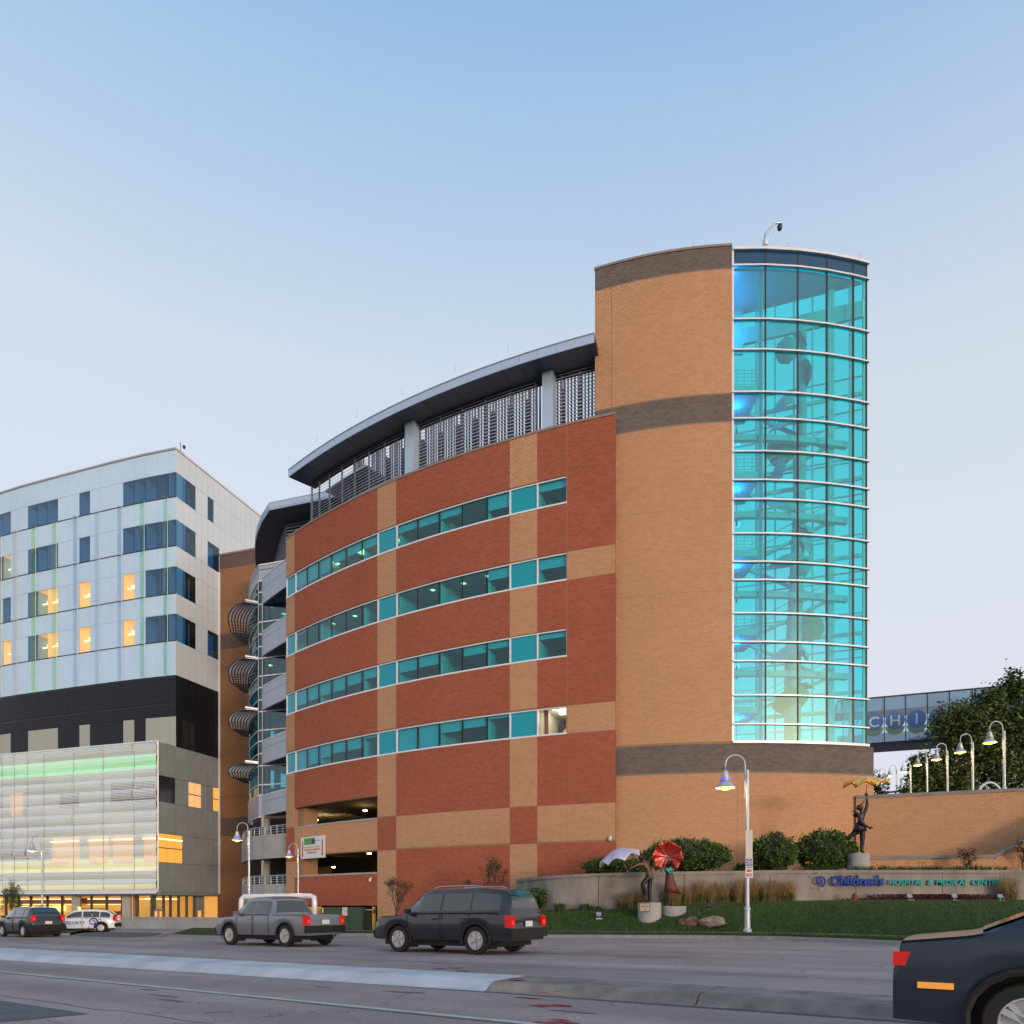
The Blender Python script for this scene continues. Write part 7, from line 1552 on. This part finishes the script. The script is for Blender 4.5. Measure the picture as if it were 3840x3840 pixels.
def skirt(parent, rings, mat, fold=.06, nf=9):
    rows = []
    for (x, z, rx, ry) in rings:
        row = []
        for k in range(37):
            a = 2*math.pi*k/36; g = 1+fold*math.sin(nf*a+z*3)*(1 if rings.index((x, z, rx, ry)) > 0 else 0); row.append((x+rx*g*math.cos(a), ry*g*math.sin(a), z))
        rows.append(row)
    o = MB().grid(rows).build('dress', M[mat], parent, smooth=True); s_ = o.modifiers.new('thick', 'SOLIDIFY'); s_.thickness = .015; return o
q_ = lambda x, y: ((x-og[0])*kG, (og[1]-y)*kG)
skirt(girl, [(*q_(1352, 705), .13, .115), (*q_(1362, 780), .155, .135), (*q_(1368, 880), .205, .18), (*q_(1378, 980), .27, .22), (*q_(1402, 1075), .33, .26)], 'bronze_rust')
head(girl, j(1402, 592)[:3], .112, (.55, -.8, -.05), 'bronze', 'bronze'); MB().tube([j(1375, 560, .05)[:3], j(1345, 610, .08)[:3], j(1318, 650, .08)[:3]], [.10, .09, .03], 8).build('long_hair', M['bronze'], girl, smooth=True)
gh = Vector(j(1265, 632, -.23)[:3]); hand(girl, gh, (-.3, -.1, 1), (.3, .6, .8), 1.1, 'bronze'); hand(girl, gh+Vector((-.03, -.02, -.06)), (-.2, -.1, 1), (.3, .6, .8), 1.1, 'bronze')
umbrella(girl, Vector(j(1350, 462, .28)[:3]), (.12, .95, .12), .745, .34, 'canopy_red', gh, 'rib_silver', 8, .35)
# girl reaching up with the amber umbrella
zH = 38.6; kH = .207*zH/F; oh = (725, 1440)
gu = empty('reaching_girl_statue', (PX(3080+725*.207, zH), zH, p3z), label='bronze girl statue in blue coat lifting an amber umbrella overhead', cat='statue', group='umbrella statues')
j = lambda x, y, d=0.0, r=.08, r2=None: J(x, y, oh[0], oh[1], kH, d, r, r2)
lg = {'pelvis': j(700, 1000, 0, .19, .16), 'hipa': j(735, 1060, -.05, .15), 'kneea': j(735, 1215, -.05, .12), 'calfa': j(728, 1300, -.05, .10), 'anka': j(718, 1400, -.05, .085), 'toea': j(745, 1432, -.2, .055), 'hipb': j(645, 1045, .05, .15), 'kneeb': j(510, 1145, .12, .115), 'ankb': j(385, 1225, .2, .085), 'toeb': j(345, 1262, .24, .06)}
figure('legs', gu, lg, [('pelvis', 'hipa'), ('hipa', 'kneea'), ('kneea', 'calfa'), ('calfa', 'anka'), ('anka', 'toea'), ('pelvis', 'hipb'), ('hipb', 'kneeb'), ('kneeb', 'ankb'), ('ankb', 'toeb')], 'trouser_bronze')
tg = {'pelvis': j(700, 940, 0, .20, .17), 'waist': j(705, 870, 0, .20, .16), 'chest': j(712, 750, 0, .22, .17), 'neckb': j(715, 690, 0, .10), 'neck': j(712, 660, 0, .07), 'sa': j(785, 690, -.05, .10), 'ea': j(820, 560, -.07, .085), 'wa': j(812, 430, -.05, .055), 'sl': j(655, 730, -.12, .11), 'el': j(665, 870, -.24, .095), 'ml': j(740, 940, -.28, .08), 'wl': j(810, 972, -.26, .055)}
figure('body', gu, tg, [('pelvis', 'waist'), ('waist', 'chest'), ('chest', 'neckb'), ('neckb', 'neck'), ('chest', 'sa'), ('sa', 'ea'), ('ea', 'wa'), ('chest', 'sl'), ('sl', 'el'), ('el', 'ml'), ('ml', 'wl')], 'bronze_blue')
q_ = lambda x, y: ((x-oh[0])*kH, (oh[1]-y)*kH)
o = skirt(gu, [(*q_(705, 880), .21, .18), (*q_(700, 950), .27, .22), (*q_(685, 1035), .36, .28)], 'bronze_blue', .05, 7); o.name = 'coat_hem'
head(gu, j(702, 610)[:3], .15, (.75, -.35, .5), 'bronze', 'bronze')
MB().tube([j(640, 610)[:3], j(600, 660)[:3], j(540, 690)[:3]], [.05, .035, .015], 6).tube([j(715, 560)[:3], j(755, 520)[:3], j(785, 450)[:3]], [.045, .035, .015], 6).build('braid', M['bronze'], gu, smooth=True)
MB().tube([j(640, 680)[:3], j(625, 740, .1)[:3], j(660, 770, .16)[:3]], [.08, .11, .07], 8).build('hood', M['bronze_blue'], gu, smooth=True)
uh = Vector(j(812, 380, -.05)[:3]); hand(gu, uh, (0, 0, 1), (0, 1, .2), 1.7, 'bronze'); hand(gu, Vector(j(832, 985, -.27)[:3]), (1, 0, -.3), (0, 1, .3), 1.6, 'bronze')
umbrella(gu, uh+Vector((-.0, 0, .98)), (-.03, -.10, 1), 1.21, .52, 'canopy_gold', uh, 'bronze', 8, .40)
for a in range(0, 360, 45):
    p = uh+Vector((.62*math.cos(R_(a+20)), .62*math.sin(R_(a+20)), .70)); MB().lathe([(.0, -.03), (.03, 0), (.0, .03)], 8, p).build('small_lamp', M['lamp_glow'], gu)
pl = bpy.data.lights.new('umbrella_glow', 'POINT'); pl.energy = 70; pl.color = (1, .5, .08); pl.shadow_soft_size = .3; po = bpy.data.objects.new('umbrella_glow', pl); COL.objects.link(po); po.parent = gu; po.location = uh+Vector((0, 0, .5))

# ------------------------------------------------------------------ vehicles
pmat('tyre', (.012, .012, .012), .85); pmat('rim_alloy', (.55, .55, .56), .35, metal=.4); pmat('car_glass', (.008, .011, .014), .03, spec=.8, coat=1.0); pmat('under_black', (.01, .01, .01), .8); pmat('lamp_clear', (.6, .62, .65), .1, coat=.5)
pmat('paint_white', (.66, .68, .72), .3, coat=.5); pmat('paint_black', (.009, .010, .013), .25, spec=.5, coat=.8); pmat('paint_charcoal', (.020, .022, .028), .25, spec=.5, coat=.8); pmat('paint_navy', (.022, .034, .062), .3, coat=.5); pmat('paint_slate', (.022, .032, .045), .3, spec=.4, coat=.2); pmat('chrome', (.55, .55, .56), .15, metal=1); pmat('paint_silver', (.20, .21, .23), .3, metal=.5, coat=.6); emat('marker_amber', (1, .38, .04), .8)
SHAPES = {
 'suv': dict(L=4.6, w=.91, belt=[(-2.3, .72), (-2.24, 1.0), (-2.0, 1.08), (.8, 1.06), (1.0, 1.04), (1.9, .95), (2.2, .82), (2.3, .58)], top=[(-2.24, 1.0), (-2.12, 1.32), (-1.75, 1.60), (-1.0, 1.68), (.1, 1.67), (.45, 1.6), (1.25, 1.04)], wh=(-1.36, 1.32), wr=.35, sill=.32, side=[(-1.95, -1.3), (-1.24, -.18), (-.1, .98)], ws=(.42, 1.2), rw=(-2.2, -1.85)),
 'big_suv': dict(L=5.3, w=1.02, belt=[(-2.65, .75), (-2.6, 1.12), (-2.4, 1.2), (1.1, 1.18), (1.35, 1.15), (2.3, 1.10), (2.58, .95), (2.65, .60)], top=[(-2.6, 1.12), (-2.5, 1.6), (-2.25, 1.86), (-1.5, 1.93), (.3, 1.92), (.65, 1.84), (1.42, 1.15)], wh=(-1.5, 1.5), wr=.41, sill=.40, side=[(-2.3, -1.35), (-1.28, -.25), (-.16, 1.12)], ws=(.62, 1.36), rw=(-2.56, -2.3)),
 'sedan': dict(L=4.7, w=.91, belt=[(-2.35, .70), (-2.28, .96), (-1.7, 1.03), (.9, .98), (1.2, .95), (2.0, .84), (2.27, .70), (2.35, .52)], top=[(-1.75, 1.03), (-.95, 1.38), (-.4, 1.45), (.25, 1.43), (.5, 1.36), (1.3, .95)], wh=(-1.38, 1.38), wr=.33, sill=.28, side=[(-1.25, -.22), (-.14, .95)], ws=(.46, 1.24), rw=(-1.7, -.98)),
 'pickup': dict(L=5.5, w=1.0, belt=[(-2.75, .85), (-2.72, 1.15), (-.9, 1.17), (1.1, 1.17), (1.35, 1.14), (2.4, 1.08), (2.68, .92), (2.75, .62)], top=[(-1.0, 1.17), (-.82, 1.75), (-.5, 1.85), (.5, 1.84), (.8, 1.76), (1.45, 1.14)], wh=(-1.7, 1.65), wr=.40, sill=.42, side=[(-.78, .12), (.2, 1.15)], ws=(.78, 1.4), rw=(-.98, -.84)),
}
def make_car(name, shape, paint, label, cat='car', lights_on=True, group=None):
    c = SHAPES[shape]; Lh = c['L']/2; r = empty(name, label=label, cat=cat, group=group)
    bx_, bz_ = zip(*c['belt']); tx_, tz_ = zip(*c['top'])
    belt = lambda x: float(np.interp(x, bx_, bz_)); top = lambda x: max(belt(x), float(np.interp(x, tx_, tz_)) if tx_[0] <= x <= tx_[-1] else 0)
    def bot(x):
        z = c['sill']
        for wx_ in c['wh']:
            d = abs(x-wx_); R3 = c['wr']+.09
            if d < R3: z = max(z, c['wr']+math.sqrt(R3*R3-d*d)-.0)
        return min(z, belt(x)-.06)
    def hw(x):
        e = abs(x)/Lh; return c['w']*(1-.16*max(0, e-.72)**1.6/(.28**1.6))
    def ring(x):
        b, t, zb_, w = belt(x), top(x), bot(x), hw(x); h = t-b; k = min(1, h/.45); rw = w*(.96-.20*k)
        return [(w*.96, zb_), (w*.995, zb_+(b-zb_)*.35), (w, zb_+(b-zb_)*.7), (w*.975, b-.03), (w*(.955 if k > .05 else .93), b+.0), (rw+(w*.955-rw)*.5*(k), b+h*.45), (rw, max(b, t-.09)), (rw*.93, max(b, t-.02)+.002), (rw*.6, t+.015), (0, t+.022)]
    xs_ = sorted(set([round(v, 3) for v in np.linspace(-Lh, Lh, 70)]+[v for v, _ in c['belt']]+[v for v, _ in c['top']]))
    mb = MB(); rows = []
    for x in xs_:
        R1 = ring(x); rows.append([(x, y, z) for y, z in R1]+[(x, -y, z) for y, z in R1[-2::-1]])
    mb.grid(rows); n = len(rows[0]); m_ = len(rows); mb.f.append(tuple(range(n-1, -1, -1))); mb.f.append(tuple((m_-1)*n+k for k in range(n)))
    bo_ = mb.build('body', M[paint], r, smooth=True); es_ = bo_.modifiers.new('edges', 'EDGE_SPLIT'); es_.split_angle = R_(38)
    MB().box((0, 0, c['sill']+.05), (c['L']*.84, c['w']*1.6, .44)).build('underbody', M['under_black'], r)  # black box hung extra low to deepen the shade beneath the car
    def gs(x, v, sg, o=.008):          # point on the greenhouse side, v 0 at belt, 1 at roof edge
        R1 = ring(x); p4, p5, p6 = R1[4], R1[5], R1[6]
        if v < .5: f = v/.5; y, z = p4[0]+(p5[0]-p4[0])*f, p4[1]+(p5[1]-p4[1])*f
        else: f = (v-.5)/.5; y, z = p5[0]+(p6[0]-p5[0])*f, p5[1]+(p6[1]-p5[1])*f
        return (x, sg*(y+o), z+.002)
    for sg in (-1, 1):
        for a, b in c['side']:
            w_ = MB().grid([[gs(a+(b-a)*i/10, v, sg) for i in range(11)] for v in (.10, .5, .90)]).build('side_window', M['car_glass'], r)
        hd_ = MB()
        for a, b in c['side'][-2:]: hd_.box((a+.18, sg*(hw(a)+.004), belt(a)-.16), (.2, .03, .035))
        hd_.build('door_handle', M[paint], r)
        mx_ = c['side'][-1][1]-.12; MB().box((mx_, sg*(c['w']+.09), belt(mx_)+.08), (.12, .2, .14)).build('wing_mirror', M[paint], r)
        x = Lh-.10; MB().add([(Lh-.02, sg*c['w']*.55, belt(Lh-.12)-.10), (Lh-.30, sg*hw(Lh-.3)*1.005, belt(Lh-.3)-.06), (Lh-.34, sg*hw(Lh-.34)*1.01, belt(Lh-.3)-.20), (Lh+.01, sg*c['w']*.56, belt(Lh-.1)-.24)], [(0, 1, 2, 3), (3, 2, 1, 0)]).build('headlight', M['lamp_clear'], r)
        tall = .34 if shape != 'sedan' else .17; zt_ = belt(-Lh+.1)-.02+(.22 if shape == 'suv' else 0)
        tl_ = MB().box((-Lh+(.07 if shape != 'sedan' else .175), sg*(hw(-Lh+.1)-(.07 if shape != 'sedan' else .10)), zt_-tall/2-(.05 if shape == 'sedan' else 0)), (.20 if shape != 'sedan' else .34, .20, tall*(1 if shape != 'sedan' else .7))).build('tail_light', M['taillight'], r)
        if shape != 'sedan': MB().box((-Lh-.035, sg*(hw(-Lh+.1)-.08), zt_-tall*.6), (.012, .10, tall*.35)).build('lamp_core', M['taillight_on'], tl_)
    def tg(xa, xb, yk, name):
        rows = []
        for i in range(7):
            x = xa+(xb-xa)*i/6; R1 = ring(x); w7 = R1[7][0]*yk; rows.append([(x, w7*f, top(x)+.03+(-.02*abs(f))) for f in (-1, -.5, 0, .5, 1)])
        MB().grid(rows).build(name, M['car_glass'], r)
    tg(*c['ws'], .98, 'windscreen'); tg(*c['rw'], .92, 'rear_window')
    if shape != 'sedan': MB().box((-Lh-.01, 0, c['sill']+.22), (.14, c['w']*1.8, .26)).box((Lh-.02, 0, c['sill']+.16), (.14, c['w']*1.7, .24)).build('bumper', M['under_black' if shape != 'sedan' else paint], r)
    MB().box((Lh-.01, 0, belt(Lh-.1)-.16), (.06, c['w']*.9, .16)).build('grille', M['under_black'], r); MB().box((-Lh-.03, 0, c['sill']+.48), (.03, .34, .16)).build('number_plate', M['sign_white'], r)
    if shape in ('suv', 'big_suv'):
        rr = MB()
        for sg in (-1, 1): rr.tube([(-1.5, sg*c['w']*.62, top(-1.2)+.02), (-1.2, sg*c['w']*.62, top(-1.)+.07), (.1, sg*c['w']*.62, top(0)+.07), (.3, sg*c['w']*.62, top(.2)+.02)], .02, 6)
        rr.build('roof_rail', M['chrome' if shape == 'big_suv' else 'under_black'], r)
    sm_ = MB()
    for sg in (-1, 1):
        for xx in sorted(set([v for ab in c['side'][-2:] for v in ab])):
            for f in range(5): za = bot(xx)+.02+(belt(xx)-.05-bot(xx))*f/5; zb2 = bot(xx)+.02+(belt(xx)-.05-bot(xx))*(f+1)/5; sm_.box((xx, sg*(hw(xx)+.001), (za+zb2)/2), (.012, .012, zb2-za))
        xa_, xb_ = c['side'][0][0], c['side'][-1][1]; sm_.bar((xa_, sg*(hw(0)*.985), belt(0)+.012), (xb_, sg*(hw(0)*.985), belt(0)+.012), .02, .025)
    sm_.build('door_seam', M['under_black'], r)
    for wx_ in c['wh']:
        for sg in (-1, 1):
            ar = MB().tube([(wx_+(c['wr']+.10)*math.cos(R_(a)), sg*(c['w']*.985), c['wr']+(c['wr']+.09)*math.sin(R_(a))) for a in range(-10, 191, 20)], .035, 6).build('wheel_arch', M['under_black'], r)
            R3 = c['wr']; wl = MB().lathe([(R3*.66, -.11), (R3*.95, -.11), (R3, -.07), (R3, .07), (R3*.95, .11), (R3*.66, .11)], 24, cap=False)
            wl.v = [(x+wx_, sg*(c['w']-.12)+z, R3+y) for x, y, z in wl.v]; w_ = wl.build('wheel', M['tyre'], r)
            rm = MB().lathe([(.03, .0), (R3*.66, .02), (R3*.68, .10), (R3*.62, .11), (R3*.58, .04), (.05, .05)], 20)
            for k in range(5): a = 2*math.pi*k/5; rm.bar(Vector((.04*math.cos(a), .04*math.sin(a), .08)), Vector((R3*.62*math.cos(a+.12), R3*.62*math.sin(a+.12), .08)), .05, .03); rm.bar(Vector((.04*math.cos(a), .04*math.sin(a), .08)), Vector((R3*.62*math.cos(a-.25), R3*.62*math.sin(a-.25), .08)), .045, .03)
            rm.v = [(x+wx_, sg*(c['w']-.12+z), R3+y) for x, y, z in rm.v]; rm.build('rim', M['rim_alloy'], w_)
            MB().box((wx_, sg*(c['w']-.3), R3+.1), (R3*2.2, .3, R3*1.7)).build('wheel_well', M['under_black'], r)
    return r
def park(o, p, yaw, pitch=0): o.location = p; o.rotation_euler = (0, pitch, yaw)
yawL = math.atan2(UY, UX)
def on_road(px, py): p = G(px, py); return p
v1 = make_car('dark_suv', 'big_suv', 'paint_black', 'large black sport utility vehicle in the far lane, nearest the lawn', 'car'); p = on_road(1712, 3569); park(v1, p, yawL, .0103)
v2 = make_car('grey_pickup', 'pickup', 'paint_silver', 'silver grey pickup truck passing the white pipe arch', 'truck'); p = on_road(1040, 3543); park(v2, p, yawL, .0103)
v3 = make_car('dark_hatchback', 'suv', 'paint_black', 'small black car passing in front of the white security car', 'car'); p = on_road(112, 3512); park(v3, p, yawL, .0103)
v4 = make_car('dark_sedan', 'sedan', 'paint_slate', 'dark slate sedan leaving the frame in the nearest lane', 'car', True); rp4 = Vector((3.75, 6.9, 0)); dn = Vector((-UX, -UY, 0)); cpt = rp4+dn*2.35; park(v4, Vector((cpt.x, cpt.y, road_z(cpt.x, cpt.y))), math.atan2(dn.y, dn.x))
MB().box((-2.02, -.90, .60), (.26, .03, .05)).build('side_marker', M['marker_amber'], v4)
# security car
v5 = make_car('security_car', 'suv', 'paint_white', 'white security car with amber beacon and blue spiral on its door', 'car'); zS = 55.4
p = G(312, 3496); park(v5, p, math.pi+R_(17)); v5.scale = (.92, .92, .92)
bc = MB().lathe([(.10, 0), (.10, .06), (.07, .14), (.02, .16)], 12, (.25, 0, 1.70)).build('beacon', M['amber_light'], v5)
sidey = .93                                        # the side that faces the street: the car's left
def sidepoly(pts, name, mat, o=.012): MB().add([(x, sidey+o-.01*0, z) for x, z in pts], [tuple(range(len(pts)))]).build(name, M[mat], v5)
me = text_mesh('SECURITY', .30, .003, .004, 'door_lettering', M['sign_ink_blue'], align='CENTER'); o = link('door_lettering', me, None, v5); o.matrix_local = Matrix(((-1, 0, 0, .32), (0, 0, 1, sidey+.01), (0, 1, 0, .62), (0, 0, 0, 1)))
me = text_mesh('public safety', .09, .002, 0, 'door_lettering', M['sign_ink_blue'], align='CENTER'); bpy.data.meshes.remove(me)
emblem(v5, Vector((-.86, sidey+.005, .78)), .33, Vector((-1, 0, 0)), None, (M['sign_ink_blue'], M['sign_teal'], M['sign_red'], pmat('sign_yellow', (.6, .42, .03), .5)))
